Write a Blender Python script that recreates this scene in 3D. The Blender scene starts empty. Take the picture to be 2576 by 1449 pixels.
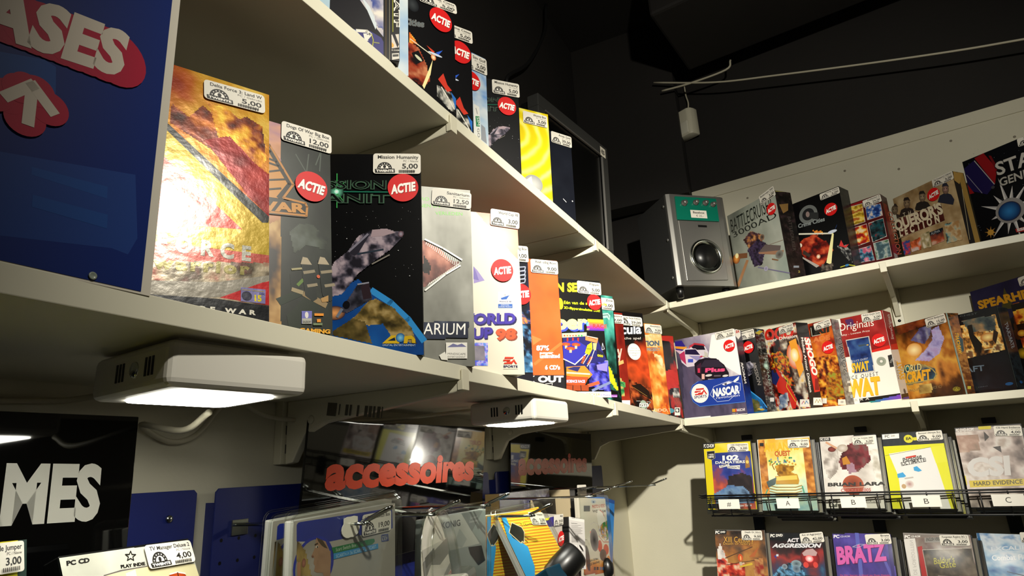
import bpy, bmesh, math, random
import numpy as np
from mathutils import Matrix, Vector
from mathutils.geometry import tessellate_polygon

C = bpy.context.scene.collection
scn = bpy.context.scene
R = math.radians

# ------------------------------------------------------------------ camera
cam_d = bpy.data.cameras.new('camera')
cam = bpy.data.objects.new('camera', cam_d)
C.objects.link(cam)
cam.matrix_world = Matrix(((0.452198, -0.224519, -0.863196, 0.0), (-0.890394, -0.17018, -0.422182, 0.0), (-0.052111, 0.959495, -0.276865, 0.0), (0, 0, 0, 1)))
cam_d.sensor_fit = 'HORIZONTAL'
cam_d.sensor_width = 36.0
cam_d.lens = 22.0516
cam_d.clip_start = 0.01
scn.camera = cam

# ------------------------------------------------------------------ world, exposure, lamps of the room
scn.view_settings.view_transform = 'Standard'
scn.view_settings.look = 'None'
scn.view_settings.gamma = 1.0
scn.view_settings.use_curve_mapping = False
scn.view_settings.exposure = 0.0
world = bpy.data.worlds.new('World')
scn.world = world
world.use_nodes = True
world.node_tree.nodes['Background'].inputs[0].default_value = (0.60, 0.55, 0.44, 1)
world.node_tree.nodes['Background'].inputs[1].default_value = 0.06

def spot(name, loc, aim, power, size, blend, radius, col):
    l = bpy.data.lights.new(name, 'SPOT')
    l.energy = power; l.spot_size = R(size); l.spot_blend = blend
    l.shadow_soft_size = radius; l.color = col
    o = bpy.data.objects.new(name, l); C.objects.link(o)
    o.location = loc
    o.rotation_euler = (Vector(aim) - Vector(loc)).to_track_quat('-Z', 'Y').to_euler()
    return o
spot('track_spot_light', (0.14, -0.32, 0.71), (1.90, 0.45, -0.05), 200, 60, 1.0, 0.02, (1.0, 0.95, 0.83))
spot('track_spot_spill', (0.14, -0.32, 0.71), (1.90, 0.45, -0.05), 42, 124, 0.6, 0.02, (1.0, 0.95, 0.83))
scn.cycles.transparent_max_bounces = 32
scn.cycles.max_bounces = 10
scn.cycles.diffuse_bounces = 6

# ------------------------------------------------------------------ materials
def s2l(c):
    return c / 12.92 if c <= 0.04045 else ((c + 0.055) / 1.055) ** 2.4
def hexc(h):
    return tuple(s2l(int(h[i:i + 2], 16) / 255) for i in (0, 2, 4))
def sock(b, *names):
    for n in names:
        if n in b.inputs: return b.inputs[n]
def mat(name, col='808080', rough=0.5, metal=0.0, spec=0.5, noise=None, bump=None, coat=0, trans=0, emit=None, ior=1.5, mottle=None):
    m = bpy.data.materials.new(name); m.use_nodes = True
    nt = m.node_tree; b = nt.nodes['Principled BSDF']
    c = hexc(col)
    b.inputs['Base Color'].default_value = (*c, 1)
    b.inputs['Roughness'].default_value = rough
    b.inputs['Metallic'].default_value = metal
    sock(b, 'Specular IOR Level', 'Specular').default_value = spec
    sock(b, 'IOR').default_value = ior
    if coat:
        sock(b, 'Coat Weight').default_value = coat; sock(b, 'Coat Roughness').default_value = 0.08
    if trans:
        sock(b, 'Transmission Weight', 'Transmission').default_value = trans
    if emit:
        sock(b, 'Emission Color', 'Emission').default_value = (*hexc(emit[0]), 1)
        b.inputs['Emission Strength'].default_value = emit[1]
    tc = None
    if noise or bump or mottle:
        tc = nt.nodes.new('ShaderNodeTexCoord')
    if mottle:      # (scale, amount) slight colour variation
        n = nt.nodes.new('ShaderNodeTexNoise'); n.inputs['Scale'].default_value = mottle[0]; n.inputs['Detail'].default_value = 5
        nt.links.new(tc.outputs['Object'], n.inputs['Vector'])
        r = nt.nodes.new('ShaderNodeMapRange'); r.inputs[1].default_value = 0.3; r.inputs[2].default_value = 0.7
        r.inputs[3].default_value = 1 - mottle[1]; r.inputs[4].default_value = 1 + mottle[1] * 0.4
        nt.links.new(n.outputs[0], r.inputs[0])
        x = nt.nodes.new('ShaderNodeVectorMath'); x.operation = 'SCALE'; x.inputs[0].default_value = c
        nt.links.new(r.outputs[0], x.inputs['Scale']); nt.links.new(x.outputs[0], b.inputs['Base Color'])
    if bump:        # (scale, strength, distance[, stretch])
        n = nt.nodes.new('ShaderNodeTexNoise'); n.inputs['Scale'].default_value = bump[0]; n.inputs['Detail'].default_value = 4
        if len(bump) > 3:
            mp = nt.nodes.new('ShaderNodeMapping'); mp.inputs['Scale'].default_value = bump[3]
            nt.links.new(tc.outputs['Object'], mp.inputs[0]); nt.links.new(mp.outputs[0], n.inputs['Vector'])
        else:
            nt.links.new(tc.outputs['Object'], n.inputs['Vector'])
        k = nt.nodes.new('ShaderNodeBump'); k.inputs['Strength'].default_value = bump[1]; k.inputs['Distance'].default_value = bump[2]
        nt.links.new(n.outputs[0], k.inputs['Height']); nt.links.new(k.outputs[0], b.inputs['Normal'])
    return m
def print_mat(name, rough=0.35, metal=0.0, spec=0.5, bump=None, coat=0, coat_rough=0.06):
    m = mat(name, '808080', rough, metal, spec, bump=bump, coat=coat)
    nt = m.node_tree; b = nt.nodes['Principled BSDF']
    a = nt.nodes.new('ShaderNodeAttribute'); a.attribute_name = 'Col'
    nt.links.new(a.outputs['Color'], b.inputs['Base Color'])
    if coat: sock(b, 'Coat Roughness').default_value = coat_rough
    return m
M = dict(
    wall=mat('painted wall', 'cfcab4', 0.75, mottle=(6, 0.05), bump=(180, 0.12, 0.002)),
    black_wall=mat('black painted wall', '16120e', 0.8, mottle=(3, 0.3), bump=(60, 0.2, 0.003)),
    shelf=mat('white melamine', 'dcd8c2', 0.42, mottle=(9, 0.04)),
    white_metal=mat('white enamel steel', 'd2cdb6', 0.38),
    lamp_white=mat('white lamp housing', 'd8d4c8', 0.4),
    led=mat('led panel', 'ffffff', 0.4, emit=('fffdf0', 30.0)),
    black_plastic=mat('black plastic', '0d0d0d', 0.35),
    black_gloss=mat('black acrylic', '060606', 0.035, spec=0.62, bump=(5, 0.05, 0.004)),
    black_metal=mat('black wire', '0b0b0b', 0.4, spec=0.5),
    blue_metal=mat('blue pegboard', '14226b', 0.5, mottle=(10, 0.1)),
    chrome=mat('chrome', 'c8ccc4', 0.16, metal=1.0),
    silver=mat('silver plastic', '8f8d88', 0.36, metal=0.75),
    dark_silver=mat('grey lacquer', '3a3a39', 0.5, metal=0.2),
    carton=mat('raw carton', 'a89878', 0.8),
    green_plastic=mat('green translucent plastic', '0f6d57', 0.12, spec=0.6),
    paper=mat('label paper', 'efeadc', 0.6),
    cable=mat('white cable', 'bdb7a0', 0.5),
    cable_black=mat('black cable', '161616', 0.5),
    clear=None,
    pr=print_mat('printed card', 0.34, spec=0.5),
    pr_matte=print_mat('printed matte', 0.6, spec=0.3),
    pr_label=print_mat('printed label', 0.5, spec=0.4),
    pr_foil=print_mat('embossed foil print', 0.21, metal=0.25, spec=0.6, bump=(70, 0.13, 0.003)),
    pr_silver=print_mat('silver foil print', 0.42, metal=0.25, spec=0.4, bump=(30, 0.06, 0.003)),
    pr_gloss=print_mat('laminated print', 0.22, spec=0.55, bump=(14, 0.05, 0.004)),
    pr_sleeve=print_mat('print under plastic sleeve', 0.45, spec=0.4, coat=1.0, coat_rough=0.13, bump=(22, 0.22, 0.004, (1, 1, 0.35))),
    pr_sign=print_mat('vinyl lettering', 0.22, spec=0.5),
)
def clear_mat():
    m = bpy.data.materials.new('clear plastic'); m.use_nodes = True
    nt = m.node_tree; nt.nodes.remove(nt.nodes['Principled BSDF'])
    o = nt.nodes['Material Output']
    t = nt.nodes.new('ShaderNodeBsdfTransparent'); t.inputs[0].default_value = (0.93, 0.94, 0.92, 1)
    g = nt.nodes.new('ShaderNodeBsdfGlossy'); g.inputs['Roughness'].default_value = 0.12
    f = nt.nodes.new('ShaderNodeLayerWeight'); f.inputs[0].default_value = 0.5
    p = nt.nodes.new('ShaderNodeMath'); p.operation = 'POWER'; p.inputs[1].default_value = 4.0
    nt.links.new(f.outputs['Facing'], p.inputs[0])
    q = nt.nodes.new('ShaderNodeMath'); q.operation = 'MULTIPLY_ADD'; q.inputs[1].default_value = 0.7; q.inputs[2].default_value = 0.045
    nt.links.new(p.outputs[0], q.inputs[0])
    x = nt.nodes.new('ShaderNodeMixShader')
    nt.links.new(q.outputs[0], x.inputs[0]); nt.links.new(t.outputs[0], x.inputs[1]); nt.links.new(g.outputs[0], x.inputs[2])
    nt.links.new(x.outputs[0], o.inputs[0])
    return m
M['clear'] = clear_mat()

# ------------------------------------------------------------------ basic helpers
def link(o, parent=None):
    C.objects.link(o)
    if parent is not None: o.parent = parent
    return o
def tag(o, label, cat, group=None):
    o['label'] = label; o['category'] = cat
    if group: o['group'] = group
    return o
def thing(name, label, cat, mw=None, group=None):
    o = bpy.data.objects.new(name, None); o.empty_display_size = 0.05
    C.objects.link(o)
    if mw is not None: o.matrix_world = mw
    return tag(o, label, cat, group)
def structure(o):
    o['kind'] = 'structure'; return o
def from_bm(name, bm, m, parent=None, smooth=False):
    me = bpy.data.meshes.new(name); bm.normal_update(); bm.to_mesh(me); bm.free()
    if smooth:
        for p in me.polygons: p.use_smooth = True
    me.materials.append(m)
    return link(bpy.data.objects.new(name, me), parent)
def bm_box(bm, x0, y0, z0, x1, y1, z1, bev=0.0, seg=2):
    g = bmesh.ops.create_cube(bm, size=1.0)['verts']
    for v in g:
        v.co = Vector(((x0 + x1) / 2 + v.co.x * (x1 - x0), (y0 + y1) / 2 + v.co.y * (y1 - y0), (z0 + z1) / 2 + v.co.z * (z1 - z0)))
    if bev:
        e = list({e for v in g for e in v.link_edges})
        bmesh.ops.bevel(bm, geom=e, offset=bev, segments=seg, profile=0.5, affect='EDGES')
    return bm
def box(name, x0, y0, z0, x1, y1, z1, m, parent=None, bev=0.0, seg=2):
    bm = bmesh.new(); bm_box(bm, x0, y0, z0, x1, y1, z1, bev, seg)
    return from_bm(name, bm, m, parent)
def bm_prism(bm, pts, axis, a, b, bev=0.0):
    """extrude the 2D outline pts along axis from a to b"""
    def co(p, t):
        return {'x': (t, p[0], p[1]), 'y': (p[0], t, p[1]), 'z': (p[0], p[1], t)}[axis]
    v0 = [bm.verts.new(co(p, a)) for p in pts]; v1 = [bm.verts.new(co(p, b)) for p in pts]
    n = len(pts)
    bm.faces.new(v0); bm.faces.new(v1[::-1])
    for i in range(n): bm.faces.new((v0[(i + 1) % n], v0[i], v1[i], v1[(i + 1) % n]))
    bmesh.ops.recalc_face_normals(bm, faces=bm.faces[:])
    if bev:
        bmesh.ops.bevel(bm, geom=bm.edges[:], offset=bev, segments=2, profile=0.5, affect='EDGES')
def prism(name, pts, axis, a, b, m, parent=None, bev=0.0, smooth=False):
    bm = bmesh.new(); bm_prism(bm, pts, axis, a, b, bev)
    return from_bm(name, bm, m, parent, smooth)
def bm_tube(bm, pts, r, n=8, cap=True):
    pts = [Vector(p) for p in pts]; rings = []
    t0 = (pts[1] - pts[0]).normalized()
    up = Vector((0, 0, 1)) if abs(t0.z) < 0.9 else Vector((1, 0, 0))
    nrm = t0.cross(up).normalized()
    for i, p in enumerate(pts):
        a = pts[max(i - 1, 0)]; c = pts[min(i + 1, len(pts) - 1)]
        t = (c - a).normalized()
        nrm = (nrm - t * nrm.dot(t)).normalized(); bn = t.cross(nrm)
        rr = r[i] if isinstance(r, (list, tuple)) else r
        rings.append([bm.verts.new(p + (nrm * math.cos(2 * math.pi * k / n) + bn * math.sin(2 * math.pi * k / n)) * rr) for k in range(n)])
    for a, b in zip(rings, rings[1:]):
        for k in range(n): bm.faces.new((a[k], a[(k + 1) % n], b[(k + 1) % n], b[k]))
    if cap: bm.faces.new(rings[0][::-1]); bm.faces.new(rings[-1])
def tube(name, pts, r, m, parent=None, n=8):
    bm = bmesh.new(); bm_tube(bm, pts, r, n); return from_bm(name, bm, m, parent, True)
def smooth_path(pts, k=6):
    P = [Vector(p) for p in pts]; P = [P[0] * 2 - P[1]] + P + [P[-1] * 2 - P[-2]]; out = []
    for i in range(1, len(P) - 2):
        for j in range(k):
            t = j / k; a, b, c, d = P[i - 1:i + 3]
            out.append(0.5 * ((2 * b) + (c - a) * t + (2 * a - 5 * b + 4 * c - d) * t * t + (3 * b - a - 3 * c + d) * t ** 3))
    out.append(P[-2]); return out
def lathe(name, prof, m, parent=None, n=24, mw=None):
    """profile of (radius, height) turned about local z"""
    bm = bmesh.new(); rings = []
    for r, z in prof:
        rings.append([bm.verts.new((r * math.cos(2 * math.pi * k / n), r * math.sin(2 * math.pi * k / n), z)) for k in range(n)])
    for a, b in zip(rings, rings[1:]):
        for k in range(n): bm.faces.new((a[k], a[(k + 1) % n], b[(k + 1) % n], b[k]))
    if prof[0][0] > 1e-5: bm.faces.new(rings[0][::-1])
    if prof[-1][0] > 1e-5: bm.faces.new(rings[-1])
    bmesh.ops.remove_doubles(bm, verts=bm.verts[:], dist=1e-6)
    o = from_bm(name, bm, m, parent, True)
    if mw is not None: o.matrix_local = mw
    return o

# ------------------------------------------------------------------ flat print: glyphs and painted shapes
GL = {}
def load_glyphs(chars, bolds):
    for bold in bolds:
        def mesh_of(s):
            cu = bpy.data.curves.new('glyph', 'FONT'); cu.body = s; cu.resolution_u = 3; cu.offset = bold
            ob = bpy.data.objects.new('glyph', cu); C.objects.link(ob)
            dg = bpy.context.evaluated_depsgraph_get()
            me = bpy.data.meshes.new_from_object(ob.evaluated_get(dg))
            v = np.array([x.co[:2] for x in me.vertices]) if len(me.vertices) else np.zeros((0, 2))
            me.calc_loop_triangles()
            t = [tuple(x.vertices) for x in me.loop_triangles]
            bpy.data.objects.remove(ob); bpy.data.curves.remove(cu); bpy.data.meshes.remove(me)
            return v, t
        hv, _ = mesh_of('H'); cap = hv[:, 1].max() - 0.0
        v2, _ = mesh_of('HH'); w1 = hv[:, 0].max() - hv[:, 0].min(); wHH = v2[:, 0].max() - v2[:, 0].min()
        GL[bold] = {'cap': cap}
        for ch in chars:
            if ch == ' ':
                GL[bold][ch] = (np.zeros((0, 2)), [], 0.32 / cap); continue
            v, t = mesh_of(ch)
            a, _ = mesh_of('H' + ch + 'H')
            adv = (a[:, 0].max() - a[:, 0].min()) - wHH
            GL[bold][ch] = (v / cap, t, max(adv, 0.05) / cap)
_lat = {}
def fbm(x, y, seed=0, octaves=4):
    out = np.zeros_like(x); amp = 0.5; tot = 0
    for o in range(octaves):
        k = (seed, o)
        if k not in _lat: _lat[k] = np.random.RandomState(seed * 17 + o + 1).rand(64, 64)
        L = _lat[k]
        xi = np.floor(x).astype(int); yi = np.floor(y).astype(int); fx = x - xi; fy = y - yi
        fx = fx * fx * (3 - 2 * fx); fy = fy * fy * (3 - 2 * fy)
        a = L[xi % 64, yi % 64]; b = L[(xi + 1) % 64, yi % 64]; c = L[xi % 64, (yi + 1) % 64]; d = L[(xi + 1) % 64, (yi + 1) % 64]
        out += amp * ((a * (1 - fx) + b * fx) * (1 - fy) + (c * (1 - fx) + d * fx) * fy); tot += amp
        x = x * 2.03 + 5.1; y = y * 2.03 + 9.7; amp *= 0.55
    return out / tot
def palette(pal, t):
    cols = np.array([hexc(pal[i:i + 6]) for i in range(0, len(pal), 6)])
    n = len(cols) - 1
    if n == 0: return np.repeat(cols, len(t), 0)
    t = np.clip(t, 0, 1) * n; i = np.minimum(t.astype(int), n - 1); f = (t - i)[:, None]
    return cols[i] * (1 - f) + cols[i + 1] * f
class Art:
    """flat coloured shapes on a w x h face; u to the right, v downwards, both 0..1"""
    def __init__(s, w, h, lift=0.0004, step=0.00004):
        s.w, s.h, s.z, s.step = w, h, lift, step
        s.V = []; s.F = []; s.K = []; s.n = 0
    def add(s, uv, tris, cols):
        uv = np.asarray(uv, float)
        P = np.empty((len(uv), 3)); P[:, 0] = uv[:, 0] * s.w; P[:, 1] = -s.z; P[:, 2] = -uv[:, 1] * s.h
        s.V.append(P); s.K.append(np.asarray(cols, float)); s.F += [tuple(i + s.n for i in f) for f in tris]
        s.n += len(uv); s.z += s.step
    def rect(s, u0, v0, u1, v1, c, c2=None):
        a = hexc(c); b = hexc(c2) if c2 else a
        s.add([(u0, v0), (u1, v0), (u1, v1), (u0, v1)], [(0, 3, 2, 1)], [a, a, b, b])
    def poly(s, p, c):
        pts = [(p[i], p[i + 1]) for i in range(0, len(p), 2)]
        tr = tessellate_polygon([[Vector((x, y, 0)) for x, y in pts]])
        s.add(pts, [tuple(t) for t in tr], [hexc(c)] * len(pts))
    def ell(s, u, v, ru, rv, c, ce=None, rot=0, n=28):
        k = hexc(c); e = hexc(ce) if ce else k
        ca, sa = math.cos(rot), math.sin(rot); pts = [(u, v)]
        for i in range(n):
            x = math.cos(2 * math.pi * i / n) * ru * s.w; y = math.sin(2 * math.pi * i / n) * rv * s.h
            pts.append((u + (x * ca - y * sa) / s.w, v + (x * sa + y * ca) / s.h))
        s.add(pts, [(0, 1 + i, 1 + (i + 1) % n) for i in range(n)], [k] + [e] * n)
    def line(s, p, wd, c, closed=False):
        pts = [Vector((p[i] * s.w, p[i + 1] * s.h)) for i in range(0, len(p), 2)]
        if closed: pts.append(pts[0])
        V = []; F = []
        for a, b in zip(pts, pts[1:]):
            d = (b - a)
            if d.length < 1e-7: continue
            d = d.normalized() * wd / 2; nn = Vector((-d.y, d.x)); k = len(V)
            V += [a - d * .6 + nn, b + d * .6 + nn, b + d * .6 - nn, a - d * .6 - nn]; F.append((k, k + 1, k + 2, k + 3))
        if V: s.add([(q.x / s.w, q.y / s.h) for q in V], F, [hexc(c)] * len(V))
    def text(s, t, u0, v0, u1, v1, u2, v2, c, bold=0.0, sp=0.0):
        G = GL[bold]; adv = 0; VV = []; FF = []; k = 0
        for ch in t:
            if ch not in G: ch = 'o'
            v, tr, a = G[ch]
            if len(v): VV.append(v + np.array([adv, 0])); FF += [tuple(i + k for i in f) for f in tr]; k += len(v)
            adv += a + sp
        if not VV: return
        v = np.concatenate(VV); adv -= sp
        g = v[:, :1] / adv; q = v[:, 1:]
        uv = np.array([[u0, v0]]) + g * np.array([[u1 - u0, v1 - v0]]) + q * np.array([[u2 - u0, v2 - v0]])
        s.add(uv, FF, [hexc(c)] * len(uv))
    def field(s, pts, pal, c0=0.0, cu=0.0, cv=0.0, cr=0.0, uc=.5, vc=.5, cn=1.0, su=6, sv=6, seed=1, nx=40, ny=40, ring=0.0, con=1.6):
        """palette-painted noise inside polygon pts (or the rectangle u0,v0,u1,v1)"""
        if len(pts) == 4: u0, v0, u1, v1 = pts; poly = None
        else:
            poly = [(pts[i], pts[i + 1]) for i in range(0, len(pts), 2)]
            u0 = min(p[0] for p in poly); u1 = max(p[0] for p in poly); v0 = min(p[1] for p in poly); v1 = max(p[1] for p in poly)
        U, Vv = np.meshgrid(np.linspace(u0, u1, nx + 1), np.linspace(v0, v1, ny + 1)); U = U.ravel(); Vv = Vv.ravel()
        asp = s.h / s.w
        n = (fbm(U * su + 3.3, Vv * asp * sv + 1.7, seed) - 0.5) * con
        rr = np.sqrt((U - uc) ** 2 + ((Vv - vc) * asp) ** 2)
        t = c0 + cu * (U - u0) / (u1 - u0) + cv * (Vv - v0) / (v1 - v0) + cr * rr + cn * n
        if ring: t = t + 0.5 * np.sin(rr * ring + n * 2)
        cols = palette(pal, t)
        i, j = np.meshgrid(np.arange(nx), np.arange(ny)); i = i.ravel(); j = j.ravel(); a = j * (nx + 1) + i
        if poly:
            cu_ = u0 + (i + .5) / nx * (u1 - u0); cv_ = v0 + (j + .5) / ny * (v1 - v0); ins = np.zeros(len(cu_), bool)
            for (x0, y0), (x1, y1) in zip(poly, poly[1:] + poly[:1]):
                if y0 == y1: continue
                ins ^= ((y0 > cv_) != (y1 > cv_)) & (cu_ < (x1 - x0) * (cv_ - y0) / (y1 - y0) + x0)
            a = a[ins]
        F = np.stack([a, a + nx + 1, a + nx + 2, a + 1], 1)
        s.add(np.stack([U, Vv], 1), [tuple(f) for f in F.tolist()], cols)
    def run(s, ops):
        for o in ops:
            k = o[0]; a = o[1:]
            kw = a[-1] if a and isinstance(a[-1], dict) else {}
            if kw: a = a[:-1]
            {'R': s.rect, 'P': s.poly, 'E': s.ell, 'L': s.line, 'T': s.text, 'F': s.field}[k](*a, **kw)
        return s
    def build(s, name, m, parent, mw=None):
        me = bpy.data.meshes.new(name)
        V = np.concatenate(s.V); K = np.concatenate(s.K)
        me.from_pydata(V.tolist(), [], s.F)
        at = me.attributes.new('Col', 'FLOAT_COLOR', 'POINT')
        at.data.foreach_set('color', np.concatenate([K, np.ones((len(K), 1))], 1).astype(np.float32).ravel())
        # faces look towards -y
        bm = bmesh.new(); bm.from_mesh(me); bm.normal_update()
        fl = [f for f in bm.faces if f.normal.y > 0]
        if fl: bmesh.ops.reverse_faces(bm, faces=fl)
        bm.to_mesh(me); bm.free()
        me.materials.append(m)
        o = link(bpy.data.objects.new(name, me), parent)
        if mw is not None: o.matrix_local = mw
        return o
load_glyphs(" ABCDEFGHIJKLMNOPQRSTUVWXYZabcdefghijklmnopqrstuvwxyz0123456789,.:/#-+%'&!<>€é", (0.0, 0.022, 0.05))
B1, B2 = 0.022, 0.05

def frame3(u0, v0, u1, v1, u2, v2, w, h):
    """matrix of a small flat piece on a w x h face: corners TL, TR, BL given as u,v"""
    tl = Vector((u0 * w, 0, -v0 * h)); ex = Vector((u1 * w, 0, -v1 * h)) - tl; ez = tl - Vector((u2 * w, 0, -v2 * h))
    lw = ex.length; lh = ez.length; ex.normalize(); ez.normalize()
    mw = Matrix(((ex.x, 0, ez.x, tl.x), (0, 1, 0, -0.0022), (ex.z, 0, ez.z, tl.z), (0, 0, 0, 1)))
    return mw, lw, lh
def price_label(parent, base, q, w, h, title, sub, price, curl=0.0):
    """white shelf-price sticker: title line, condition line, price, shop emblem, bar code"""
    mw, lw, lh = frame3(*q, w, h)
    a = Art(lw, lh, 0.0002, 0.00003)
    r = 0.06; pts = []
    for cx_, cy_, a0 in ((1 - r, r * lw / lh, -90), (1 - r, 1 - r * lw / lh, 0), (r, 1 - r * lw / lh, 90), (r, r * lw / lh, 180)):
        for k in range(4):
            t = R(a0 + k * 30); pts += [cx_ + r * math.cos(t), cy_ + r * lw / lh * math.sin(t)]
    a.poly(pts, 'dcd7ca')
    n = len(title); tw = min(0.86, 0.05 * n + .08)
    a.text(title, 0.95 - tw, 0.26, 0.95, 0.26, 0.95 - tw, 0.09, '1c1a18', B1)
    if sub: a.text(sub, 0.95 - 0.032 * len(sub), 0.42, 0.95, 0.42, 0.95 - 0.032 * len(sub), 0.325, '4a4640', 0.0)
    pw = 0.085 * len(price)
    a.text(price, 0.94 - pw, 0.74, 0.94, 0.74, 0.94 - pw, 0.50, '1c1a18', B1)
    # emblem: arched half wheel over a banner
    asp = lw / lh
    arc = []
    for k in range(13): t = math.pi * k / 12; arc += [0.24 - 0.155 * math.cos(t), 0.76 - 0.155 * asp * math.sin(t)]
    a.poly(arc, '1c1a18')
    for k in range(7):
        t = math.pi * (k + .5) / 7; cx_ = 0.24 - 0.118 * math.cos(t); cy_ = 0.76 - 0.118 * asp * math.sin(t)
        a.ell(cx_, cy_, 0.012, 0.012 * asp, 'f0ebe0', n=6)
    arc = []
    for k in range(13): t = math.pi * k / 12; arc += [0.24 - 0.085 * math.cos(t), 0.75 - 0.085 * asp * math.sin(t)]
    a.poly(arc, 'f0ebe0')
    a.ell(0.24, 0.66, 0.032, 0.04 * asp, '1c1a18', n=10)
    a.poly([0.04, 0.78, 0.45, 0.76, 0.46, 0.95, 0.05, 0.96], '1c1a18')
    a.text('TWENTE', 0.07, 0.925, 0.43, 0.915, 0.07, 0.815, 'f0ebe0', B2)
    x = 0.54
    for k in range(17):
        wd = (0.008, 0.014, 0.006, 0.018)[(k * 7 + n) % 4]
        if x + wd > 0.94: break
        a.rect(x, 0.82, x + wd, 0.955, '26231f'); x += wd + 0.009
    return a.build('price_label', M['pr_label'], parent, base @ mw)
def sale_sticker(parent, base, u, v, r, w, h, rot=0.16):
    a = Art(2 * r, 2 * r, 0.0002, 0.00003)
    a.ell(.5, .5, .5, .5, 'd01414', n=36)
    ca, sa = math.cos(rot), math.sin(rot)
    def q(x, y): return (.5 + x * ca + y * sa, .5 - x * sa + y * ca)
    for dx, dy, c, b in ((.012, .02, '7a0a0a', B2), (0, 0, 'fbf6ee', B2)):
        p0 = q(-.40 + dx, .16 + dy); p1 = q(.38 + dx, .16 + dy); p2 = q(-.35 + dx, -.15 + dy)
        a.text('ACTIE', *p0, *p1, *p2, c, b, 0.03)
    mw = Matrix.Translation((u * w - r, -0.0026, -v * h + r))
    return a.build('sale_sticker', M['pr_label'], parent, base @ mw)
def face_matrix(b, yaw, lean, roll=0.0):
    return Matrix.Translation(b) @ Matrix.Rotation(yaw, 4, 'Z') @ Matrix.Rotation(-lean, 4, 'X') @ Matrix.Rotation(roll, 4, 'Y')
def boxed(name, label, cat, pose, w, h, d, col, ops, side=None, labels=(), sales=(), material='pr', group=None, bev=0.0012, bmat=None, blister=False, mouse=False, socket=False, ball=False, slot=None):
    """upright carton or case: pose = (x, y, z, yaw, lean, roll) of its front bottom right corner"""
    mw = face_matrix(pose[:3], *pose[3:])
    t = thing(name, label, cat, mw, group)
    bm = bmesh.new(); bm_box(bm, -w, 0, 0, 0, d, h, bev)
    body = from_bm('carton' if cat == 'game box' else 'case', bm, bmat or flat_mat(col), t)
    f = Matrix.Translation((-w, 0, h))
    if ops: Art(w, h).run(ops).build('front_print', M[material], t, f)
    if side: Art(d, h).run(side).build('spine_print', M[material], t, Matrix.Translation((0, 0, h)) @ Matrix.Rotation(R(90), 4, 'Z'))
    if blister:
        m = .007
        bm = bmesh.new()
        pts = []
        for cx_, cz_, a0 in ((m - .008, -m + .008, -90), (m - .008, h + m - .008, 0), (-w - m + .008, h + m - .008, 90), (-w - m + .008, -m + .008, 180)):
            for k in range(4): q_ = R(a0 + k * 30); pts.append((cx_ + .008 * math.cos(q_), cz_ + .008 * math.sin(q_)))
        bm_prism(bm, pts, 'y', -.0060, -.0052)
        bm_tube(bm, [(x, -.0045, z) for x, z in pts + pts[:1]], .0014, 6)
        bm_tube(bm, [(x + (.003 if x > -w / 2 else -.003), .001, z + (.003 if z > h / 2 else -.003)) for x, z in pts + pts[:1]], .0012, 6)
        from_bm('clear_shell', bm, M['clear'], t, False)
    if slot:
        hole = []
        for k in range(20): q_ = 2 * math.pi * k / 20; rr = .011 + .004 * abs(math.cos(q_)) + (.006 if math.sin(q_) > .6 else 0); hole.append(((slot[0] - 1) * w + rr * math.cos(q_), (1 - slot[1]) * h + rr * .75 * math.sin(q_)))
        prism('hang_hole', hole, 'y', -.0030, -.0022, M['paper'], t)
    if mouse:
        lathe('mouse_shell', [(.0, .034), (.010, .033), (.020, .024), (.024, .012), (.025, 0)], M['chrome'], t, 24, Matrix.Translation((-.052, -.001, .082)) @ Matrix.Rotation(R(90), 4, 'X') @ Matrix.Diagonal((.7, 1.5, .7, 1)))
        lathe('mouse_grip', [(.0, .026), (.012, .024), (.022, .014), (.026, 0)], M['black_plastic'], t, 20, Matrix.Translation((-.026, -.001, .092)) @ Matrix.Rotation(R(90), 4, 'X') @ Matrix.Diagonal((.8, 1.3, 1, 1)))
        box('usb_plug', -.018, -.014, .022, -.006, -.001, .055, M['black_plastic'], t, .002)
    if socket:
        lathe('socket_barrel', [(.0, -.004), (.017, -.004), (.019, 0), (.021, .002), (.0215, .012), (.0225, .014), (.0225, .052), (.020, .056), (0, .057)], M['black_plastic'], t, 32, Matrix.Translation((-w * .52, -.004, .062)) @ Matrix.Rotation(R(68), 4, 'Y') @ Matrix.Rotation(R(38), 4, 'X'))
        lathe('socket_rim', [(.016, -.007), (.0175, -.0075), (.019, -.006), (.019, -.003), (.016, -.003)], M['chrome'], t, 32, Matrix.Translation((-w * .52, -.004, .062)) @ Matrix.Rotation(R(68), 4, 'Y') @ Matrix.Rotation(R(38), 4, 'X'))
        box('adapter_block', -w * .86, -.03, .02, -w * .5, -.001, .075, mat('dark teal plastic', '0c2c3c', .3), t, .003)
    if ball:
        lathe('webcam_body', [(0, .018), (.008, .016), (.014, .008), (.015, 0)], M['black_plastic'], t, 20, Matrix.Translation((-.030, -.001, .074)) @ Matrix.Rotation(R(90), 4, 'X') @ Matrix.Diagonal((.9, 1.5, 1, 1)))
    for l in labels: price_label(t, f, l[0], w, h, *l[1:])
    for q in sales: sale_sticker(t, f, q[0], q[1], q[2], w, h, *(q[3:]))
    return t
_fm = {}
def flat_mat(col, rough=0.4):
    if (col, rough) not in _fm: _fm[(col, rough)] = mat('card ' + col, col, rough)
    return _fm[(col, rough)]

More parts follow.
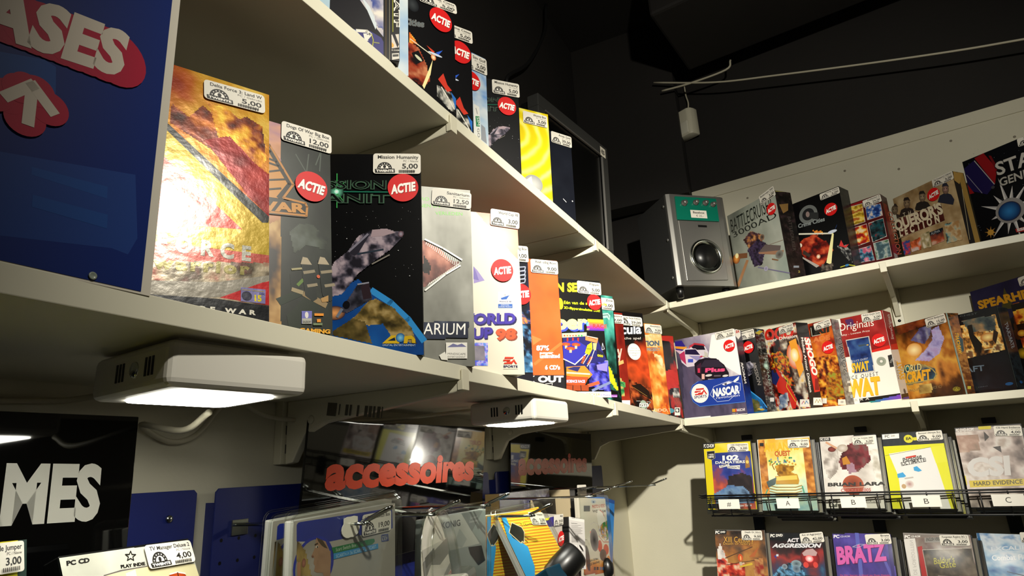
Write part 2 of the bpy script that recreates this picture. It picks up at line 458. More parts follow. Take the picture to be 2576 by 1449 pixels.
# ------------------------------------------------------------------ the two walls (the right one stands at a slight skew)
YL, XR, SK = 0.685, 2.10, -0.13432
RW = Matrix.Rotation(SK, 4, 'Z')          # frame of the right wall: local x into the wall, local y along it
def rp(x, y, z=0): return RW @ Vector((x, y, z))
def on_right(o):
    o.matrix_world = RW; return o
FLOOR = -1.62
structure(box('floor', -2.6, -2.9, FLOOR - .05, 2.7, 0.9, FLOOR, mat('floor covering', '4a443c', 0.6)))
structure(box('ceiling', -2.6, -2.9, 1.62, 2.9, 0.95, 1.68, M['black_wall']))
structure(box('wall_left', -2.6, YL, FLOOR, 2.2185, YL + .02, 0.53, M['wall']))
structure(box('wall_left_upper', -2.6, YL + .0205, 0.40, 2.24, YL + .05, 1.62, M['black_wall']))
structure(on_right(box('wall_right', XR, -2.4, FLOOR, XR + .02, 1.0, 0.53, M['wall'])))
structure(on_right(box('wall_right_panel', XR - .001, -2.4, 0.531, XR + .018, 0.605, 0.92, M['wall'])))
structure(on_right(box('trim_1', XR - .005, -2.4, 0.880, XR - .0012, 0.6045, 0.9195, M['wall'], bev=.0015)))
structure(on_right(box('wall_right_upper', XR + .0205, -2.4, 0.40, XR + .05, 1.0, 1.62, M['black_wall'])))
structure(box('wall_corner_duct', 2.105, 0.32, 0.90, 2.19, YL + .02, 1.62, M['black_wall']))
# dowel marks and old screw holes in the white panel
for k, (y, z) in enumerate(((0.42, .843), (.29, .800), (.12, .846), (-.02, .806), (-.16, .850), (-.30, .812))):
    structure(on_right(lathe('trim_%d' % (k + 2), [(0, 0), (.0035, 0), (.0035, .0012), (0, .0012)], mat('filler grey', '8a8272', .8), n=10)))
    C.objects['trim_%d' % (k + 2)].matrix_world = RW @ Matrix.Translation((XR - .0022, y, z)) @ Matrix.Rotation(R(90), 4, 'Y')

# ------------------------------------------------------------------ shelves
def board(name, poly, z0, z1, label, group='white shelf boards'):
    o = prism(name, poly, 'z', z0, z1, M['shelf'], bev=.0008)
    return tag(o, label, 'shelf', group)
J = 1.115
cx0 = (XR + math.sin(-SK) * .39) / math.cos(SK); cx1 = (XR + math.sin(-SK) * .684) / math.cos(SK)
cx0 -= .001; cx1 -= .001
a = prism('shelf_board', [(-.9, .39), (J, .39), (J, .684), (-.9, .684)], 'z', .1055, .1235, M['shelf'], bev=.0008)
tag(a, 'long lower white shelf board under the foil box and the robot arm box', 'shelf')
b = prism('shelf_board', [(J + .0012, .39), (cx0, .39), (cx1, .684), (J + .0012, .684)], 'z', -.018, 0, M['shelf'], bev=.0008)
b.location = (0, 0, .1235 + .0125 * J); b.rotation_euler = (0, math.atan(.0125), 0)
tag(b, 'lower white shelf board under the pinball box, reaching into the corner', 'shelf')
a = prism('shelf_board', [(-.9, .39), (J, .39), (J, .684), (-.9, .684)], 'z', .4465, .464, M['shelf'], bev=.0008)
tag(a, 'upper left white shelf board carrying the jet box and the yellow box', 'shelf')
a = prism('shelf_board', [(J + .0012, .39), (cx0, .39), (cx1, .684), (J + .0012, .684)], 'z', .446, .4635, M['shelf'], bev=.0008)
tag(a, 'upper left white shelf board carrying the grey monitor', 'shelf')
def right_board(z0, z1, label):
    p = [((1.81 + math.sin(-SK) * .389) / math.cos(SK), .389), (cx0, .389)] + [tuple(rp(x, y)[:2]) for x, y in ((XR - .001, -1.35), (1.81, -1.35))]
    return tag(prism('shelf_board', p, 'z', z0, z1, M['shelf'], bev=.0008), label, 'shelf')
right_board(.4448, .4628, 'upper white shelf board on the right wall under the subwoofer')
right_board(.0935, .1115, 'lower white shelf board on the right wall under the racing car box')

def bracket(mw, top, label, group, arm=.297, thick=.013):
    """cantilever bracket: local y runs from the front clip to the wall, z = 0 at the shelf underside"""
    t = thing('shelf_bracket', label, 'bracket', mw @ Matrix.Translation((0, 0, top)), group)
    h = thick / 2
    prism('arm', [(-.002, 0), (-.003, -.012), (.01, -.0145), (.215, -.034), (.245, -.046), (.266, -.082), (arm - .018, -.084), (arm - .018, 0)], 'x', -h, h, M['white_metal'], t, bev=.0016)
    prism('clip', [(-.004, -.012), (-.004, .013), (-.0015, .013), (-.0008, 0), (.004, -.001), (.004, -.012)], 'x', -h - .001, h + .001, M['white_metal'], t, bev=.0006)
    lathe('rivet', [(0, 0), (.006, 0), (.005, .0012), (0, .0015)], M['white_metal'], t, 12, Matrix.Translation((-h, .235, -.028)) @ Matrix.Rotation(R(-90), 4, 'Y'))
    box('slot', h, .263, -.058, h + .0006, .268, -.04, M['black_plastic'], t)
    return t
LB = lambda x: Matrix.Translation((x, .39, 0))
RB = lambda y: RW @ Matrix.Translation((1.81, y, 0)) @ Matrix.Rotation(R(-90), 4, 'Z')
for x, lab in ((.650, 'bracket right of the near lamp'), (1.238, 'bracket right of the far lamp'), (1.842, 'bracket at the shelf corner')):
    t = bracket(LB(x), .1055 if x < 1.1 else .1235 + .0125 * (J - x) - .018, 'white steel %s under the lower left shelf' % lab, 'brackets of the lower left shelf')
    if x < 1:       # printed code on the first arm
        a_ = Art(.10, .02, .0001)
        random.seed(3); u = 0
        a_.rect(0, .1, .16, .95, '5a564a')
        u = .2
        while u < 1: w_ = random.choice((.02, .035, .05)); a_.rect(u, .15, min(u + w_, 1), .85, '5a564a'); u += w_ + random.choice((.02, .03, .09))
        a_.build('printed_code', M['pr_label'], t, Matrix.Translation((-.0068, .205, -.006)) @ Matrix.Rotation(R(-90), 4, 'Z') @ Matrix.Rotation(R(8), 4, 'Y'))
for x, lab in ((.640, 'below the red car boxes'), (1.212, 'below the plain black box'), (1.842, 'at the corner by the subwoofer')):
    bracket(LB(x), .4465 if x < 1.1 else .446, 'white steel bracket under the upper left shelf %s' % lab, 'brackets of the upper left shelf')
bracket(RB(.066), .4448, 'white steel bracket under the upper right shelf above the red and white box', 'brackets of the right shelves')
bracket(RB(.066), .0935, 'white steel bracket under the lower right shelf above the black and yellow case', 'brackets of the right shelves')
bracket(RB(.650), .4448, 'white steel end bracket of the upper right shelf above the racing car box', 'brackets of the right shelves')
bracket(RB(.650), .0935, 'white steel end bracket of the lower right shelf above the # tag', 'brackets of the right shelves')
def standard(mw, z0, z1, label, holes=True):
    t = thing('wall_standard', label, 'rail', mw)
    bm = bmesh.new()
    bm_box(bm, -.0125, -.014, z0, .0125, -.0005, z1, .001)
    from_bm('channel', bm, M['white_metal'], t)
    z = z0 + .02; k = 0
    me = None
    while z < z1 - .02:
        if k % 3 == 2:
            o = lathe('screw_hole', [(0, 0), (.0042, 0), (.0042, .0006), (0, .0006)], M['black_plastic'], t, 10, Matrix.Translation((0, -.0142, z)) @ Matrix.Rotation(R(90), 4, 'X'))
        else:
            for s in (-.004, .004): box('slot', s - .0012, -.0146, z - .006, s + .0012, -.0139, z + .006, M['black_plastic'], t)
        z += .025; k += 1
    return t
SL = lambda x: Matrix.Translation((x, YL, 0))
SR = lambda y: RW @ Matrix.Translation((XR, y, 0)) @ Matrix.Rotation(R(-90), 4, 'Z')
standard(SL(.650), .022, .44, 'white slotted wall rail at the first left bracket, ending above the blue panel')
standard(SL(1.238), .022, .44, 'white slotted wall rail between the two black header signs')
standard(SL(1.842), .022, .44, 'white slotted wall rail at the corner end of the left wall')
standard(SR(.066), -.02, .52, 'white slotted wall rail on the right wall behind the red and white box')
standard(SR(.650), .0, .44, 'white slotted wall rail on the right wall behind the racing car box')

# ------------------------------------------------------------------ LED lamps under the left shelf
def led_lamp(x, y, yaw, label):
    t = thing('led_lamp', label, 'lamp', Matrix.Translation((x, y, .1045)) @ Matrix.Rotation(R(yaw), 4, 'Z'), 'square lamps under the left shelf')
    s, h = .118, .036
    bm = bmesh.new(); bm_box(bm, 0, 0, -h, s, s, -.002, .006, 3); from_bm('housing', bm, M['lamp_white'], t, False)
    box('mounting_plate', .012, .012, -.002, s - .012, s - .012, .001, M['lamp_white'], t)
    # rounded luminous panel
    pts = []
    r = .012; m = .016
    for cx_, cy_, a0 in ((s - m - r, m + r, -90), (s - m - r, s - m - r, 0), (m + r, s - m - r, 90), (m + r, m + r, 180)):
        for k in range(5): q = R(a0 + k * 22.5); pts.append((cx_ + r * math.cos(q), cy_ + r * math.sin(q)))
    prism('light_panel', pts, 'z', -h - .0012, -h + .001, M['led'], t)
    for k, yy in enumerate((.022, .027, .032, .066, .071, .076)):
        box('vent_slot', -.0006, yy - .0012, -.026, .0004, yy + .0012, -.012, M['black_plastic'], t)
    lathe('screw', [(0, 0), (.0062, 0), (.0055, .0012), (0, .0014)], M['chrome'], t, 14, Matrix.Translation((0, .049, -.019)) @ Matrix.Rotation(R(-90), 4, 'Y'))
    return t
led_lamp(.283, .4095, -8, 'white square LED lamp under the shelf nearest the camera, glowing')
led_lamp(.862, .395, -4, 'white square LED lamp under the shelf in front of the second header sign, glowing')
tag(tube('lamp_cable', smooth_path([(.405, .52, .066), (.408, .56, .052), (.432, .66, .066), (.474, .672, .050), (.508, .672, .058), (.533, .665, .092), (.55, .66, .1045)]), .0032, M['cable']), 'white lamp cable sagging in a loop above the blue panel', 'cable')
tag(tube('lamp_cable', smooth_path([(.20, .672, .078), (.313, .672, .084), (.36, .672, .088), (.386, .66, .094), (.40, .62, .0985)]), .003, M['cable']), 'white lamp cable leading from the left edge to the near lamp', 'cable')
tag(tube('lamp_cable', smooth_path([(.55, .655, .100), (.60, .655, .082), (.693, .655, .080), (.828, .655, .087), (.90, .62, .094), (.935, .56, .099), (.95, .53, .100)]), .003, M['cable']), 'white lamp cable running behind the bracket to the far lamp', 'cable')

# ------------------------------------------------------------------ things under the black ceiling
tag(on_right(box('cable_tray', 1.62, -1.4, 1.32, 1.98, .52, 1.62, M['black_wall'], bev=.01)), 'black duct box running under the dark ceiling', 'duct')
tag(tube('ceiling_cable', [rp(*p) for p in smooth_path([(2.0, .657, 1.344), (2.0, .441, 1.253), (2.0, .251, 1.197), (2.0, .001, 1.128), (2.0, -.214, 1.073), (2.0, -.365, 1.04), (2.0, -.7, .97)])], .0032, M['cable']), 'long pale cable sagging across the black wall', 'cable')
tag(tube('ceiling_cable', [rp(*p) for p in smooth_path([(2.0, .631, 1.298), (2.0, .529, 1.286), (2.0, .40, 1.285), (2.0, .38, 1.315)])], .0035, M['cable']), 'short pale cable end crossing the long one', 'cable')
tag(tube('hanging_cable', smooth_path([(1.43, .68, 1.07), (1.447, .68, 1.111), (1.6, .68, 1.25), (1.76, .68, 1.47), (1.80, .68, 1.62)]), .0055, M['cable_black']), 'dark cable hanging on the black wall behind the top shelf boxes', 'cable')
t = thing('motion_sensor', 'white rounded motion detector on the black wall above the subwoofer', 'sensor', RW @ Matrix.Translation((XR + .02, .572, 1.13)) @ Matrix.Rotation(R(-90 - 18), 4, 'Z'))
prof = [(-.034, 0), (.034, 0), (.034, .02), (.030, .036), (.018, .044), (-.018, .044), (-.030, .036), (-.034, .02)]
bm = bmesh.new(); bm_prism(bm, [(x, -y - .012) for x, y in prof], 'z', 0, .105, .004); from_bm('housing', bm, M['white_metal'], t, True)
bm = bmesh.new(); bm_prism(bm, [(x * .8, -y - .0135) for x, y in prof[2:]], 'z', .008, .055, .002); from_bm('lens', bm, mat('frosted lens', 'e0dcc8', .25), t, True)
box('wall_mount', -.014, -.014, .03, .014, -.0005, .08, M['white_metal'], t)
tube('cord', smooth_path([(0, -.02, .105), (.008, -.02, .14), (.0, -.016, .18), (-.002, -.014, .22)]), .0028, M['cable'], t)

# ------------------------------------------------------------------ blue sign panel at the left edge
F_ = (.2509,.3891,.1221,-.0199,.0172,.002)
t = thing('sign_panel', 'dark blue standing panel with white lettering on red at the left edge', 'sign', face_matrix(F_[:3], *F_[3:]))
box('panel_board', -.55, 0, 0, 0, .004, .322, mat('white foam board', 'cfc8b8', .5), t)
Art(.55, .322).run([('R',0,0,.9882,.995,'0b2468'),('P',[.741,.836,.966,.749,.977,.885,.968,.925,.949,.921,.754,.978],'1c3a7c'),('P',[.858,.81,.936,.797,.937,.822,.859,.825],'1c4486'),('P',[.863,.862,.94,.855,.941,.884,.864,.885],'1c4486'),('P',[.793,.627,.853,.588,.865,.592,.869,.65,.8,.701],'1a4284'),('E',.639,.593,.025,.042,'a81c38'),('E',.646,.591,.025,.042,'a81c38'),('E',.654,.589,.025,.043,'a81c38'),('E',.662,.586,.026,.044,'a81c38'),('E',.67,.584,.026,.044,'a81c38'),('E',.678,.581,.026,.045,'a81c38'),('E',.686,.579,.026,.045,'a81c38'),('E',.695,.576,.027,.046,'a81c38'),('E',.704,.573,.028,.047,'a81c38'),('E',.713,.571,.028,.047,'a81c38'),('E',.723,.568,.028,.048,'a81c38'),('E',.733,.565,.029,.049,'a81c38'),('E',.743,.562,.029,.049,'a81c38'),('E',.753,.558,.03,.051,'a81c38'),('E',.764,.555,.03,.052,'a81c38'),('E',.775,.552,.03,.052,'a81c38'),('E',.787,.548,.031,.053,'a81c38'),('E',.798,.545,.032,.054,'a81c38'),('E',.811,.541,.032,.055,'a81c38'),('E',.823,.537,.033,.056,'a81c38'),('E',.837,.533,.033,.057,'a81c38'),('E',.85,.529,.034,.058,'a81c38'),('E',.864,.525,.035,.059,'a81c38'),('E',.879,.521,.035,.06,'a81c38'),('E',.894,.516,.036,.061,'a81c38'),('E',.91,.511,.037,.063,'a81c38'),('E',.926,.506,.037,.064,'a81c38'),('T','RELEASES',.64,.642,.933,.541,.646,.534,'cfc4b4',.05),('E',.839,.658,.014,.024,'a81c38'),('E',.842,.697,.02,.034,'a81c38'),('E',.844,.724,.02,.034,'a81c38'),('E',.826,.695,.019,.033,'a81c38'),('E',.864,.685,.02,.034,'a81c38'),('E',.814,.703,.018,.03,'a81c38'),('E',.85,.662,.018,.031,'a81c38'),('E',.834,.671,.016,.028,'a81c38'),('L',[.847,.73,.845,.658],.0065,'cfc4b4'),('L',[.824,.697,.845,.653,.868,.69],.0065,'cfc4b4')]).build('printed_face', M['pr'], t, Matrix.Translation((-.55, 0, .322)))
lathe('screw_cap', [(0, 0), (.0022, 0), (.0026, .0004), (.002, .0008), (.0014, .0003), (0, .0003)], mat('clear cap', '8a9488', .3), t, 16, Matrix.Translation((-0.0374, -.0008, 0.0045)) @ Matrix.Rotation(R(90), 4, 'X'))

# ------------------------------------------------------------------ black header signs and blue perforated panels
t = thing('header_sign', 'black glossy header sign with big white capitals at the lower left', 'sign', face_matrix((.4194,.6397,-.1426), *(-.0034,.0221,-.006)))
box('board', -.45, 0, 0, 0, .004, .215, M['black_gloss'], t, .0006)
Art(.45, .215, .0003).run([('T','GAMES',.598,.419,.93,.443,.596,.194,'c9c7bb',.05)]).build('lettering', M['pr_sign'], t, Matrix.Translation((-.45, 0, .215)))
t = thing('header_sign', 'black glossy header sign with orange lettering, mirroring the opposite rack', 'sign', face_matrix((1.1166,.6399,-.117), *(-.0124,-.0933,-.0097)))
box('board', -.4715, 0, 0, 0, .004, .2, M['black_gloss'], t, .0006)
Art(.4715, .2, .0003).run([('T','accessoires',.088,.454,.918,.479,.092,.223,'e8481c',.05)]).build('lettering', M['pr_sign'], t, Matrix.Translation((-.4715, 0, .2)))
t = thing('header_sign', 'black glossy header sign with red lettering under the far lamp', 'sign', face_matrix((1.7469,.6398,-.1151), *(-.0286,-.0584,-.0056)))
box('board', -.479, 0, 0, 0, .004, .2, M['black_gloss'], t, .0006)
Art(.479, .2, .0003).run([('T','accessoires',.074,.471,.917,.498,.08,.227,'c23424',.05)]).build('lettering', M['pr_sign'], t, Matrix.Translation((-.479, 0, .2)))

def blue_panel(x0, x1, label, screw=None):
    t = thing('peg_panel', label, 'panel', Matrix.Translation((x0, .668, -.62)))
    bm = bmesh.new(); bm_prism(bm, [(0, 0), (x1 - x0, 0), (x1 - x0, .612), (x1 - x0 - .004, .616), (.004, .616), (0, .612)], 'y', 0, .0022, .0006); from_bm('sheet', bm, M['blue_metal'], t)
    box('side_fold', 0, .002, 0, .0018, .0165, .60, M['blue_metal'], t); box('side_fold', x1 - x0 - .0018, .002, 0, x1 - x0, .0165, .60, M['blue_metal'], t)
    bm = bmesh.new(); n = int((x1 - x0) / .025)
    for i in range(n):
        for j in range(7):
            x = .012 + i * .025; z = .612 - .055 - j * .025
            v = [bm.verts.new((x + .0022 * math.cos(k * math.pi / 4), -.0002, z + .0022 * math.sin(k * math.pi / 4))) for k in range(8)]
            bm.faces.new(v)
    o = from_bm('perforation', bm, M['black_plastic'], t); o['kind'] = 'stuff'
    if screw: lathe('screw', [(0, 0), (.0042, 0), (.0036, .0018), (0, .0022)], M['chrome'], t, 14, Matrix.Translation((screw[0] - x0, -.0004, screw[1] + .62)) @ Matrix.Rotation(R(90), 4, 'X'))
    return t
blue_panel(-.35, .513, 'royal blue perforated metal panel left of the gap below the near lamp', (.48, -.033))
blue_panel(.538, 1.205, 'royal blue perforated metal panel behind the first orange-lettered sign')
blue_panel(1.235, 1.93, 'royal blue perforated metal panel behind the second lettered sign')

# ------------------------------------------------------------------ display hooks
def hook(x, z, y1, rise, label, gap=.0045):
    t = thing('display_hook', label, 'hook', Matrix.Translation((x, .667, z)), 'chrome display hooks')
    L = .667 - y1
    def wire(dx): return [(dx, 0, 0), (dx, -(L - .045), -.001), (dx, -(L - .032), .0015), (dx, -L, rise)]
    a = wire(-gap); b = wire(gap)
    tip = [(-gap * .7, -L - .003, rise + .001), (0, -L - .0045, rise + .0014), (gap * .7, -L - .003, rise + .001)]
    tube('wire', smooth_path(a, 3) + tip + smooth_path(b, 3)[::-1], .0017, M['chrome'], t, 8)
    box('back_plate', -.012, -.0015, -.012, .012, .001, .006, M['chrome'], t, .0005)
    return t
hook(.574, -.0475, .442, .014, 'chrome display hook through the front blue-card blister pack')
hook(.694, -.0485, .432, .013, 'chrome display hook carrying the two oval plug packs')
hook(.824, -.0475, .430, .013, 'chrome display hook reaching out above the grey mouse pack')
hook(.930, -.0700, .412, .014, 'chrome display hook through the tilted orange striped pack')
hook(1.135, -.0545, .385, .010, 'long chrome display hook crossing in front of the second sign')
hook(1.430, -.0505, .432, .009, 'chrome display hook above the webcam pack')
hook(1.572, -.0545, .388, .012, 'empty chrome display hook farthest right below the corner')

# ------------------------------------------------------------------ wire racks with the cases
def rack(z, label, tags):
    t = thing('wire_rack', label, 'rack', RW @ Matrix.Translation((1.785, 0, z)))
    ya, yb = -.62, .616
    tube('front_rail', [(.09, yb - .002, 0), (.012, yb, 0), (0, yb - .012, 0), (0, ya, 0)], .0022, M['black_metal'], t)
    tube('front_rail', [(.09, yb - .002, -.0055), (.012, yb, -.0055), (0, yb - .012, -.0055), (0, ya, -.0055)], .0018, M['black_metal'], t)
    tube('bottom_rail', [(.006, yb - .03, -.052), (.006, ya, -.052)], .0022, M['black_metal'], t)
    tube('back_rail', [(.30, yb - .03, -.060), (.30, ya, -.060)], .0022, M['black_metal'], t)
    y = yb - .035; k = 0
    while y > ya:
        tube('cross_wire', [(0, y, -.003), (.004, y, -.048), (.012, y, -.054), (.30, y, -.061)], .0016, M['black_metal'], t, 6); y -= .05; k += 1
    for y in (.54, .22, -.08, -.4):
        box('mounting_lug', .292, y - .015, -.12, .306, y + .015, -.05, M['black_metal'], t, .001)
        box('mounting_lug', .296, y - .015, .148, .313, y + .015, .163, M['black_metal'], t, .001)
    bm = bmesh.new()
    bm_prism(bm, [(.004, -.047), (.0055, -.0475), (.0055, -.006), (.004, -.006)], 'y', ya, yb - .02); from_bm('clear_lip', bm, M['clear'], t)
    for y0, y1, ch in tags:
        a = Art(y0 - y1, .0245, .0003)
        a.rect(0, 0, 1, 1, 'ece8dc')
        a.text(ch, .40, .72, .60, .72, .40, .26, '3a3834', 0.0)
        bm = bmesh.new(); bm_box(bm, 0, 0, -.0245, y0 - y1, .0006, 0)
        tg = from_bm('letter_tag', bm, M['paper'], t); tg.matrix_local = Matrix.Translation((-.0035, y0, -.0095)) @ Matrix.Rotation(R(-90), 4, 'Z')
        a.build('letter_print', M['pr_label'], tg)
    return t
rack(-.0985, 'black wire rack with letter tags, upper one on the right wall', ((.560, .505, '#'), (.411, .357, 'A'), (.262, .207, 'B'), (.113, .056, 'B'), (-.038, -.095, 'C')))
rack(-.342, 'black wire rack, lower one on the right wall', ())

# ------------------------------------------------------------------ subwoofer
F_ = (1.9483,.1923,.495,-.84,.0026,-.0047); BW, BH, BD = 0.2019, 0.2941, .20
t = thing('subwoofer', 'silver subwoofer with a green control strip and chrome port in the shelf corner', 'speaker', face_matrix(F_[:3], *F_[3:]))
box('cabinet', -BW, .012, 0, 0, BD, BH, M['dark_silver'], t, .002)
bm = bmesh.new(); bm_prism(bm, [(-BW, .014), (-BW, .004), (-BW + .012, 0), (-.012, 0), (0, .004), (0, .014)], 'z', 0, BH, .001); from_bm('front_frame', bm, M['silver'], t)
prism('inset_panel', [(-0.1738, 0.2053), (-0.0301, 0.2073), (-0.0317, 0.0185), (-0.1724, 0.0132)], 'y', -0.004, 0.0, M['silver'], t, 0.0015)
prism('control_strip', [(-0.1748, 0.2847), (-0.0301, 0.285), (-0.0315, 0.2079), (-0.1771, 0.2068)], 'y', -0.006, 0.0, M['green_plastic'], t, 0.0015)
lathe('knob', [(0, 0), (0.0101, 0), (0.0101, .003), (0.0075, .0035), (0.0069, .013), (0.0052, .0145), (0, .0148)], M['silver'], t, 20, Matrix.Translation((-0.1474, -.006, 0.2623)) @ Matrix.Rotation(R(90), 4, 'X'))
lathe('knob', [(0, 0), (0.0092, 0), (0.0092, .003), (0.0068, .0035), (0.0063, .013), (0.0048, .0145), (0, .0148)], M['silver'], t, 20, Matrix.Translation((-0.1068, -.006, 0.2662)) @ Matrix.Rotation(R(90), 4, 'X'))
lathe('knob', [(0, 0), (0.0092, 0), (0.0092, .003), (0.0068, .0035), (0.0063, .013), (0.0048, .0145), (0, .0148)], M['silver'], t, 20, Matrix.Translation((-0.0735, -.006, 0.2665)) @ Matrix.Rotation(R(90), 4, 'X'))
lathe('knob', [(0, 0), (0.0084, 0), (0.0084, .003), (0.0062, .0035), (0.0057, .013), (0.0043, .0145), (0, .0148)], M['silver'], t, 20, Matrix.Translation((-0.0470, -.006, 0.2629)) @ Matrix.Rotation(R(90), 4, 'X'))
lathe('port_ring', [(0.0556, 0), (0.0545, .004), (0.0500, .0055), (0.0445, .0025), (0.0389, -.008), (0.0367, -.02)], M['chrome'], t, 40, Matrix.Translation((-0.0959, -.0045, 0.0909)) @ Matrix.Rotation(R(90), 4, 'X'))
lathe('port_tube', [(0.0378, 0), (0.0378, .0012), (0, .0012)], M['black_plastic'], t, 32, Matrix.Translation((-0.0959, -.0055, 0.0909)) @ Matrix.Rotation(R(90), 4, 'X'))
a = Art(0.0559, 0.0256, .0002); a.rect(0, 0, 1, 1, 'e6e0d2'); a.text('Bassbox', .14, .42, .86, .42, .14, .16, '2a2826', B1); a.text('€ 25,-', .32, .84, .78, .84, .32, .6, '2a2826', 0.0); a.build('price_tag', M['pr_label'], t, Matrix.Translation((-0.1292, -.0066, 0.2409)))
box('badge', -0.1086, -.0046, 0.1862, -0.0781, -.0038, 0.1932, M['black_plastic'], t)
for x, y in ((-BW + .022, .03), (-.022, .03), (-BW + .022, BD - .03), (-.022, BD - .03)): lathe('foot', [(.011, 0), (.012, -.012), (.009, -.0305), (0, -.031)], M['black_plastic'], t, 18, Matrix.Translation((x, y, 0)))
for z in (.03, .15, .26): lathe('side_screw', [(0, 0), (.0055, 0), (.004, .0022), (0, .003)], M['silver'], t, 14, Matrix.Translation((-BW, .024, z)) @ Matrix.Rotation(R(-90), 4, 'Y'))


# ------------------------------------------------------------------ monitor
F_ = (1.5096,.4391,.485,-.1447,-.0369,-.0002); MW_, MH_ = 0.3471, 0.3384
t = thing('monitor', 'grey flat monitor with a dark screen standing at the end of the top left shelf', 'monitor', face_matrix(F_[:3], *F_[3:]))
gm = mat('monitor grey', '3c3c3a', .45, metal=.3)
bz = .030
for nm, q in (('bezel', (-MW_, 0, MH_ - bz, 0, .03, MH_)), ('bezel', (-MW_, 0, 0, 0, .03, .042)), ('bezel', (-MW_, 0, .042, -MW_ + bz, .03, MH_ - bz)), ('bezel', (-bz, 0, .042, 0, .03, MH_ - bz))):
    box(nm, *q, gm, t, .0015)
for q in ((-MW_ + bz, -.0012, MH_ - bz - .004, -bz, .004, MH_ - bz), (-bz - .004, -.0012, .042, -bz, .004, MH_ - bz)):
    box('inner_edge', *q, M['silver'], t, .0005)
box('screen', -MW_ + bz, .006, .042, -bz, .010, MH_ - bz, mat('dark screen', '050505', .25, spec=.4), t)
box('back_shell', -MW_ + .006, .03, .006, -.006, .055, MH_ - .006, M['black_plastic'], t, .006)
prism('foot', [(-.26, .01), (-.09, .01), (-.07, .15), (-.28, .15)], 'z', -.0205, -.012, gm, t, .002)
box('neck', -.20, .035, -.014, -.15, .06, .10, gm, t, .002)
box('speaker_grille', -.30, .004, -.018, -.04, .012, -.002, mat('grille mesh', '4a4844', .6, bump=(900, .8, .002)), t)
a = Art(.03, .026, .0002); a.rect(0, 0, 1, 1, 'cfc8b8'); a.text('€5', .18, .72, .82, .72, .18, .28, '2a2826', B2)
a.build('price_tag', M['pr_label'], t, Matrix.Translation((-.046, -.0016, MH_ - .010)))

# ------------------------------------------------------------------ plug packs, and cartons behind the hooks
def plug_pack(pose, w, h, label):
    mw = face_matrix(pose[:3], *pose[3:])
    t = thing('plug_pack', label, 'blister pack', mw, 'oval plug packs')
    pts = []
    for k in range(15):
        q = math.pi * k / 14; pts.append((-w / 2 + w / 2 * math.cos(q), h - .085 + .085 * math.sin(q)))
    pts = [(0, 0)] + pts + [(-w, 0)]
    prism('card', pts, 'y', .001, .0022, M['paper'], t)
    a = Art(w, h, .0001)
    a.field((.06, .2, .94, .98), 'b8b4a8d8d4c8ece8dc', c0=.6, cn=.6, su=4, sv=4, seed=601, nx=20, ny=30)
    a.poly([.05, .27, .95, .20, .97, .30, .6, .34, .3, .31, .05, .38], '8a8a84'); a.poly([.05, .46, .35, .41, .6, .43, .98, .36, .98, .40, .6, .47, .35, .45, .05, .50], '9a9a92')
    a.poly([.04, .52, .98, .41, .98, .46, .04, .57], 'd08a80'); a.text('travel charger', .12, .56, .9, .47, .12, .535, 'f0ece4', 0.0)
    a.rect(.12, .60, .4, .85, '8a4a3a', 'c8a050'); a.rect(.45, .58, .62, .7, '4a4a48'); a.poly([.12, .25, .45, .22, .46, .28, .13, .31], '6a6a64')
    a.ell(.5, .12, .03, .02, '141414')
    a.build('card_print', M['pr'], t, Matrix.Translation((-w, 0, h)))
    bm = bmesh.new(); bm_tube(bm, [(x * 1.03 + .03 * w / 2, -.012, z * 1.01) for x, z in pts], .0018, 6); bm_tube(bm, [(x * 1.06 + .06 * w / 2, .001, z * 1.02) for x, z in pts], .0018, 6)
    from_bm('clear_rim', bm, M['clear'], t, True)
    prism('clear_shell', [(x * 1.03 + .03 * w / 2, z * 1.01) for x, z in pts], 'y', -.013, -.012, M['clear'], t)
    wp = mat('ivory plastic', 'cdc9bc', .3)
    box('plug_body', -w * .72, -.034, .062, -w * .30, -.002, .112, wp, t, .004)
    box('plug_body', -w * .70, -.028, .008, -w * .25, -.002, .052, wp, t, .004)
    box('usb_socket', -w * .45, -.0355, .080, -w * .32, -.0335, .092, M['chrome'], t)
    lathe('plug_pin', [(0, 0), (.006, 0), (.006, .018), (.004, .02), (0, .02)], wp, t, 12, Matrix.Translation((-w * .35, -.026, .03)) @ Matrix.Rotation(R(60), 4, 'Y'))
    bm = bmesh.new(); bm_box(bm, -w * .76, -.040, .004, -w * .12, -.012, .118, .008); from_bm('clear_dome', bm, M['clear'], t)
    price_label(t, Matrix.Translation((-w, -.013, h)), (.16, .86, .62, .80, .20, 1.04), w, h, 'Konig Travel Charger', 'Diversen / Nieuw', '8,00')
    return t
P_ = (.7606,.4707,-.2325,.1969,.0719,-.069)
plug_pack(P_, .092, .19, 'clear oval-topped plug pack, the front one on its hook')
plug_pack((P_[0] - .075, P_[1] + .075, P_[2] - .006) + P_[3:], .092, .19, 'clear oval-topped plug pack, the one partly behind the blue-card pack')

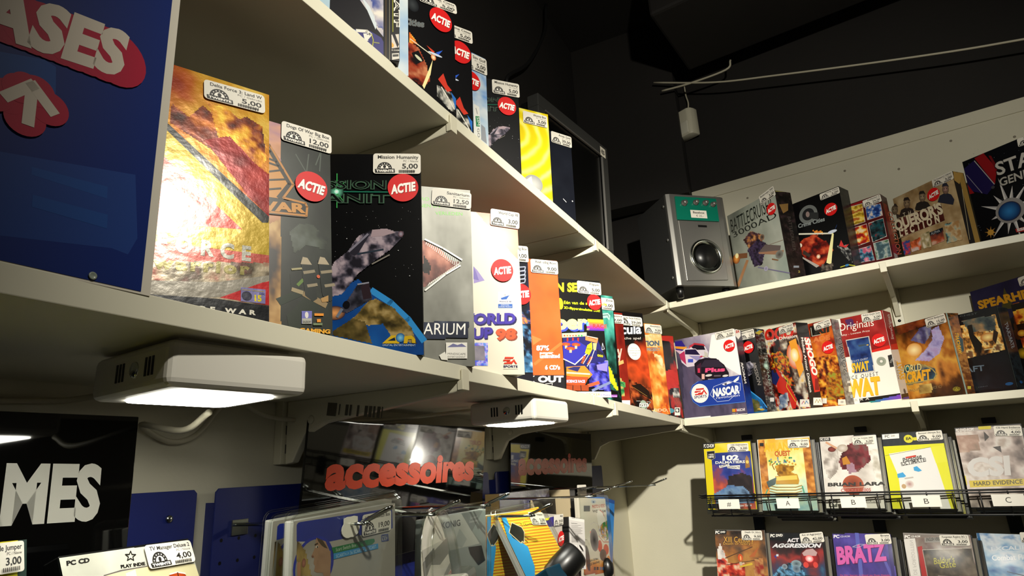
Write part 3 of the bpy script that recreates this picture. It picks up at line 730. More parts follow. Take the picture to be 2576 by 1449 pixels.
t = thing('software_carton', 'dark violet carton with a white swirl hanging below the second header sign', 'box', Matrix.Translation((1.325, .585, -.20)) @ Matrix.Rotation(R(-5), 4, 'Z'))
box('carton', -.20, 0, 0, 0, .03, .155, mat('violet card', '1c1a3c', .3), t, .001)
a = Art(.20, .155)
a.field((0, 0, 1, 1), '16143a26245a1c1a44', c0=.5, cn=.8, su=4, sv=4, seed=611, nx=16, ny=12)
a.field([.35, .0, .62, .05, .8, .02, .98, .03, .9, .12, .6, .2, .45, .22], '2c2a5a7a78a0d8d4dc', c0=.4, cn=1.8, su=14, sv=12, seed=612, nx=40, ny=20)
a.field([.48, .3, .62, .26, .66, .4, .58, .62, .48, .6], '5a58808a88a0e0dce0', c0=.5, cn=1.2, su=10, sv=10, seed=613, nx=24, ny=24)
a.text('HQ', .16, .45, .26, .43, .16, .30, '9a8a70', 0.0); a.ell(.3, .42, .03, .08, '3a9ac8'); a.text('stream', .36, .46, .48, .44, .36, .38, '5a90b8', 0.0)
a.build('front_print', M['pr_gloss'], t, Matrix.Translation((-.20, 0, .155)))
box('edge_strip', -.2045, 0, 0, -.2005, .03, .155, mat('tan edge', '9a8050', .6), t)
t = thing('black_carton', 'black open carton with raw cardboard edges behind the mouse cartons', 'box', Matrix.Translation((1.445, .545, -.20)) @ Matrix.Rotation(R(-4), 4, 'Z'))
box('carton', -.085, 0, 0, 0, .05, .150, mat('black card', '141312', .35), t, .001)
box('edge_strip', -.089, -.001, .0, -.0855, .05, .150, M['carton'], t)
box('flap', -.085, -.03, .1502, 0, 0, .1515, mat('black card inside', '1c1a18', .4), t)
price_label(t, Matrix.Translation((-.085, -.001, .150)), (.40, -.05, .98, -.02, .42, .30), .085, .150, 'Optical Mouse', '', '9,00')
t = thing('black_carton', 'black carton with a tan corner between the tilted pack and the mouse cartons', 'box', Matrix.Translation((1.335, .575, -.20)) @ Matrix.Rotation(R(-8), 4, 'Z'))
box('carton', -.10, 0, 0, 0, .05, .135, mat('black card', '141312', .35), t, .001)
prism('edge_strip', [(-.10, .06), (-.085, .07), (-.08, .11), (-.095, .136), (-.10, .136)], 'y', -.001, -.0002, M['carton'], t)

# ------------------------------------------------------------------ spare cases behind the front ones
def case_stack(pose, w, h, n, label, group, edge):
    mw = face_matrix(pose[:3], *pose[3:])
    first = None
    nth = ('first', 'second', 'third', 'fourth', 'fifth')
    tones = (edge, '1a1a1a', '6a665c', '2c2a28', '8a8678')
    for k in range(1, n + 1):
        q = mw @ Matrix.Translation((.006 * k + .001 * (k % 2), .0165 * k, -.004 * k))
        t = thing('game_case', '%s, %s from the front' % (label, nth[k - 1]) if n > 1 else label, 'game case', q, group)
        bm = bmesh.new(); bm_box(bm, -w, 0, 0, 0, .014, h, .0012); from_bm('case', bm, flat_mat('141414'), t)
        a = Art(.014, h); a.rect(.12, .02, .9, .98, tones[k % 5]); a.rect(.2, .1 + .07 * k, .8, .3 + .05 * k, tones[(k + 2) % 5]); a.rect(.2, .7, .8, .85, tones[(k + 1) % 5])
        a.build('spine_print', M['pr_gloss'], t, Matrix.Translation((0, 0, h)) @ Matrix.Rotation(R(90), 4, 'Z'))
        a = Art(w, h); a.rect(.01, .01, .99, .99, tones[(k + 1) % 5], tones[(k + 3) % 5]); a.build('front_print', M['pr_gloss'], t, Matrix.Translation((-w, 0, h)))

# ------------------------------------------------------------------ boxes, cases and packs, each with its own printed faces
boxed('game_box', 'big wrinkled shiny foil box in fire colours with a yellow slash, beside the blue panel', 'game box', (.3707,.4109,.1234,-.3962,.0911,-.0206), .19, .2358, .03, '7a4a14',
 [('R',0,0,1,1,'a8821c'),('F',[0,0,1,1],'5a0e06861f06b0500cc07c14cc9c28dcb850',{'c0':.62,'cv':-.35,'cn':.9,'su':5,'sv':4,'seed':3,'nx':110,'ny':110}),('F',[.564,.172,.637,.209,.692,.142,.752,.177,.789,.269,.741,.323,.561,.255],'3a1206803008c06a14',{'c0':.5,'cn':1.2,'su':16,'sv':16,'seed':5,'nx':42,'ny':36}),('F',[.717,.126,.794,.121,.857,.156,.892,.137,.967,.161,.986,.306,.941,.402,.843,.34,.782,.313],'4a14048a3a0cd8901cf0c840',{'c0':.5,'cn':1.4,'su':14,'sv':14,'seed':8,'nx':45,'ny':58}),('F',[.706,.29,.815,.245,.931,.336,1,.372,1,.555,.898,.477],'5a0a0a8a1410a82a14',{'c0':.5,'cn':.9,'su':8,'sv':8,'seed':9,'nx':50,'ny':63}),('P',[.207,.019,.549,.27,1,.562,1,.821,.298,.899],'a88c14'),('P',[.549,.258,1,.554,1,.561,.997,.58,.969,.585,.547,.287],'2a2a28'),('P',[.547,.398,.879,.627,.72,.641,.341,.704],'a8362c'),('P',[.281,.734,1,.714,1,.821,.303,.954],'a8463a'),('F',[.29,.823,1,.745,1,.925,.303,.954],'6a2a204a4030a89a80882818',{'c0':.5,'cn':1.1,'su':10,'sv':10,'seed':4,'nx':110,'ny':39}),('P',[.8,.897,.903,.846,1,.817,1,.91,.792,.901],'b81a1e'),('P',[.296,.886,.775,.846,1,.794,1,.813,.8,.897,.306,.984],'8a8478'),('P',[.3,.923,.777,.906,1,.914,1,1,.308,1],'15161a'),('T','FORCE',.537,.753,.917,.747,.538,.696,'57534c',.05,.55),('T','FORCE',.537,.753,.917,.747,.538,.696,'9a988c',.05,.55),('T','warrior',.534,.822,.907,.802,.535,.777,'5c5230',.05,.2),('T','warrior',.534,.822,.907,.802,.535,.777,'8c8246',.05,.2),('T','ART OF WAR',.554,.957,.938,.952,.555,.94,'e6e2d4',.05,.5),('P',[.877,.854,.984,.852,.983,.907,.877,.906],'7d78a8'),('E',.902,.885,.022,.018,'4a4a58','2c2c40'),('T','15',.93,.9,.967,.899,.929,.877,'d8c41c',.05),('T','DIK',.956,.874,.981,.874,.956,.867,'3c3c70',.022),('L',[.882,.863,.918,.862],.0006,'a89a60'),('L',[.926,.862,.975,.861],.0006,'a89a60')],
 labels=[([.69,.027,.973,.013,.692,.112],'Delta Force 3: Land W','PC / Gebruikt','5,00')], material='pr_foil')
boxed('game_box', 'tall box with a dark green panel, orange badge and a grey robot gun arm', 'game box', (.448,.4114,.1234,-.4102,.0818,-.0054), .19, .2254, .035, '2c2c24',
 [('R',0,0,1,1,'242a20'),('F',[.348,.009,.376,0,.726,0,.742,1,.408,1],'3a2016805428b07a50c89070785a90a07a78',{'c0':.75,'cv':-.75,'cn':.5,'su':5,'sv':8,'seed':12,'nx':59,'ny':110}),('F',[.388,.668,.734,.471,.743,1,.408,1],'1c14105a3c1c8c6630a88048c8a468',{'c0':.5,'cn':1.5,'su':10,'sv':7,'seed':14,'nx':59,'ny':96}),('F',[1,0,1,1,.742,1,.726,0],'0e120e1a2018262c242e342c',{'c0':.45,'cv':-.1,'cn':.8,'su':7,'sv':5,'seed':15,'nx':46,'ny':110}),('L',[.806,.135,.865,.216,.877,.117],.0012,'4a524a'),('L',[.916,.163,.947,.082,.938,.19],.0012,'4a524a'),('F',[.777,.528,.825,.476,.898,.47,.981,.523,.964,.578,.865,.571,.802,.624],'20262040483c58605a',{'c0':.5,'cn':1.3,'su':12,'sv':12,'seed':16,'nx':30,'ny':24}),('P',[.78,.718,.849,.688,.846,.772,.788,.786],'151b13'),('P',[.714,.834,.834,.777,.846,.806,.737,.861],'162613'),('P',[.767,.901,.865,.804,.937,.831,.897,.916,.783,.978],'1c2618'),('L',[.822,.761,.846,.737],.003,'5c7a30'),('L',[.796,.785,.842,.793],.004,'9a8a68'),('L',[.858,.798,.961,.835],.006,'8a7450'),('P',[.834,.648,.853,.629,.897,.66,.921,.812,.897,.828,.858,.805],'141c16'),('P',[.834,.666,.845,.631,.869,.632,.893,.661],'a89a80'),('L',[.853,.702,.904,.689],.003,'8a7e66'),('L',[.873,.76,.917,.749],.003,'8a7e66'),('P',[.924,.635,.944,.615,.99,.647,1,.714,1,.81,.987,.818,.947,.795],'141c16'),('P',[.924,.653,.936,.617,.961,.618,.986,.648],'a89a80'),('L',[.944,.689,.996,.677],.003,'8a7e66'),('L',[.964,.749,1.009,.738],.003,'8a7e66'),('L',[.791,.696,.838,.686],.002,'a09870'),('E',.926,.711,.009,.008,'c85a32'),('P',[.937,.81,.978,.791,.978,.819,.945,.826],'a8824a'),('P',[.5,.147,.668,.12,.803,.292,.74,.382,.857,.369,.873,.388,.869,.438,.857,.444,.515,.478],'1a1408'),('L',[.501,.153,.669,.13,.792,.295,.742,.37,.857,.373,.867,.389,.863,.433,.514,.467],.0022,'b5782a'),('P',[.502,.184,.667,.144,.776,.295,.72,.378,.511,.394],'c08434'),('L',[.577,.194,.667,.156,.771,.296,.716,.373],.0032,'1a1408'),('L',[.668,.217,.713,.221,.701,.201,.668,.196],.0022,'1a1408'),('L',[.667,.259,.738,.234],.002,'1a1408'),('L',[.668,.3,.75,.278],.002,'1a1408'),('L',[.669,.345,.727,.328],.002,'1a1408'),('T','WAR',.59,.456,.85,.421,.588,.413,'c08434',.05),('P',[.839,.876,.891,.871,.89,.926,.839,.931],'6a6ab4'),('P',[.841,.908,.889,.903,.889,.927,.841,.931],'a8a8a0'),('E',.864,.891,.009,.014,'d8d4d0'),('T','SALESOFT',.843,.927,.887,.925,.843,.917,'3a3a3a',.022),('P',[.903,.88,.951,.876,.951,.887,.903,.891],'e08c20'),('P',[.916,.904,.936,.902,.936,.916,.916,.918],'e08c20'),('P',[.897,.923,.944,.919,.944,.929,.897,.933],'6a7a5a'),('T','GAMING',.826,.968,.985,.962,.827,.95,'e0a020',.05)],
 labels=[([.725,-.016,1.005,-.011,.725,.085],'Dogs Of War Big Box','PC / Gebruikt','12,00')], sales=[(.888,.285,.0167,-.1)])
boxed('game_box', 'shrink-wrapped black box with a grey spaceship above a blue planet on the lower left shelf', 'game box', (.56,.3846,.1235,-.9918,-.0027,-.0036), .19, .2411, .03, '0c0c0c',
 [('R',0,0,1,1,'060607'),('E',.588,.306,.001,.001,'c8c8c8'),('E',.671,.327,.001,.001,'c8c8c8'),('E',.504,.418,.001,.001,'c8c8c8'),('E',.938,.572,.001,.001,'c8c8c8'),('E',.862,.354,.001,.001,'c8c8c8'),('E',.744,.374,.001,.001,'c8c8c8'),('E',.556,.307,.001,.001,'c8c8c8'),('E',.583,.613,.001,.001,'c8c8c8'),('E',.893,.574,.001,.001,'c8c8c8'),('E',.88,.343,.001,.001,'c8c8c8'),('E',.629,.504,.001,.001,'c8c8c8'),('E',.843,.591,.001,.001,'c8c8c8'),('E',.922,.302,.001,.001,'c8c8c8'),('E',.779,.522,.001,.001,'c8c8c8'),('E',.728,.336,.001,.001,'c8c8c8'),('E',.711,.302,.001,.001,'c8c8c8'),('E',.947,.596,.001,.001,'c8c8c8'),('E',.749,.383,.001,.001,'c8c8c8'),('E',.935,.487,.001,.001,'c8c8c8'),('E',.92,.589,.001,.001,'c8c8c8'),('E',.729,.425,.003,.002,'c8c8c8'),('E',.776,.432,.001,.001,'c8c8c8'),('E',.551,.383,.001,.001,'c8c8c8'),('E',.887,.285,.001,.001,'c8c8c8'),('E',.496,.502,.001,.001,'c8c8c8'),('E',.614,.469,.001,.001,'c8c8c8'),('E',.71,.398,.003,.002,'c8c8c8'),('E',.983,.345,.001,.001,'c8c8c8'),('E',.68,.345,.001,.001,'c8c8c8'),('E',.793,.374,.001,.001,'c8c8c8'),('E',.653,.548,.001,.001,'c8c8c8'),('E',.634,.478,.001,.001,'c8c8c8'),('E',.935,.308,.001,.001,'c8c8c8'),('E',.5,.353,.001,.001,'c8c8c8'),('E',.861,.502,.003,.002,'c8c8c8'),('E',.59,.393,.001,.001,'c8c8c8'),('E',.561,.44,.003,.002,'c8c8c8'),('E',.495,.528,.001,.001,'c8c8c8'),('E',.926,.628,.003,.002,'c8c8c8'),('E',.845,.629,.001,.001,'c8c8c8'),('L',[.433,.2,.804,.205],.0015,'1c6a52'),('E',.496,.202,.042,.037,'7ad4b0','0a1c14'),('L',[.496,.108,.5,.284],.0012,'3c9a50'),('L',[.455,.248,.547,.146],.001,'3c9a50'),('L',[.447,.15,.539,.253],.001,'3c9a50'),('E',.496,.202,.014,.012,'ffffff','8ae8c8'),('T','SSION',.432,.186,.795,.189,.433,.141,'3f5c48',.05),('T','SSION',.432,.186,.795,.189,.433,.141,'070908',0),('T','ANIT',.414,.258,.815,.261,.414,.212,'3f5c48',.05),('T','ANIT',.414,.258,.815,.261,.414,.212,'070908',0),('F',[.4,.728,.629,.64,.711,.692,.854,.78,.955,.874,1,.944,1,1,.901,1,.407,.925],'0a2c6a12488c1c68b0',{'c0':.4,'cn':.6,'su':5,'sv':5,'seed':24,'nx':84,'ny':61}),('L',[.711,.697,.813,.754,.914,.836,.999,.933],.007,'2f86c8'),('F',[.592,.832,.631,.8,.691,.743,.732,.735,.833,.78,.934,.874,.963,.949,.833,.929,.773,.853,.692,.859],'2c24104c401e7a6434a08a58',{'c0':.5,'cn':1.6,'su':15,'sv':15,'seed':25,'nx':69,'ny':46}),('F',[.494,.879,.602,.824,.672,.842,.713,.942,.494,.899],'2c2412504422786438',{'c0':.5,'cn':1.4,'su':15,'sv':15,'seed':26,'nx':37,'ny':24}),('E',.502,.797,.059,.033,'e8a060','2a2030'),('F',[.447,.636,.495,.551,.57,.504,.626,.43,.709,.399,.793,.394,.846,.41,.893,.41,.888,.437,.814,.499,.72,.555,.629,.614,.599,.648,.539,.71,.43,.729],'1c1a22403c48645c688a7c86a898a0',{'c0':.48,'cv':-.15,'cn':1.9,'su':22,'sv':20,'seed':21,'nx':85,'ny':73}),('P',[.571,.509,.678,.412,.694,.422,.627,.518,.607,.527],'26242e'),('L',[.576,.504,.683,.421],.0024,'7a7684'),('P',[.709,.399,.793,.394,.846,.414,.772,.431,.699,.435],'a08c92'),('E',.877,.422,.015,.015,'9a94a4','5a3a40'),('L',[.71,.568,.809,.525],.0016,'7a756c'),('L',[.627,.518,.772,.498],.002,'26303c'),('F',[.59,.715,.629,.665,.69,.656,.711,.735,.571,.799,.531,.79],'1a1a22383844555060',{'c0':.5,'cn':1.5,'su':20,'sv':18,'seed':22,'nx':33,'ny':32}),('P',[.645,.674,.692,.658,.707,.731,.661,.738],'2a1e24'),('L',[.629,.665,.69,.658],.0016,'8a8a96'),('E',.566,.761,.02,.019,'0c0c10'),('L',[.517,.814,.541,.781],.003,'6a7484'),('P',[.768,.943,.818,.908,.873,.909,.863,.946],'c8a41c'),('P',[.798,.932,.838,.917,.843,.933],'0e2038'),('E',.87,.92,.026,.021,'7ac0e0','0a4a8a'),('P',[.888,.946,.893,.914,.934,.911,.954,.928,.955,.947,.935,.946,.933,.928,.913,.928,.909,.947],'c8a41c'),('T','DIGITAL ENTERTAINMENT',.77,.955,.955,.961,.77,.946,'b8c8d8',0)],
 labels=[([.712,0,1.002,.002,.711,.108],'Mission Humanity','PC / Nieuw','5,00')], sales=[(.892,.183,.0176,.16)], material='pr_gloss')
boxed('game_box', 'silvery grey box with torn gauze around an eye and a white label', 'game box', (.6658,.3817,.1235,-.794,-.0254,0), .19, .2327, .03, '8a8a84',
 [('R',0,0,1,1,'7c7c74'),('F',[0,0,1,1],'585850686860787870888880',{'c0':.5,'cv':.05,'cn':1,'su':7,'sv':3,'seed':31,'nx':110,'ny':110}),('T','UIT VRO',.548,.089,.714,.083,.548,.07,'4a8a2c',0),('T','VISIONEN EN',.548,.13,.789,.119,.548,.111,'4a8a2c',0),('T','VERLEDEN',.753,.163,.944,.156,.753,.144,'4a8a2c',0),('F',[.462,.332,.682,.317,.779,.358,.847,.422,.914,.431,.895,.461,.825,.488,.747,.532,.679,.578,.463,.573],'3a1c1a6a4038946050a87868',{'c0':.5,'cn':1.1,'su':12,'sv':9,'seed':32,'nx':65,'ny':45}),('F',[.671,.396,.719,.46,.709,.509,.661,.495],'0c08063a2420',{'c0':.3,'cn':1,'su':12,'sv':12,'seed':33,'nx':6,'ny':15}),('L',[.687,.338,.697,.316],.0007,'c8c6bc'),('L',[.698,.57,.71,.553],.0007,'c8c6bc'),('L',[.698,.345,.708,.322],.0007,'c8c6bc'),('L',[.71,.563,.722,.547],.0007,'c8c6bc'),('L',[.71,.351,.72,.328],.0007,'c8c6bc'),('L',[.721,.556,.733,.54],.0007,'c8c6bc'),('L',[.721,.358,.732,.335],.0007,'c8c6bc'),('L',[.733,.549,.745,.533],.0007,'c8c6bc'),('L',[.733,.365,.743,.341],.0007,'c8c6bc'),('L',[.745,.543,.757,.526],.0007,'c8c6bc'),('L',[.745,.372,.755,.347],.0007,'c8c6bc'),('L',[.756,.536,.768,.519],.0007,'c8c6bc'),('L',[.756,.379,.766,.353],.0007,'c8c6bc'),('L',[.768,.529,.78,.512],.0007,'c8c6bc'),('L',[.768,.386,.778,.359],.0007,'c8c6bc'),('L',[.78,.522,.792,.505],.0007,'c8c6bc'),('L',[.779,.393,.79,.365],.0007,'c8c6bc'),('L',[.792,.515,.804,.498],.0007,'c8c6bc'),('L',[.791,.4,.801,.371],.0007,'c8c6bc'),('L',[.804,.508,.816,.491],.0007,'c8c6bc'),('L',[.803,.407,.813,.377],.0007,'c8c6bc'),('L',[.815,.501,.828,.484],.0007,'c8c6bc'),('L',[.814,.414,.825,.383],.0007,'c8c6bc'),('L',[.827,.494,.839,.477],.0007,'c8c6bc'),('L',[.826,.421,.837,.39],.0007,'c8c6bc'),('L',[.839,.487,.851,.47],.0007,'c8c6bc'),('L',[.838,.428,.848,.396],.0007,'c8c6bc'),('L',[.851,.48,.863,.463],.0007,'c8c6bc'),('L',[.849,.435,.86,.402],.0007,'c8c6bc'),('L',[.863,.473,.876,.456],.0007,'c8c6bc'),('L',[.861,.442,.872,.408],.0007,'c8c6bc'),('L',[.875,.466,.888,.449],.0007,'c8c6bc'),('L',[.873,.449,.884,.414],.0007,'c8c6bc'),('L',[.887,.459,.9,.442],.0007,'c8c6bc'),('L',[.884,.456,.895,.42],.0007,'c8c6bc'),('L',[.899,.452,.912,.435],.0007,'c8c6bc'),('L',[.682,.313,.799,.357,.926,.418],.0022,'d0cec6'),('L',[.679,.598,.815,.505,.915,.452],.002,'d0cec6'),('F',[.401,.772,.965,.763,.952,.854,.402,.859],'0c1428141e38505a68',{'c0':.25,'cn':1,'su':16,'sv':9,'seed':34,'nx':68,'ny':13}),('T','SANITARIUM',.406,.837,.943,.834,.41,.776,'e8e6e0',0),('P',[.809,.877,.948,.876,.946,.961,.807,.961],'dedbd2'),('P',[.816,.902,.855,.882,.883,.89,.912,.882,.943,.899],'6a6a94'),('T','MINDSCAPE',.817,.941,.937,.943,.817,.931,'5a5a54',0),('T','ENTERTAINMENT',.817,.957,.934,.958,.817,.948,'7a7a74',0),('P',[.763,.944,.801,.925,.819,.97,.777,.967],'d8d6cc')],
 labels=[([.732,.009,1.007,.017,.724,.107],'Sanitarium','PC / Gebruikt','12,50')], material='pr_silver')
boxed('game_box', 'cream box with a red corner and big purple and red lettering', 'game box', (.7782,.3684,.1235,-.7352,-.0233,0), .19, .2322, .03, 'd8d2c0',
 [('R',0,0,1,1,'d4cebc'),('F',[1,0,1,.145,.991,.292,.957,.266,.857,.168,.768,.089,.671,0],'f0d8c8d88068b8402ca83a2c',{'c0':0,'cr':1.2,'cn':.1,'su':4,'sv':4,'seed':41,'uc':.763,'vc':.184,'nx':33,'ny':38}),('P',[.634,.35,.664,.375,.718,.436,.633,.458],'8a7cb4'),('P',[.634,.35,.653,.385,.673,.438,.631,.431],'6a5ca4'),('P',[.819,.502,.932,.498,.928,.571,.816,.575],'e8e6de'),('E',.873,.52,.021,.013,'8a8a94','e8e6de'),('P',[.838,.54,.908,.519,.883,.547,.843,.55],'2a5aa8'),('T','FRANCE 98',.825,.567,.919,.564,.826,.558,'1c2c6a',.022),('P',[.816,.578,.928,.574,.927,.598,.815,.602],'2458a8'),('T','OFFICIAL',.836,.587,.904,.584,.836,.581,'e8e6de',0),('T','LICENSED PRODUCT',.82,.598,.922,.594,.821,.592,'e8e6de',0),('T','WORLD',.5,.718,.955,.699,.505,.656,'1c1650',.05),('T','WORLD',.495,.71,.944,.691,.5,.647,'3c2c98',.05),('T','CUP',.524,.801,.764,.79,.528,.74,'1c1650',.05),('T','CUP',.519,.795,.759,.783,.523,.733,'3c2c98',.05),('T','98',.791,.8,.952,.793,.797,.737,'8a4030',.05),('T','98',.786,.793,.941,.786,.791,.73,'d85430',.05),('F',[.621,.818,.724,.816,.718,.949,.616,.95],'3c5ad88a4cc83090e0b0a0e0',{'c0':.5,'cn':2.4,'su':60,'sv':60,'seed':42,'nx':23,'ny':37}),('F',[.604,.836,.699,.834,.696,.919,.601,.92],'5a5a6a7a7484908a94',{'c0':.5,'cn':1,'su':14,'sv':14,'seed':43,'nx':10,'ny':11}),('P',[.851,.897,.921,.897,.914,.907,.846,.908],'c8341c'),('P',[.839,.913,.895,.912,.89,.919,.863,.92,.861,.925,.899,.924,.92,.909,.943,.938,.93,.938,.917,.923,.903,.938,.838,.939,.845,.93,.863,.93,.868,.921,.834,.922],'c8341c'),('T','SPORTS',.836,.959,.946,.959,.836,.946,'2c2c5a',.022),('L',[.835,.968,.947,.967],.0004,'8a8478')],
 labels=[([.782,-.031,1.017,-.015,.777,.078],'World Cup 98','PC / Gebruikt','3,00')], sales=[(.855,.367,.0165,.16)])
boxed('game_box', 'narrow showing strip of a dark blue box between cream and orange boxes', 'game box', (.9249,.4234,.1235,-.6599,-.0303,0), .19, .24, .03, '12121c',
 [('F',[0,0,1,1],'06060c0c0e1a141c3c1e2c5a',{'c0':.4,'cv':-.2,'cn':.9,'su':10,'sv':6,'seed':51,'nx':89,'ny':110}),('L',[.859,.166,.975,.153,.966,.18,.872,.197],.0016,'9aa0b4'),('L',[.858,.196,.973,.183,.964,.21,.87,.227],.0016,'9aa0b4'),('L',[.856,.226,.971,.213,.962,.24,.868,.256],.0016,'9aa0b4'),('L',[.854,.255,.969,.242,.96,.269,.867,.286],.0016,'9aa0b4'),('F',[.842,.469,1,.466,1,.564,.837,.57],'0a0e1c1c3c6ac87828e0b060',{'c0':.3,'cn':1.8,'su':26,'sv':26,'seed':52,'nx':13,'ny':11}),('F',[.851,.57,1,.564,1,.815,.837,.818],'0a0c1410182c243c5c4a7aa0',{'c0':.4,'cn':1.9,'su':30,'sv':26,'seed':53,'nx':13,'ny':28}),('F',[.838,.799,1,.795,1,.894,.832,.896],'1c344c3a6a94a8c8d8',{'c0':.4,'cn':1.6,'su':20,'sv':20,'seed':54,'nx':14,'ny':11}),('P',[.818,.906,1,.904,1,1,.813,1],'14121c')],
 labels=[([.726,.007,1.002,-.003,.724,.124],'Adventure Big Box','PC / Gebruikt','9,00')], sales=[(.916,.357,.0178,.16)])
boxed('game_box', 'plain bright orange box with a black base band and white lettering', 'game box', (1.0277,.4104,.1235,-.7259,-.0227,0), .19, .24, .032, 'c84a1c',
 [('R',0,0,1,1,'d8501c'),('F',[.402,.022,.856,0,1,0,1,.873,.358,.876],'d04a1cde5820e0602a',{'c0':.5,'cn':.8,'su':4,'sv':4,'seed':61,'nx':51,'ny':90}),('P',[.693,.586,.791,.614,.703,.659],'e87038'),('L',[.708,.796,.853,.715,.992,.639],.005,'e06830'),('P',[.358,.877,1,.875,1,1,.567,1,.351,.999],'17161a'),('T','BLACK OUT',.327,.928,.985,.924,.331,.884,'f4f0e6',.05),('L',[.805,.939,.875,.934,.869,.949],.0008,'d8d4c8'),('T','87%',.735,.698,.861,.697,.738,.662,'6a2410',.05),('T','87%',.732,.696,.858,.694,.735,.66,'f8f2e6',.05),('T','power',.763,.722,.898,.72,.764,.705,'f8f2e6',.05),('T','unlimited',.762,.754,.968,.75,.765,.725,'6a2410',.05),('T','unlimited',.761,.752,.966,.748,.763,.723,'f8f2e6',.05),('T',"6 CD's",.812,.837,.962,.836,.814,.805,'6a2410',.05),('T',"6 CD's",.808,.835,.959,.834,.81,.804,'f8f2e6',.05)],
 labels=[([.717,.001,1.004,0,.712,.108],'Reah (Big Box)','PC / Gebruikt','9,00')])
boxed('game_box', 'black box with pinball tables, yellow lettering and a colourful racing car', 'game box', (1.1832,.3789,.1223,-.7134,.0063,0), .19, .2364, .032, '16140e',
 [('R',0,0,1,1,'0c0c0a'),('T','DE GOUDEN SERIE',-.123,.144,.873,.097,-.116,.067,'e8dc28',.05),('E',.508,.221,.032,.049,'f0d020'),('T','Eén van de schokkende',.545,.22,1.062,.216,.548,.194,'d4e020',.022),('T','3D-flippersimulaties ooit!',.544,.262,.972,.276,.546,.241,'d4e020',.022),('T','Super',.196,.46,.806,.44,.207,.337,'3848c0',.05),('T','Super',.181,.445,.787,.425,.191,.324,'f0ec8c',.05),('F',[.807,.342,1,.344,1,.439,.794,.44],'f0d828e87828a02c8a2c2ca0',{'c0':0,'cv':1,'cn':.1,'nx':13,'ny':9}),('T','RACE',.862,.415,1.034,.415,.866,.383,'d83c28',.022),('T','E',.79,.4,.823,.399,.793,.372,'58b8c0',.05),('T','RT',.789,.439,.824,.438,.79,.425,'c8c030',.022),('P',[.504,.473,.757,.458,.8,.491,.913,.522,1,.702,1,.713,.763,.78,.507,.758],'20205c'),('P',[.498,.473,.786,.457,.782,.491,.495,.51],'a8b494'),('E',.525,.492,.009,.007,'c83820'),('E',.557,.491,.009,.007,'a87828'),('E',.59,.491,.007,.006,'c83820'),('E',.623,.49,.007,.006,'b82828'),('E',.657,.489,.009,.007,'a86020'),('E',.69,.488,.009,.007,'28a048'),('E',.724,.487,.009,.007,'28a048'),('P',[.548,.509,.566,.509,.562,.546,.543,.546],'b82818'),('P',[.61,.508,.628,.507,.624,.544,.606,.545],'b82818'),('P',[.67,.506,.688,.506,.684,.543,.665,.544],'b82818'),('P',[.496,.547,.657,.527,.766,.575,.771,.624,.616,.729,.492,.686],'2c2c94'),('L',[.492,.686,.616,.729,.77,.633],.002,'d8d8c0'),('E',.534,.564,.05,.015,'e86030','a83018'),('P',[.519,.575,.546,.574,.543,.599,.516,.599],'d8b488'),('E',.647,.565,.051,.015,'e86030','a83018'),('P',[.632,.575,.659,.574,.656,.599,.629,.6],'d8b488'),('E',.58,.599,.051,.015,'e86030','a83018'),('P',[.566,.609,.593,.608,.59,.633,.563,.633],'d8b488'),('P',[.765,.491,.915,.505,.898,.547,.761,.525],'c87848'),('L',[.788,.491,.903,.505],.0015,'e0c8b0'),('L',[.799,.499,.89,.518],.001,'6a3018'),('P',[.779,.566,.834,.54,.833,.598,.791,.649,.741,.633],'c8c820'),('T','0000',.762,.604,.82,.605,.764,.59,'26260c',.022),('P',[.845,.548,.892,.547,.872,.61,.844,.602],'d8c870'),('P',[.891,.597,.968,.638,.953,.663,.877,.656],'1c1c30'),('T','000',.883,.66,.95,.667,.885,.641,'d8d020',.022),('E',.732,.662,.016,.006,'e85830'),('E',.812,.669,.016,.006,'e85830'),('E',.724,.675,.016,.006,'e85830'),('E',.801,.682,.016,.006,'e85830'),('E',.715,.688,.016,.006,'e85830'),('E',.79,.696,.016,.005,'e85830'),('E',.707,.702,.016,.005,'e85830'),('E',.779,.709,.016,.006,'e85830'),('E',.698,.715,.016,.005,'e85830'),('E',.768,.722,.016,.006,'e85830'),('L',[.855,.606,.797,.698,.751,.744],.0014,'c8c8b8'),('L',[.78,.649,.708,.724],.0012,'c8c8b8'),('L',[.966,.696,.946,.795,.993,.795,1.001,.696],.001,'b8b8c8',True),('L',[.957,.546,.974,.596,.943,.605],.001,'b8b8c8',True),('F',[.782,.723,1,.697,1,.925,.999,.958,.758,.909],'12103c2c2c8a4a48c06a68a8',{'c0':.5,'cn':1.7,'su':22,'sv':18,'seed':63,'nx':16,'ny':24}),('P',[.862,.73,.993,.712,.982,.787,.868,.771],'7a70b8'),('L',[.748,.901,.866,.877],.006,'d85030'),('L',[.789,.941,.999,.877],.005,'6a7498'),('P',[.513,.75,.723,.74,.805,.812,.755,.845,.505,.822],'c87828'),('P',[.517,.766,.597,.749,.676,.748,.637,.789],'26265a'),('L',[.514,.798,.771,.808],.003,'e0c8a0'),('P',[.505,.826,.757,.833,.703,.901,.498,.893],'c04420'),('T','SCIENCE RACE',.501,.876,.708,.877,.503,.855,'9ab0d8',.05),('P',[.497,.897,.749,.897,.743,.945,.492,.94],'8a3a1c'),('L',[.569,.901,.564,.94],.0015,'1c1210'),('L',[.658,.901,.658,.945],.0015,'1c1210'),('P',[0,.948,1,.951,1,.998,0,.992],'e8ded0'),('T','DATA BECKER',.577,.976,.869,.983,.579,.958,'d88a50',.022),('T','software',.877,.983,.989,.987,.879,.967,'6a64a8',.022)],
 labels=[([.72,.01,1.007,.011,.709,.119],'Flipper','','5,00')], sales=[(.906,.194,.0165,.16)])
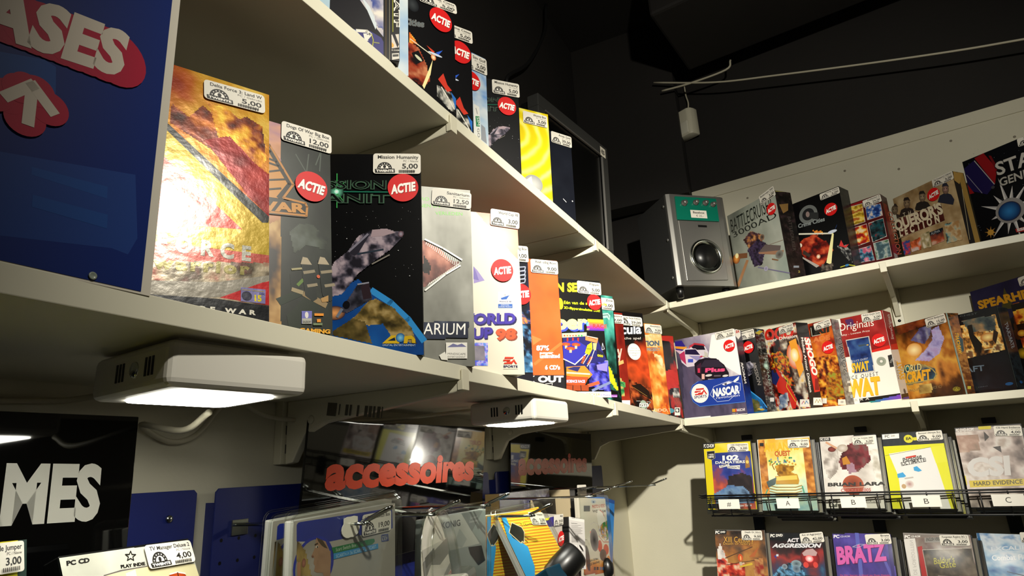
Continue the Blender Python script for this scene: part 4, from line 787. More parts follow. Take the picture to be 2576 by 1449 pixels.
boxed('game_box', 'box with teal and yellow-green swirls and a silver emblem', 'game box', (1.3274,.4011,.121,-.5296,-.0111,0), .19, .24, .03, '101410',
 [('F',[0,0,1,1],'06100e1c4a40388a7c60b4a4708a50',{'c0':.45,'cv':-.1,'cn':1,'su':5,'sv':4,'seed':71,'nx':61,'ny':91}),('P',[.994,.09,.955,.897,.987,.932,1,.932,1,.069],'0c0c0a'),('F',[.791,.653,.876,.677,.96,.861,.949,.888,.817,.776],'c8c020a8a01c6a701c',{'c0':.1,'cn':.6,'su':8,'sv':8,'nx':10,'ny':20}),('P',[.806,.179,.906,.164,.941,.188,.918,.237,.884,.211,.815,.223],'9ac0b4'),('L',[.811,.195,.903,.183,.915,.209],.0014,'1c4a42'),('P',[.525,.818,.949,.888,.948,.94,.508,.945],'0a0a08'),('P',[.848,.916,.937,.915,.933,.938,.845,.939],'8a4aa0'),('T','Essential',.853,.933,.93,.934,.855,.923,'e0d0e8',0)],
 labels=[([.626,.029,1.006,.008,.619,.141],'Zone','','3,00')])
boxed('game_box', 'dark red box with pale curly lettering and a green figure low down', 'game box', (1.4333,.4131,.1198,-.5405,-.0124,0), .19, .225, .024, '6a1a12',
 [('R',0,0,1,1,'7a1a10'),('F',[0,0,1,1],'5a0e0a82201498301c',{'c0':.5,'cn':.8,'su':6,'sv':4,'seed':81,'nx':57,'ny':80}),('T','Fury',.644,.535,.924,.497,.666,.365,'c8b0a0',.022),('P',[.829,.536,.945,.503,.951,.539,.835,.571],'d8a060'),('T','s',.859,.482,.893,.481,.864,.449,'e0d0c0',.022),('F',[.843,.67,.942,.752,.902,.879,.814,.88],'1c5a34388a4cc8a860d86038',{'c0':.5,'cn':1.8,'su':26,'sv':24,'seed':82,'nx':5,'ny':16}),('P',[.721,.922,.995,.919,.983,1,.71,1],'e0dccc')],
 labels=[([.579,.028,1.003,.012,.578,.125],'Sierra Classics','PC / Gebruikt','9,00')])
boxed('game_box', 'black box with a red dusk landscape and a white round sticker', 'game box', (1.5242,.3834,.1185,-.5866,.0117,0), .19, .24, .03, '141010',
 [('F',[0,0,1,1],'0a08080e0a0a14100e7a2410c0441c6a2a122c1408160c08',{'c0':0,'cv':1.05,'cn':.35,'su':5,'sv':4,'seed':91,'nx':57,'ny':80}),('F',[.653,.702,1,.789,1,.927,.989,1,.866,1,.623,.986],'140a064a1e0e8a3a1cb05828',{'c0':.4,'cn':1.7,'su':18,'sv':16,'seed':92,'nx':18,'ny':24}),('P',[.676,.757,.825,.741,.948,.808,.986,.904,.806,.837],'1c100a'),('L',[.706,.777,.914,.864],.0012,'8a6430'),('T','Dracula',.248,.26,.941,.217,.263,.159,'5a6068',.05),('T','Dracula',.248,.26,.941,.217,.263,.159,'c8c8d0',.022),('T','het legendarische spel',.155,.313,.924,.28,.158,.289,'d8d0c8',0),('E',.784,.414,.107,.085,'ece8dc'),('E',.784,.414,.099,.078,'7a7a74'),('E',.784,.414,.095,.075,'ece8dc'),('T','Nieuw',.744,.385,.836,.382,.747,.371,'6a6a64',0),('T','Nederlands',.694,.411,.877,.405,.697,.397,'6a6a64',0),('T','strategisch',.681,.437,.882,.43,.683,.423,'6a6a64',0),('T','spel',.74,.459,.813,.457,.742,.445,'6a6a64',0),('P',[.725,.912,.76,.905,.771,.966,.871,.966,.913,.925,.953,.921,.865,1,.775,1],'0c0c0e'),('E',.835,.946,.054,.043,'8a9a8a'),('P',[.773,.932,.912,.932,.917,.966,.759,.97],'d8d8cc'),('T','GTI',.771,.962,.895,.962,.775,.94,'2a2a2a',.022),('L',[.725,.912,.792,.912],.0008,'c8c8c0'),('L',[.892,.918,.953,.921,.866,.993],.0008,'c8c8c0')],
 labels=[([.578,.047,.971,.036,.573,.145],'Dracula Gold Edition','PC / Gebruikt','29,00')])
boxed('game_box', 'fiery orange and cream box with grey lettering, last but one before the corner', 'game box', (1.7015,.3852,.1173,-.58,-.0052,0), .19, .2432, .03, 'b8581c',
 [('F',[0,0,1,1],'a8441cd8782ce8a048f0c880e89850',{'c0':.5,'cn':1.3,'su':7,'sv':5,'seed':95,'nx':51,'ny':74}),('F',[.691,.127,1,.113,1,.174,.992,.255,.679,.267],'e0c898d8a860e8d8b0',{'c0':.5,'cn':1.4,'su':14,'sv':14,'seed':96,'nx':13,'ny':9}),('T','ABOMINATION',.062,.287,.942,.241,.07,.231,'b8b8b0',.05),('T','ABOMINATION',.062,.287,.942,.241,.07,.231,'4a5868',.05),('T','THE NEMESIS PROJECT',.295,.329,.943,.3,.301,.296,'c8c0a8',.05),('T','THE NEMESIS PROJECT',.295,.329,.943,.3,.301,.296,'6a7680',.022),('T','EIDOS',.688,.971,.985,.968,.693,.941,'f0e0c0',0),('F',[.796,.324,.97,.364,.992,.517,.854,.429],'8a4820d89858f0d8a8',{'c0':.5,'cn':1.5,'su':16,'sv':14,'seed':97,'nx':9,'ny':14}),('P',[.946,.879,.996,1,.979,1,.927,.909],'c04010')],
 labels=[([.687,.008,1.009,.002,.682,.109],'Abomination','PC / Gebruikt','9,00')])
boxed('game_box', 'black and blood-red brushed box at the corner of the two shelves', 'game box', (1.87,.3876,.116,-.4767,.0054,0), .19, .24, .03, '5a1410',
 [('F',[0,0,1,1],'0a08080c0a0a14100e8a1c14b028208a1814',{'c0':.15,'cv':.15,'cn':1.5,'su':7,'sv':4,'seed':98,'nx':43,'ny':68}),('P',[.56,.019,.908,0,1,0,1,.024,.987,.117,.895,.071,.55,.066],'b02a20'),('F',[.714,.435,1,.425,1,.445,.98,.644,.691,.667],'a8201cc03028801814',{'c0':.5,'cn':1,'su':8,'sv':8,'seed':99,'nx':10,'ny':15}),('F',[.852,.647,.98,.644,.967,.76,.824,.762],'1c1c1c6a6a6ac8c8c0',{'c0':.4,'cn':1.7,'su':20,'sv':20,'seed':100,'nx':5,'ny':7}),('E',.724,.917,.087,.029,'4a90a0'),('P',[.827,.879,.953,.878,.929,.973,.804,.973],'e8e4d8'),('P',[.84,.889,.932,.888,.919,.937,.828,.938],'1c1a1a'),('E',.875,.913,.028,.018,'e8e4d8'),('L',[.828,.746,.859,.876],.0005,'8a8070'),('L',[.847,.746,.881,.876],.0005,'8a8070'),('L',[.866,.745,.903,.876],.0005,'8a8070'),('L',[.885,.745,.925,.875],.0005,'8a8070'),('L',[.904,.745,.948,.875],.0005,'8a8070'),('L',[.923,.744,.97,.875],.0005,'8a8070')])
boxed('game_box', 'pale blue box peeping out at the top edge left of the jet box', 'game box', (.408,.391,.464,-.6632,0,0), .19, .24, .03, 'a0b4bc',
 [('R',0,0,1,1,'8aa0ac'),('F',[0,0,1,1],'7a98a8a0b8c4b0c4c8',{'c0':.5,'cn':.7,'su':4,'sv':4,'seed':101,'nx':110,'ny':110})])
boxed('game_box', 'flight game box with a dark jet cover and a black band on its right edge', 'game box', (.5143,.3818,.464,-.7854,0,0), .19, .24, .015, '14121a',
 [('F',[0,0,1,1],'26265a4a4c8e8c8ca8c8c0b8a8b8c8',{'c0':.5,'cn':1.2,'su':6,'sv':5,'seed':103,'nx':110,'ny':110}),('P',[.347,.552,.746,.67,.81,.747,.86,.833,.934,.908,.934,.947,.729,.86,.558,.802,.36,.789],'141216'),('P',[.76,.653,.817,.712,.86,.806,.853,.84],'c4ccd0'),('F',[.815,.616,.901,.601,.902,.833,.86,.819],'3c4a88a8a4b0d8d0c4',{'c0':.5,'cn':1.4,'su':12,'sv':12,'seed':104,'nx':10,'ny':30}),('P',[.729,.857,.818,.852,.888,.881,.934,.954,.935,.999,.799,.915],'3a386e'),('L',[.743,.863,.801,.858,.822,.872,.805,.894],.004,'d8d4c8'),('L',[.791,.877,.799,.908],.004,'d8d4c8'),('L',[.829,.871,.84,.902,.837,.935],.001,'a8a830'),('L',[.84,.915,.875,.915],.0014,'8a8a50'),('P',[.897,.227,1,.206,1,1,.903,1],'0f0d0d'),('L',[.914,.224,.917,.989],.0005,'6a5028'),('L',[.935,.219,.939,1.005],.0005,'8a8470'),('L',[.956,.215,.959,.837],.001,'8a8a2a'),('T','ATF',.967,.648,.967,.806,1.002,.644,'d8d4c8',.05),('T','ATF',.973,.652,.972,.8,.997,.65,'0f0d0d',0),('P',[.95,.856,.996,.845,.997,.922,.952,.935],'c8c0b4'),('P',[.955,.855,.973,.849,.996,.905,.987,.926],'14141c'),('P',[.952,.898,.966,.913,.962,.927,.952,.928],'e0a040'),('T','PC CD-ROM',.951,.949,.998,.943,.951,.941,'d0ccc0',.022),('P',[.953,.964,.996,.955,.998,.987,.954,1],'c8c4b8'),('P',[.957,.969,.993,.962,.993,.975,.958,.982],'3a3a38')])
boxed('game_box', 'pale sky-blue box squeezed between the jet box and the red car box', 'game box', (.5424,.3895,.464,-.7854,0,0), .19, .24, .01, 'b0bcc0',
 [('R',0,0,1,1,'a4b8c4'),('F',[0,0,1,1],'7aa0c8a8bccad0d4d0c8ccc8',{'c0':.75,'cv':-.5,'cn':.7,'su':4,'sv':4,'seed':105,'nx':110,'ny':110})])
boxed('game_box', 'black box with a red flying car and laser beam, nearest copy on the top shelf', 'game box', (.6899,.412,.464,-.4183,-.0107,0), .19, .24, .03, '0a0a0a',
 [('R',0,0,1,1,'070608'),('E',.62,.229,.055,.049,'3a3e40','14161a'),('T','Crime Cities',.308,.452,.72,.353,.311,.404,'8a8884',.05),('T','Crime Cities',.308,.452,.72,.353,.311,.404,'5a6264',.022),('F',[.59,.427,.629,.46,.668,.494,.629,.5,.591,.505],'c8401ce88c2cf0d060',{'c0':.5,'cn':1.3,'su':18,'sv':18,'seed':110,'nx':7,'ny':10}),('F',[.382,.586,.591,.505,.668,.51,.737,.606,.766,.707,.715,.761,.589,.753,.384,.721],'1c08066a1c109a3a209a4a30c88058',{'c0':.5,'cn':1.5,'su':12,'sv':12,'seed':111,'nx':36,'ny':34}),('P',[.609,.57,.668,.534,.717,.589,.648,.635],'0c0c0e'),('E',.668,.585,.034,.011,'c8c8a8','c8c8a8',.5),('L',[.599,.479,.799,.53],.0016,'e0d8b8'),('P',[.793,.556,.771,.666,.715,.78,.7,.761],'f0e0a0'),('E',.799,.538,.023,.021,'fff0c0','c86028'),('P',[.739,.474,.81,.494,.799,.514],'d04028'),('P',[.82,.498,.884,.461,.846,.506],'2c5ac8'),('E',.815,.512,.063,.008,'c8d0e0'),('F',[.826,.719,.899,.713,.981,.76,.994,.867,.916,.849,.825,.79],'0a0a0c30302c8a8a84c8c4b8',{'c0':.4,'cn':1.7,'su':20,'sv':18,'seed':112,'nx':14,'ny':22}),('P',[.885,.622,.92,.691,.961,.718,.919,.739,.837,.677],'c83828'),('P',[.95,.729,.997,.763,.994,.843],'2c6ab8'),('L',[.867,.723,.928,.783,.979,.839],.002,'e0dcd0')],
 labels=[([.661,.117,1.006,.052,.662,.188],'Crime Cities','PC / Gebruikt','5,00')], sales=[(.865,.252,.0197,-.05)])
boxed('game_box', 'second black box with a sale dot, close behind the red flying car box', 'game box', (.7797,.435,.464,-.4884,-.0164,0), .19, .24, .025, '0a0a0a',
 [('R',0,0,1,1,'070608'),('E',.594,.107,.059,.053,'3a3e40','14161a'),('T','Crime Cities',.259,.324,.699,.247,.263,.273,'8a8884',.05),('T','Crime Cities',.259,.324,.699,.247,.263,.273,'5a6264',.022),('F',[.561,.316,.602,.355,.643,.394,.601,.397,.562,.4],'c8401ce88c2cf0d060',{'c0':.5,'cn':1.3,'su':18,'sv':18,'seed':110,'nx':7,'ny':10}),('F',[.338,.473,.562,.4,.643,.411,.715,.517,.745,.627,.691,.682,.557,.666,.339,.619],'1c08066a1c109a3a209a4a30c88058',{'c0':.5,'cn':1.5,'su':12,'sv':12,'seed':111,'nx':35,'ny':33}),('P',[.58,.471,.643,.436,.694,.498,.62,.543],'0c0c0e'),('E',.642,.491,.037,.012,'c8c8a8','c8c8a8',.5),('L',[.57,.373,.781,.44],.0016,'e0d8b8'),('P',[.775,.467,.751,.583,.691,.702,.675,.681],'f0e0a0'),('E',.781,.449,.024,.022,'fff0c0','c86028'),('P',[.718,.377,.793,.403,.782,.423],'d04028'),('P',[.804,.408,.871,.372,.831,.418],'2c5ac8'),('E',.798,.423,.066,.008,'c8d0e0'),('F',[.809,.644,.884,.642,.971,.697,.983,.811,.902,.788,.807,.719],'0a0a0c30302c8a8a84c8c4b8',{'c0':.4,'cn':1.7,'su':20,'sv':18,'seed':112,'nx':14,'ny':22}),('P',[.871,.544,.907,.619,.95,.651,.905,.67,.82,.599],'c83828'),('P',[.939,.662,.987,.701,.984,.785],'2c6ab8'),('L',[.852,.65,.915,.718,.968,.781],.002,'e0dcd0')],
 labels=[([.689,.009,1.007,.002,.693,.107],'Crime Cities','PC / Gebruikt','5,00')], sales=[(.882,.202,.0202,-.05)])
boxed('game_box', 'light sky-blue box with a white side strip and green square', 'game box', (.8543,.4482,.464,-.3819,-.0121,0), .19, .24, .03, 'b0c0cc',
 [('R',0,0,1,1,'98b0c8'),('F',[0,0,1,1],'5a8ac89ab4d0c8d0d4b8c4cca0b8cc',{'c0':.2,'cv':.7,'cn':1,'su':4,'sv':5,'seed':121,'nx':77,'ny':110}),('P',[.842,.421,.905,.43,.913,.685,.834,.688],'d8d8d0'),('P',[.856,.516,.902,.507,.904,.587,.861,.598],'2c7a4c'),('T','SIM',.869,.519,.874,.588,.899,.512,'e8e8e0',0),('T','GO',.871,.608,.875,.682,.897,.602,'5a5a5a',0),('P',[.919,.565,.964,.58,.978,.705,.913,.685],'8a8e94'),('L',[.865,.451,.879,.493],.001,'5a5a5a')],
 labels=[([.693,.016,1.002,.004,.692,.15],'Sim Golf','PC / Gebruikt','5,00')], sales=[(.821,.244,.018,-.05)])
boxed('game_box', 'black box with a grey spaceship nose on the top shelf beside the yellow box', 'game box', (.9595,.4382,.464,-.6918,-.0444,0), .19, .24, .03, '0c0c0c',
 [('R',0,0,1,1,'060607'),('E',.668,.463,.003,.002,'a0a0a0'),('E',.969,.633,.001,.001,'a0a0a0'),('E',.784,.728,.001,.001,'a0a0a0'),('E',.854,.666,.001,.001,'a0a0a0'),('E',.759,.408,.001,.001,'a0a0a0'),('E',.809,.377,.001,.001,'a0a0a0'),('E',.774,.737,.001,.001,'a0a0a0'),('E',.774,.326,.001,.001,'a0a0a0'),('E',.678,.41,.001,.001,'a0a0a0'),('E',.917,.46,.003,.002,'a0a0a0'),('E',.759,.367,.001,.001,'a0a0a0'),('E',.982,.478,.003,.002,'a0a0a0'),('E',.733,.354,.001,.001,'a0a0a0'),('E',.682,.409,.003,.002,'a0a0a0'),('E',.886,.371,.003,.002,'a0a0a0'),('E',.672,.549,.003,.002,'a0a0a0'),('E',.731,.757,.001,.001,'a0a0a0'),('E',.698,.562,.003,.002,'a0a0a0'),('E',.913,.481,.003,.002,'a0a0a0'),('E',.983,.502,.001,.001,'a0a0a0'),('L',[.43,.263,.779,.213],.0014,'1c6a52'),('T','SSION',.47,.232,.787,.187,.474,.193,'46584c',.05),('T','SSION',.47,.232,.787,.187,.474,.193,'070908',0),('T','ANIT',.455,.314,.777,.268,.459,.274,'46584c',.05),('T','ANIT',.455,.314,.777,.268,.459,.274,'070908',0),('F',[.592,.575,.627,.517,.678,.48,.717,.429,.772,.402,.827,.39,.861,.394,.892,.39,.888,.407,.838,.452,.775,.496,.713,.542,.692,.567,.65,.612,.577,.635],'1c1a22403c48645c688a7c86a898a0',{'c0':.48,'cv':-.15,'cn':1.9,'su':22,'sv':20,'seed':21,'nx':30,'ny':26}),('P',[.678,.483,.751,.413,.761,.417,.715,.483,.701,.49],'26242e'),('L',[.681,.48,.754,.418],.0012,'7a7684'),('P',[.772,.402,.827,.39,.861,.397,.812,.415,.764,.425],'a08c92'),('E',.881,.399,.01,.009,'9a94a4','5a3a40'),('L',[.768,.505,.834,.469],.0008,'7a756c'),('L',[.715,.483,.81,.456],.001,'26303c')],
 labels=[([.712,.003,1.006,-.008,.71,.123],'Mission Humanity','PC / Nieuw','5,00')], sales=[(.865,.214,.0187,-.05)])
boxed('game_box', 'bright yellow box with pale concentric rings and a grey ball', 'game box', (1.0841,.4296,.464,-.6307,-.0312,0), .19, .24, .03, 'd0b814',
 [('F',[0,0,1,1],'d8c010e0cc1ce8dc50e8e088',{'c0':.35,'cn':.15,'su':4,'sv':4,'ring':46,'seed':131,'uc':.554,'vc':.24,'nx':110,'ny':110}),('E',.773,.681,.113,.083,'b8b8b4','8a8a88'),('P',[.698,.65,.754,.614,.77,.721,.847,.723,.783,.76],'e8e4d8')],
 labels=[([.683,.023,.982,.016,.676,.135],'Worms Box','PC / Gebruikt','5,00')])
boxed('game_box', 'plain black box with a tan price label in front of the monitor', 'game box', (1.1952,.4235,.464,-.523,-.0274,0), .19, .24, .03, '14161c',
 [('R',0,0,1,1,'14161e'),('F',[0,0,1,1],'10121a181b24',{'c0':.5,'cn':.8,'su':4,'sv':4,'seed':133,'nx':62,'ny':97}),('L',[.834,.644,.874,.669],.0015,'d8d8d8'),('E',.965,.646,.009,.007,'c8c8c8')],
 labels=[([.706,.001,1.004,-.002,.7,.113],'Acces Gold','PC / Gebruikt','39,00')])
boxed('game_box', 'tall dented silver box with a brown space station, next to the subwoofer', 'game box', (1.8275,.0417,.4628,-2.2755,.0005,0), .1969, .2637, .06, '3a3834',
 [('F',[0,0,1,1],'4a4c44646860909488b8bcb090a098',{'c0':.35,'cu':.5,'cn':.3,'su':3,'sv':2,'seed':201,'nx':49,'ny':83}),('T','BATTLECRUISER',.03,.218,.915,.204,.04,.065,'14160f',0),('T','3000AD',.054,.293,.98,.304,.029,.224,'1c1e18',0),('F',[.259,.374,.425,.312,.622,.403,.661,.472,.491,.507,.348,.505],'3a1c144a2c40a86838d8a060',{'c0':.4,'cn':1.6,'su':22,'sv':22,'seed':203,'nx':21,'ny':18}),('E',.631,.44,.044,.032,'1a1614','8a7060'),('F',[.306,.506,.551,.441,.7,.54,.611,.643,.542,.741,.386,.726],'0c080c2a1c384a3a5c1c1014',{'c0':.5,'cn':1.5,'su':22,'sv':22,'seed':204,'nx':20,'ny':28}),('P',[.662,.535,.941,.621,.905,.679,.506,.593],'6a5c5a'),('P',[.508,.588,.978,.681,.946,.728,.522,.609],'a87c60'),('L',[.752,.559,.992,.573],.0016,'8a7868'),('E',.887,.708,.072,.045,'4a4844','8a8880'),('P',[.093,.499,.296,.539,.28,.594,.077,.556],'7a4c2c'),('E',.057,.551,.077,.058,'f0a040','8a4820'),('E',.077,.519,.036,.03,'fff0b0'),('P',[.254,.612,.301,.629,.027,.879,0,.878,0,.833],'a87850'),('P',[.744,.716,.862,.762,.841,.768,.739,.732],'8a6040'),('L',[.46,.75,.603,.801,1.007,.945],.003,'7a7498'),('E',.603,.801,.04,.027,'8a84a8','b8b4c8')],
 side=[('R',0,0,1,1,'14120f'),('F',[0,0,1,1],'0c0a0a1c161238282c',{'c0':.4,'cn':1.2,'su':5,'sv':7,'seed':205,'nx':49,'ny':83}),('P',[.134,.163,.723,.135,.638,.219,.283,.263],'8a6a3a'),('T','BATTLECRUISER',.534,.291,.469,.688,.727,.286,'4a4440',0),('P',[.326,.856,.669,.85,.646,.873,.303,.879],'8a94a0'),('T','2',.525,.929,.662,.927,.548,.907,'a89a4a',.022),('P',[.705,0,.028,.017,.045,0],'8a8450')],
 labels=[([.702,-.02,1.003,-.007,.755,.087],'Battlecruiser 3000','PC / Gebruikt','3,00')], sales=[(.897,.187,.0174,.16)], material='pr_silver')
boxed('game_box', 'black box with a red flying car, on the right-hand top shelf', 'game box', (1.8236,-.1142,.4628,-2.0626,.0385,0), .16, .2366, .05, '101010',
 [('R',0,0,1,1,'070708'),('E',.398,.202,.17,.115,'6a6e6c'),('E',.398,.202,.111,.075,'1c1e20'),('P',[.36,.166,.585,.225,.561,.32,.362,.232],'2a2c2c'),('E',.389,.2,.035,.036,'8a7874'),('T','Crime Cities',.176,.328,.669,.353,.183,.278,'3a4040',.05),('T','Crime Cities',.176,.328,.669,.353,.183,.278,'8a9090',.022),('F',[.128,.523,.241,.485,.449,.47,.604,.569,.72,.73,.466,.895,.257,.791,.146,.642],'2c0a0870160eb03a22d06038',{'c0':.55,'cv':-.2,'cn':1.2,'su':10,'sv':10,'seed':211,'nx':40,'ny':38}),('F',[.427,.414,.578,.463,.619,.51,.449,.47],'c83c1cf0b040',{'c0':.5,'cn':1.2,'su':20,'sv':20,'seed':212,'nx':9,'ny':5}),('P',[.478,.502,.633,.526,.696,.59,.598,.592],'0c0c0e'),('P',[.17,.394,.757,.524,.752,.541,.165,.413],'e0dcc8'),('P',[.758,.518,.777,.547,.642,.894,.565,.854],'f0e8a8'),('E',.76,.512,.081,.019,'c8d0e0'),('P',[.842,.464,.864,.445,.805,.505],'3a6ac8'),('P',[.208,.617,.316,.704,.291,.73,.178,.662],'3a302a'),('P',[.136,.678,.438,.865,.381,.878,.148,.706],'a8a098'),('E',.449,.754,.037,.028,'f8f4e0','c87848'),('E',.165,.551,.032,.026,'f8f0e0','a85838'),('E',.165,.551,.032,.026,'e8d8c0'),('F',[.797,.698,.944,.719,1,.794,1,.94,.905,.865],'0c0c0e3a3a3ca0a09c',{'c0':.4,'cn':1.8,'su':30,'sv':26,'seed':213,'nx':13,'ny':14}),('P',[.88,.644,.909,.723,.994,.718,.935,.753,.829,.705],'c83838'),('F',[.475,.86,.677,.89,.637,.977,.457,.93],'0e0c0c4a40388a8074',{'c0':.4,'cn':1.6,'su':26,'sv':22,'seed':214,'nx':9,'ny':6}),('L',[.788,.954,.915,.95,1.021,.984],.0025,'b8b83a'),('E',.898,.953,.034,.013,'3a7ab0')],
 side=[('R',0,0,1,1,'0d0c0c'),('F',[0,0,1,1],'0a0a0a1c1a18302c28',{'c0':.3,'cn':1.4,'su':5,'sv':8,'seed':215,'nx':54,'ny':76})],
 labels=[([.662,.014,1.011,.01,.664,.094],'Crime Cities','PC / Gebruikt','5,00')], sales=[(.809,.245,.0182,.16)])
boxed('game_box', 'dark red box showing six small framed pictures', 'game box', (1.8295,-.2057,.4628,-2.0047,.067,0), .13, .194, .04, '2c0a0a',
 [('R',0,0,1,1,'4a0e10'),('P',[.365,.014,.654,.008,.651,.041,.363,.044],'8a1418'),('P',[.375,.037,.638,.05,.628,.333,.339,.336],'c8c0b8'),('F',[.382,.045,.631,.057,.622,.326,.347,.328],'8a6a14c8a020e8d068a85a20',{'c0':.45,'cn':1.7,'su':11,'sv':11,'seed':220,'nx':21,'ny':30}),('P',[.681,.105,.978,.142,.976,.32,.673,.32],'c8c0b8'),('F',[.689,.111,.971,.146,.969,.316,.681,.316],'142c6a3c6ab0d8d0c0b04820',{'c0':.45,'cn':1.7,'su':11,'sv':11,'seed':221,'nx':23,'ny':22}),('P',[.34,.364,.646,.363,.643,.634,.355,.649],'c8c0b8'),('F',[.348,.371,.639,.37,.636,.628,.363,.641],'8a1410c82c18d8a020e8d0a0',{'c0':.45,'cn':1.7,'su':11,'sv':11,'seed':222,'nx':24,'ny':30}),('P',[.679,.365,.971,.358,.973,.631,.688,.657],'c8c0b8'),('F',[.687,.372,.964,.365,.966,.625,.695,.65],'0c14181c30340c4a52802020',{'c0':.45,'cn':1.7,'su':11,'sv':11,'seed':223,'nx':24,'ny':32}),('P',[.376,.692,.646,.692,.664,.914,.377,.894],'c8c0b8'),('F',[.383,.697,.64,.697,.657,.908,.384,.889],'1c2c4a4a8aa0c04060d090a0',{'c0':.45,'cn':1.7,'su':11,'sv':11,'seed':224,'nx':23,'ny':23}),('P',[.695,.67,.991,.673,.992,.925,.7,.921],'c8c0b8'),('F',[.702,.677,.984,.679,.985,.919,.707,.915],'3a5058607a80a8b0a84a6a50',{'c0':.45,'cn':1.7,'su':11,'sv':11,'seed':225,'nx':25,'ny':28})],
 side=[('R',0,0,1,1,'38090a'),('R',.2,.12,.8,.95,'7a1c14'),('T','COLLECTION',.639,.226,.848,.865,1.444,.177,'b0583c',.022),('R',.25,.86,.8,.95,'8a8a8a')],
 labels=[([.651,.021,1.007,.012,.662,.13],'Collection 2','PC / Gebruikt','29,00')])
boxed('game_box', 'beige box with four sepia portraits and big white capitals', 'game box', (1.7756,-.3607,.4628,-2.3565,.0336,0), .17, .1927, .04, '7a6438',
 [('R',0,0,1,1,'a8946c'),('F',[0,0,1,1],'6a4a30947850b8a078c8b48c',{'c0':.6,'cv':-.25,'cn':.8,'su':5,'sv':4,'seed':231,'nx':60,'ny':74}),('P',[0,.226,.072,.276,.107,.366,.068,.429,0,.395],'3a3028'),('E',-.006,.168,.058,.072,'8a7a60','5a4838'),('P',[0,.077,.038,.086,.064,.155,.028,.125,0,.12],'3a3028'),('E',-.024,.153,.009,.007,'2a201c'),('E',.019,.163,.008,.007,'2a201c'),('L',[-.038,.196,.008,.205],.0009,'4a3028'),('P',[.046,.286,.102,.208,.208,.2,.294,.261,.327,.35,.289,.412],'2c2420'),('E',.219,.155,.056,.071,'a08868','5a4838'),('P',[.17,.097,.198,.059,.263,.075,.287,.143,.253,.114],'2c2420'),('E',.202,.141,.009,.007,'2a201c'),('E',.243,.151,.009,.007,'2a201c'),('L',[.189,.183,.233,.192],.0009,'4a3028'),('P',[.32,.29,.374,.215,.475,.207,.556,.267,.587,.353,.55,.414],'2a2622'),('E',.486,.163,.053,.069,'a89678','5a4838'),('P',[.439,.107,.467,.07,.528,.085,.55,.151,.518,.123],'2a2622'),('E',.47,.149,.008,.007,'2a201c'),('E',.509,.159,.008,.007,'2a201c'),('L',[.457,.19,.499,.199],.0009,'4a3028'),('P',[.7,.322,.75,.249,.845,.241,.92,.299,.947,.382,.912,.44],'2a2c3a'),('E',.856,.2,.049,.066,'b08a80','5a4838'),('P',[.813,.145,.839,.109,.896,.124,.915,.187,.886,.161],'2a2c3a'),('E',.841,.186,.007,.007,'2a201c'),('E',.877,.195,.007,.007,'2a201c'),('L',[.828,.225,.867,.234],.0009,'4a3028'),('F',[0,.319,.743,.357,.741,.594,0,.596],'2a100c4a1c1660302a',{'c0':.5,'cn':1,'su':6,'sv':6,'seed':233,'nx':41,'ny':28}),('L',[-.136,.298,.743,.354],.001,'c8b890'),('L',[-.161,.585,.739,.602],.001,'c8b890'),('T','THE',.117,.327,.34,.345,.12,.264,'d8ccae',0,.9),('T',"CONQUEROR'S",-.451,.46,.748,.491,-.463,.304,'d8ccae',.05),('T','COLLECTION',-.34,.566,.672,.587,-.338,.463,'d8ccae',.05,.6),('F',[0,.659,.144,.666,.105,.86,0,.845],'1c4a8ac83028d8d0d0',{'c0':.5,'cn':1.8,'su':14,'sv':12,'seed':235,'nx':17,'ny':22}),('F',[.146,.704,.317,.685,.295,.854,.133,.841],'8a3a1cd86838c8b8b0',{'c0':.5,'cn':1.6,'su':16,'sv':12,'seed':236,'nx':15,'ny':20}),('F',[.336,.655,.476,.656,.452,.867,.327,.855],'3a4a20b0a078d8d0b8',{'c0':.5,'cn':1.6,'su':16,'sv':12,'seed':237,'nx':14,'ny':24}),('F',[.481,.676,.689,.675,.672,.857,.476,.857],'0c1018141c24b05030e0d0b8',{'c0':.1,'cv':.8,'cn':.4,'su':10,'sv':10,'seed':238,'nx':20,'ny':25}),('T','ALPHA',.492,.716,.637,.72,.495,.681,'a8b0b4',0),('F',[.728,.643,.94,.665,.929,.924,.7,.902],'3a281c6aa0a0c8b088a88050',{'c0':.6,'cn':1.7,'su':12,'sv':10,'seed':239,'nx':22,'ny':29})],
 side=[('R',0,0,1,1,'2a2014'),('R',0,0,.5,1,'1a1410'),('R',.5,0,.95,1,'a8843c'),('P',[.104,0,.848,.015,.392,.175,.023,.131],'b89048'),('L',[.507,.245,.103,.945],.0016,'c8b890')],
 labels=[([.69,0,1.017,.007,.692,.114],"The Conqueror's Collection",'PC / Gebruikt','3,00')], sales=[(.67,.199,.017,.16)])
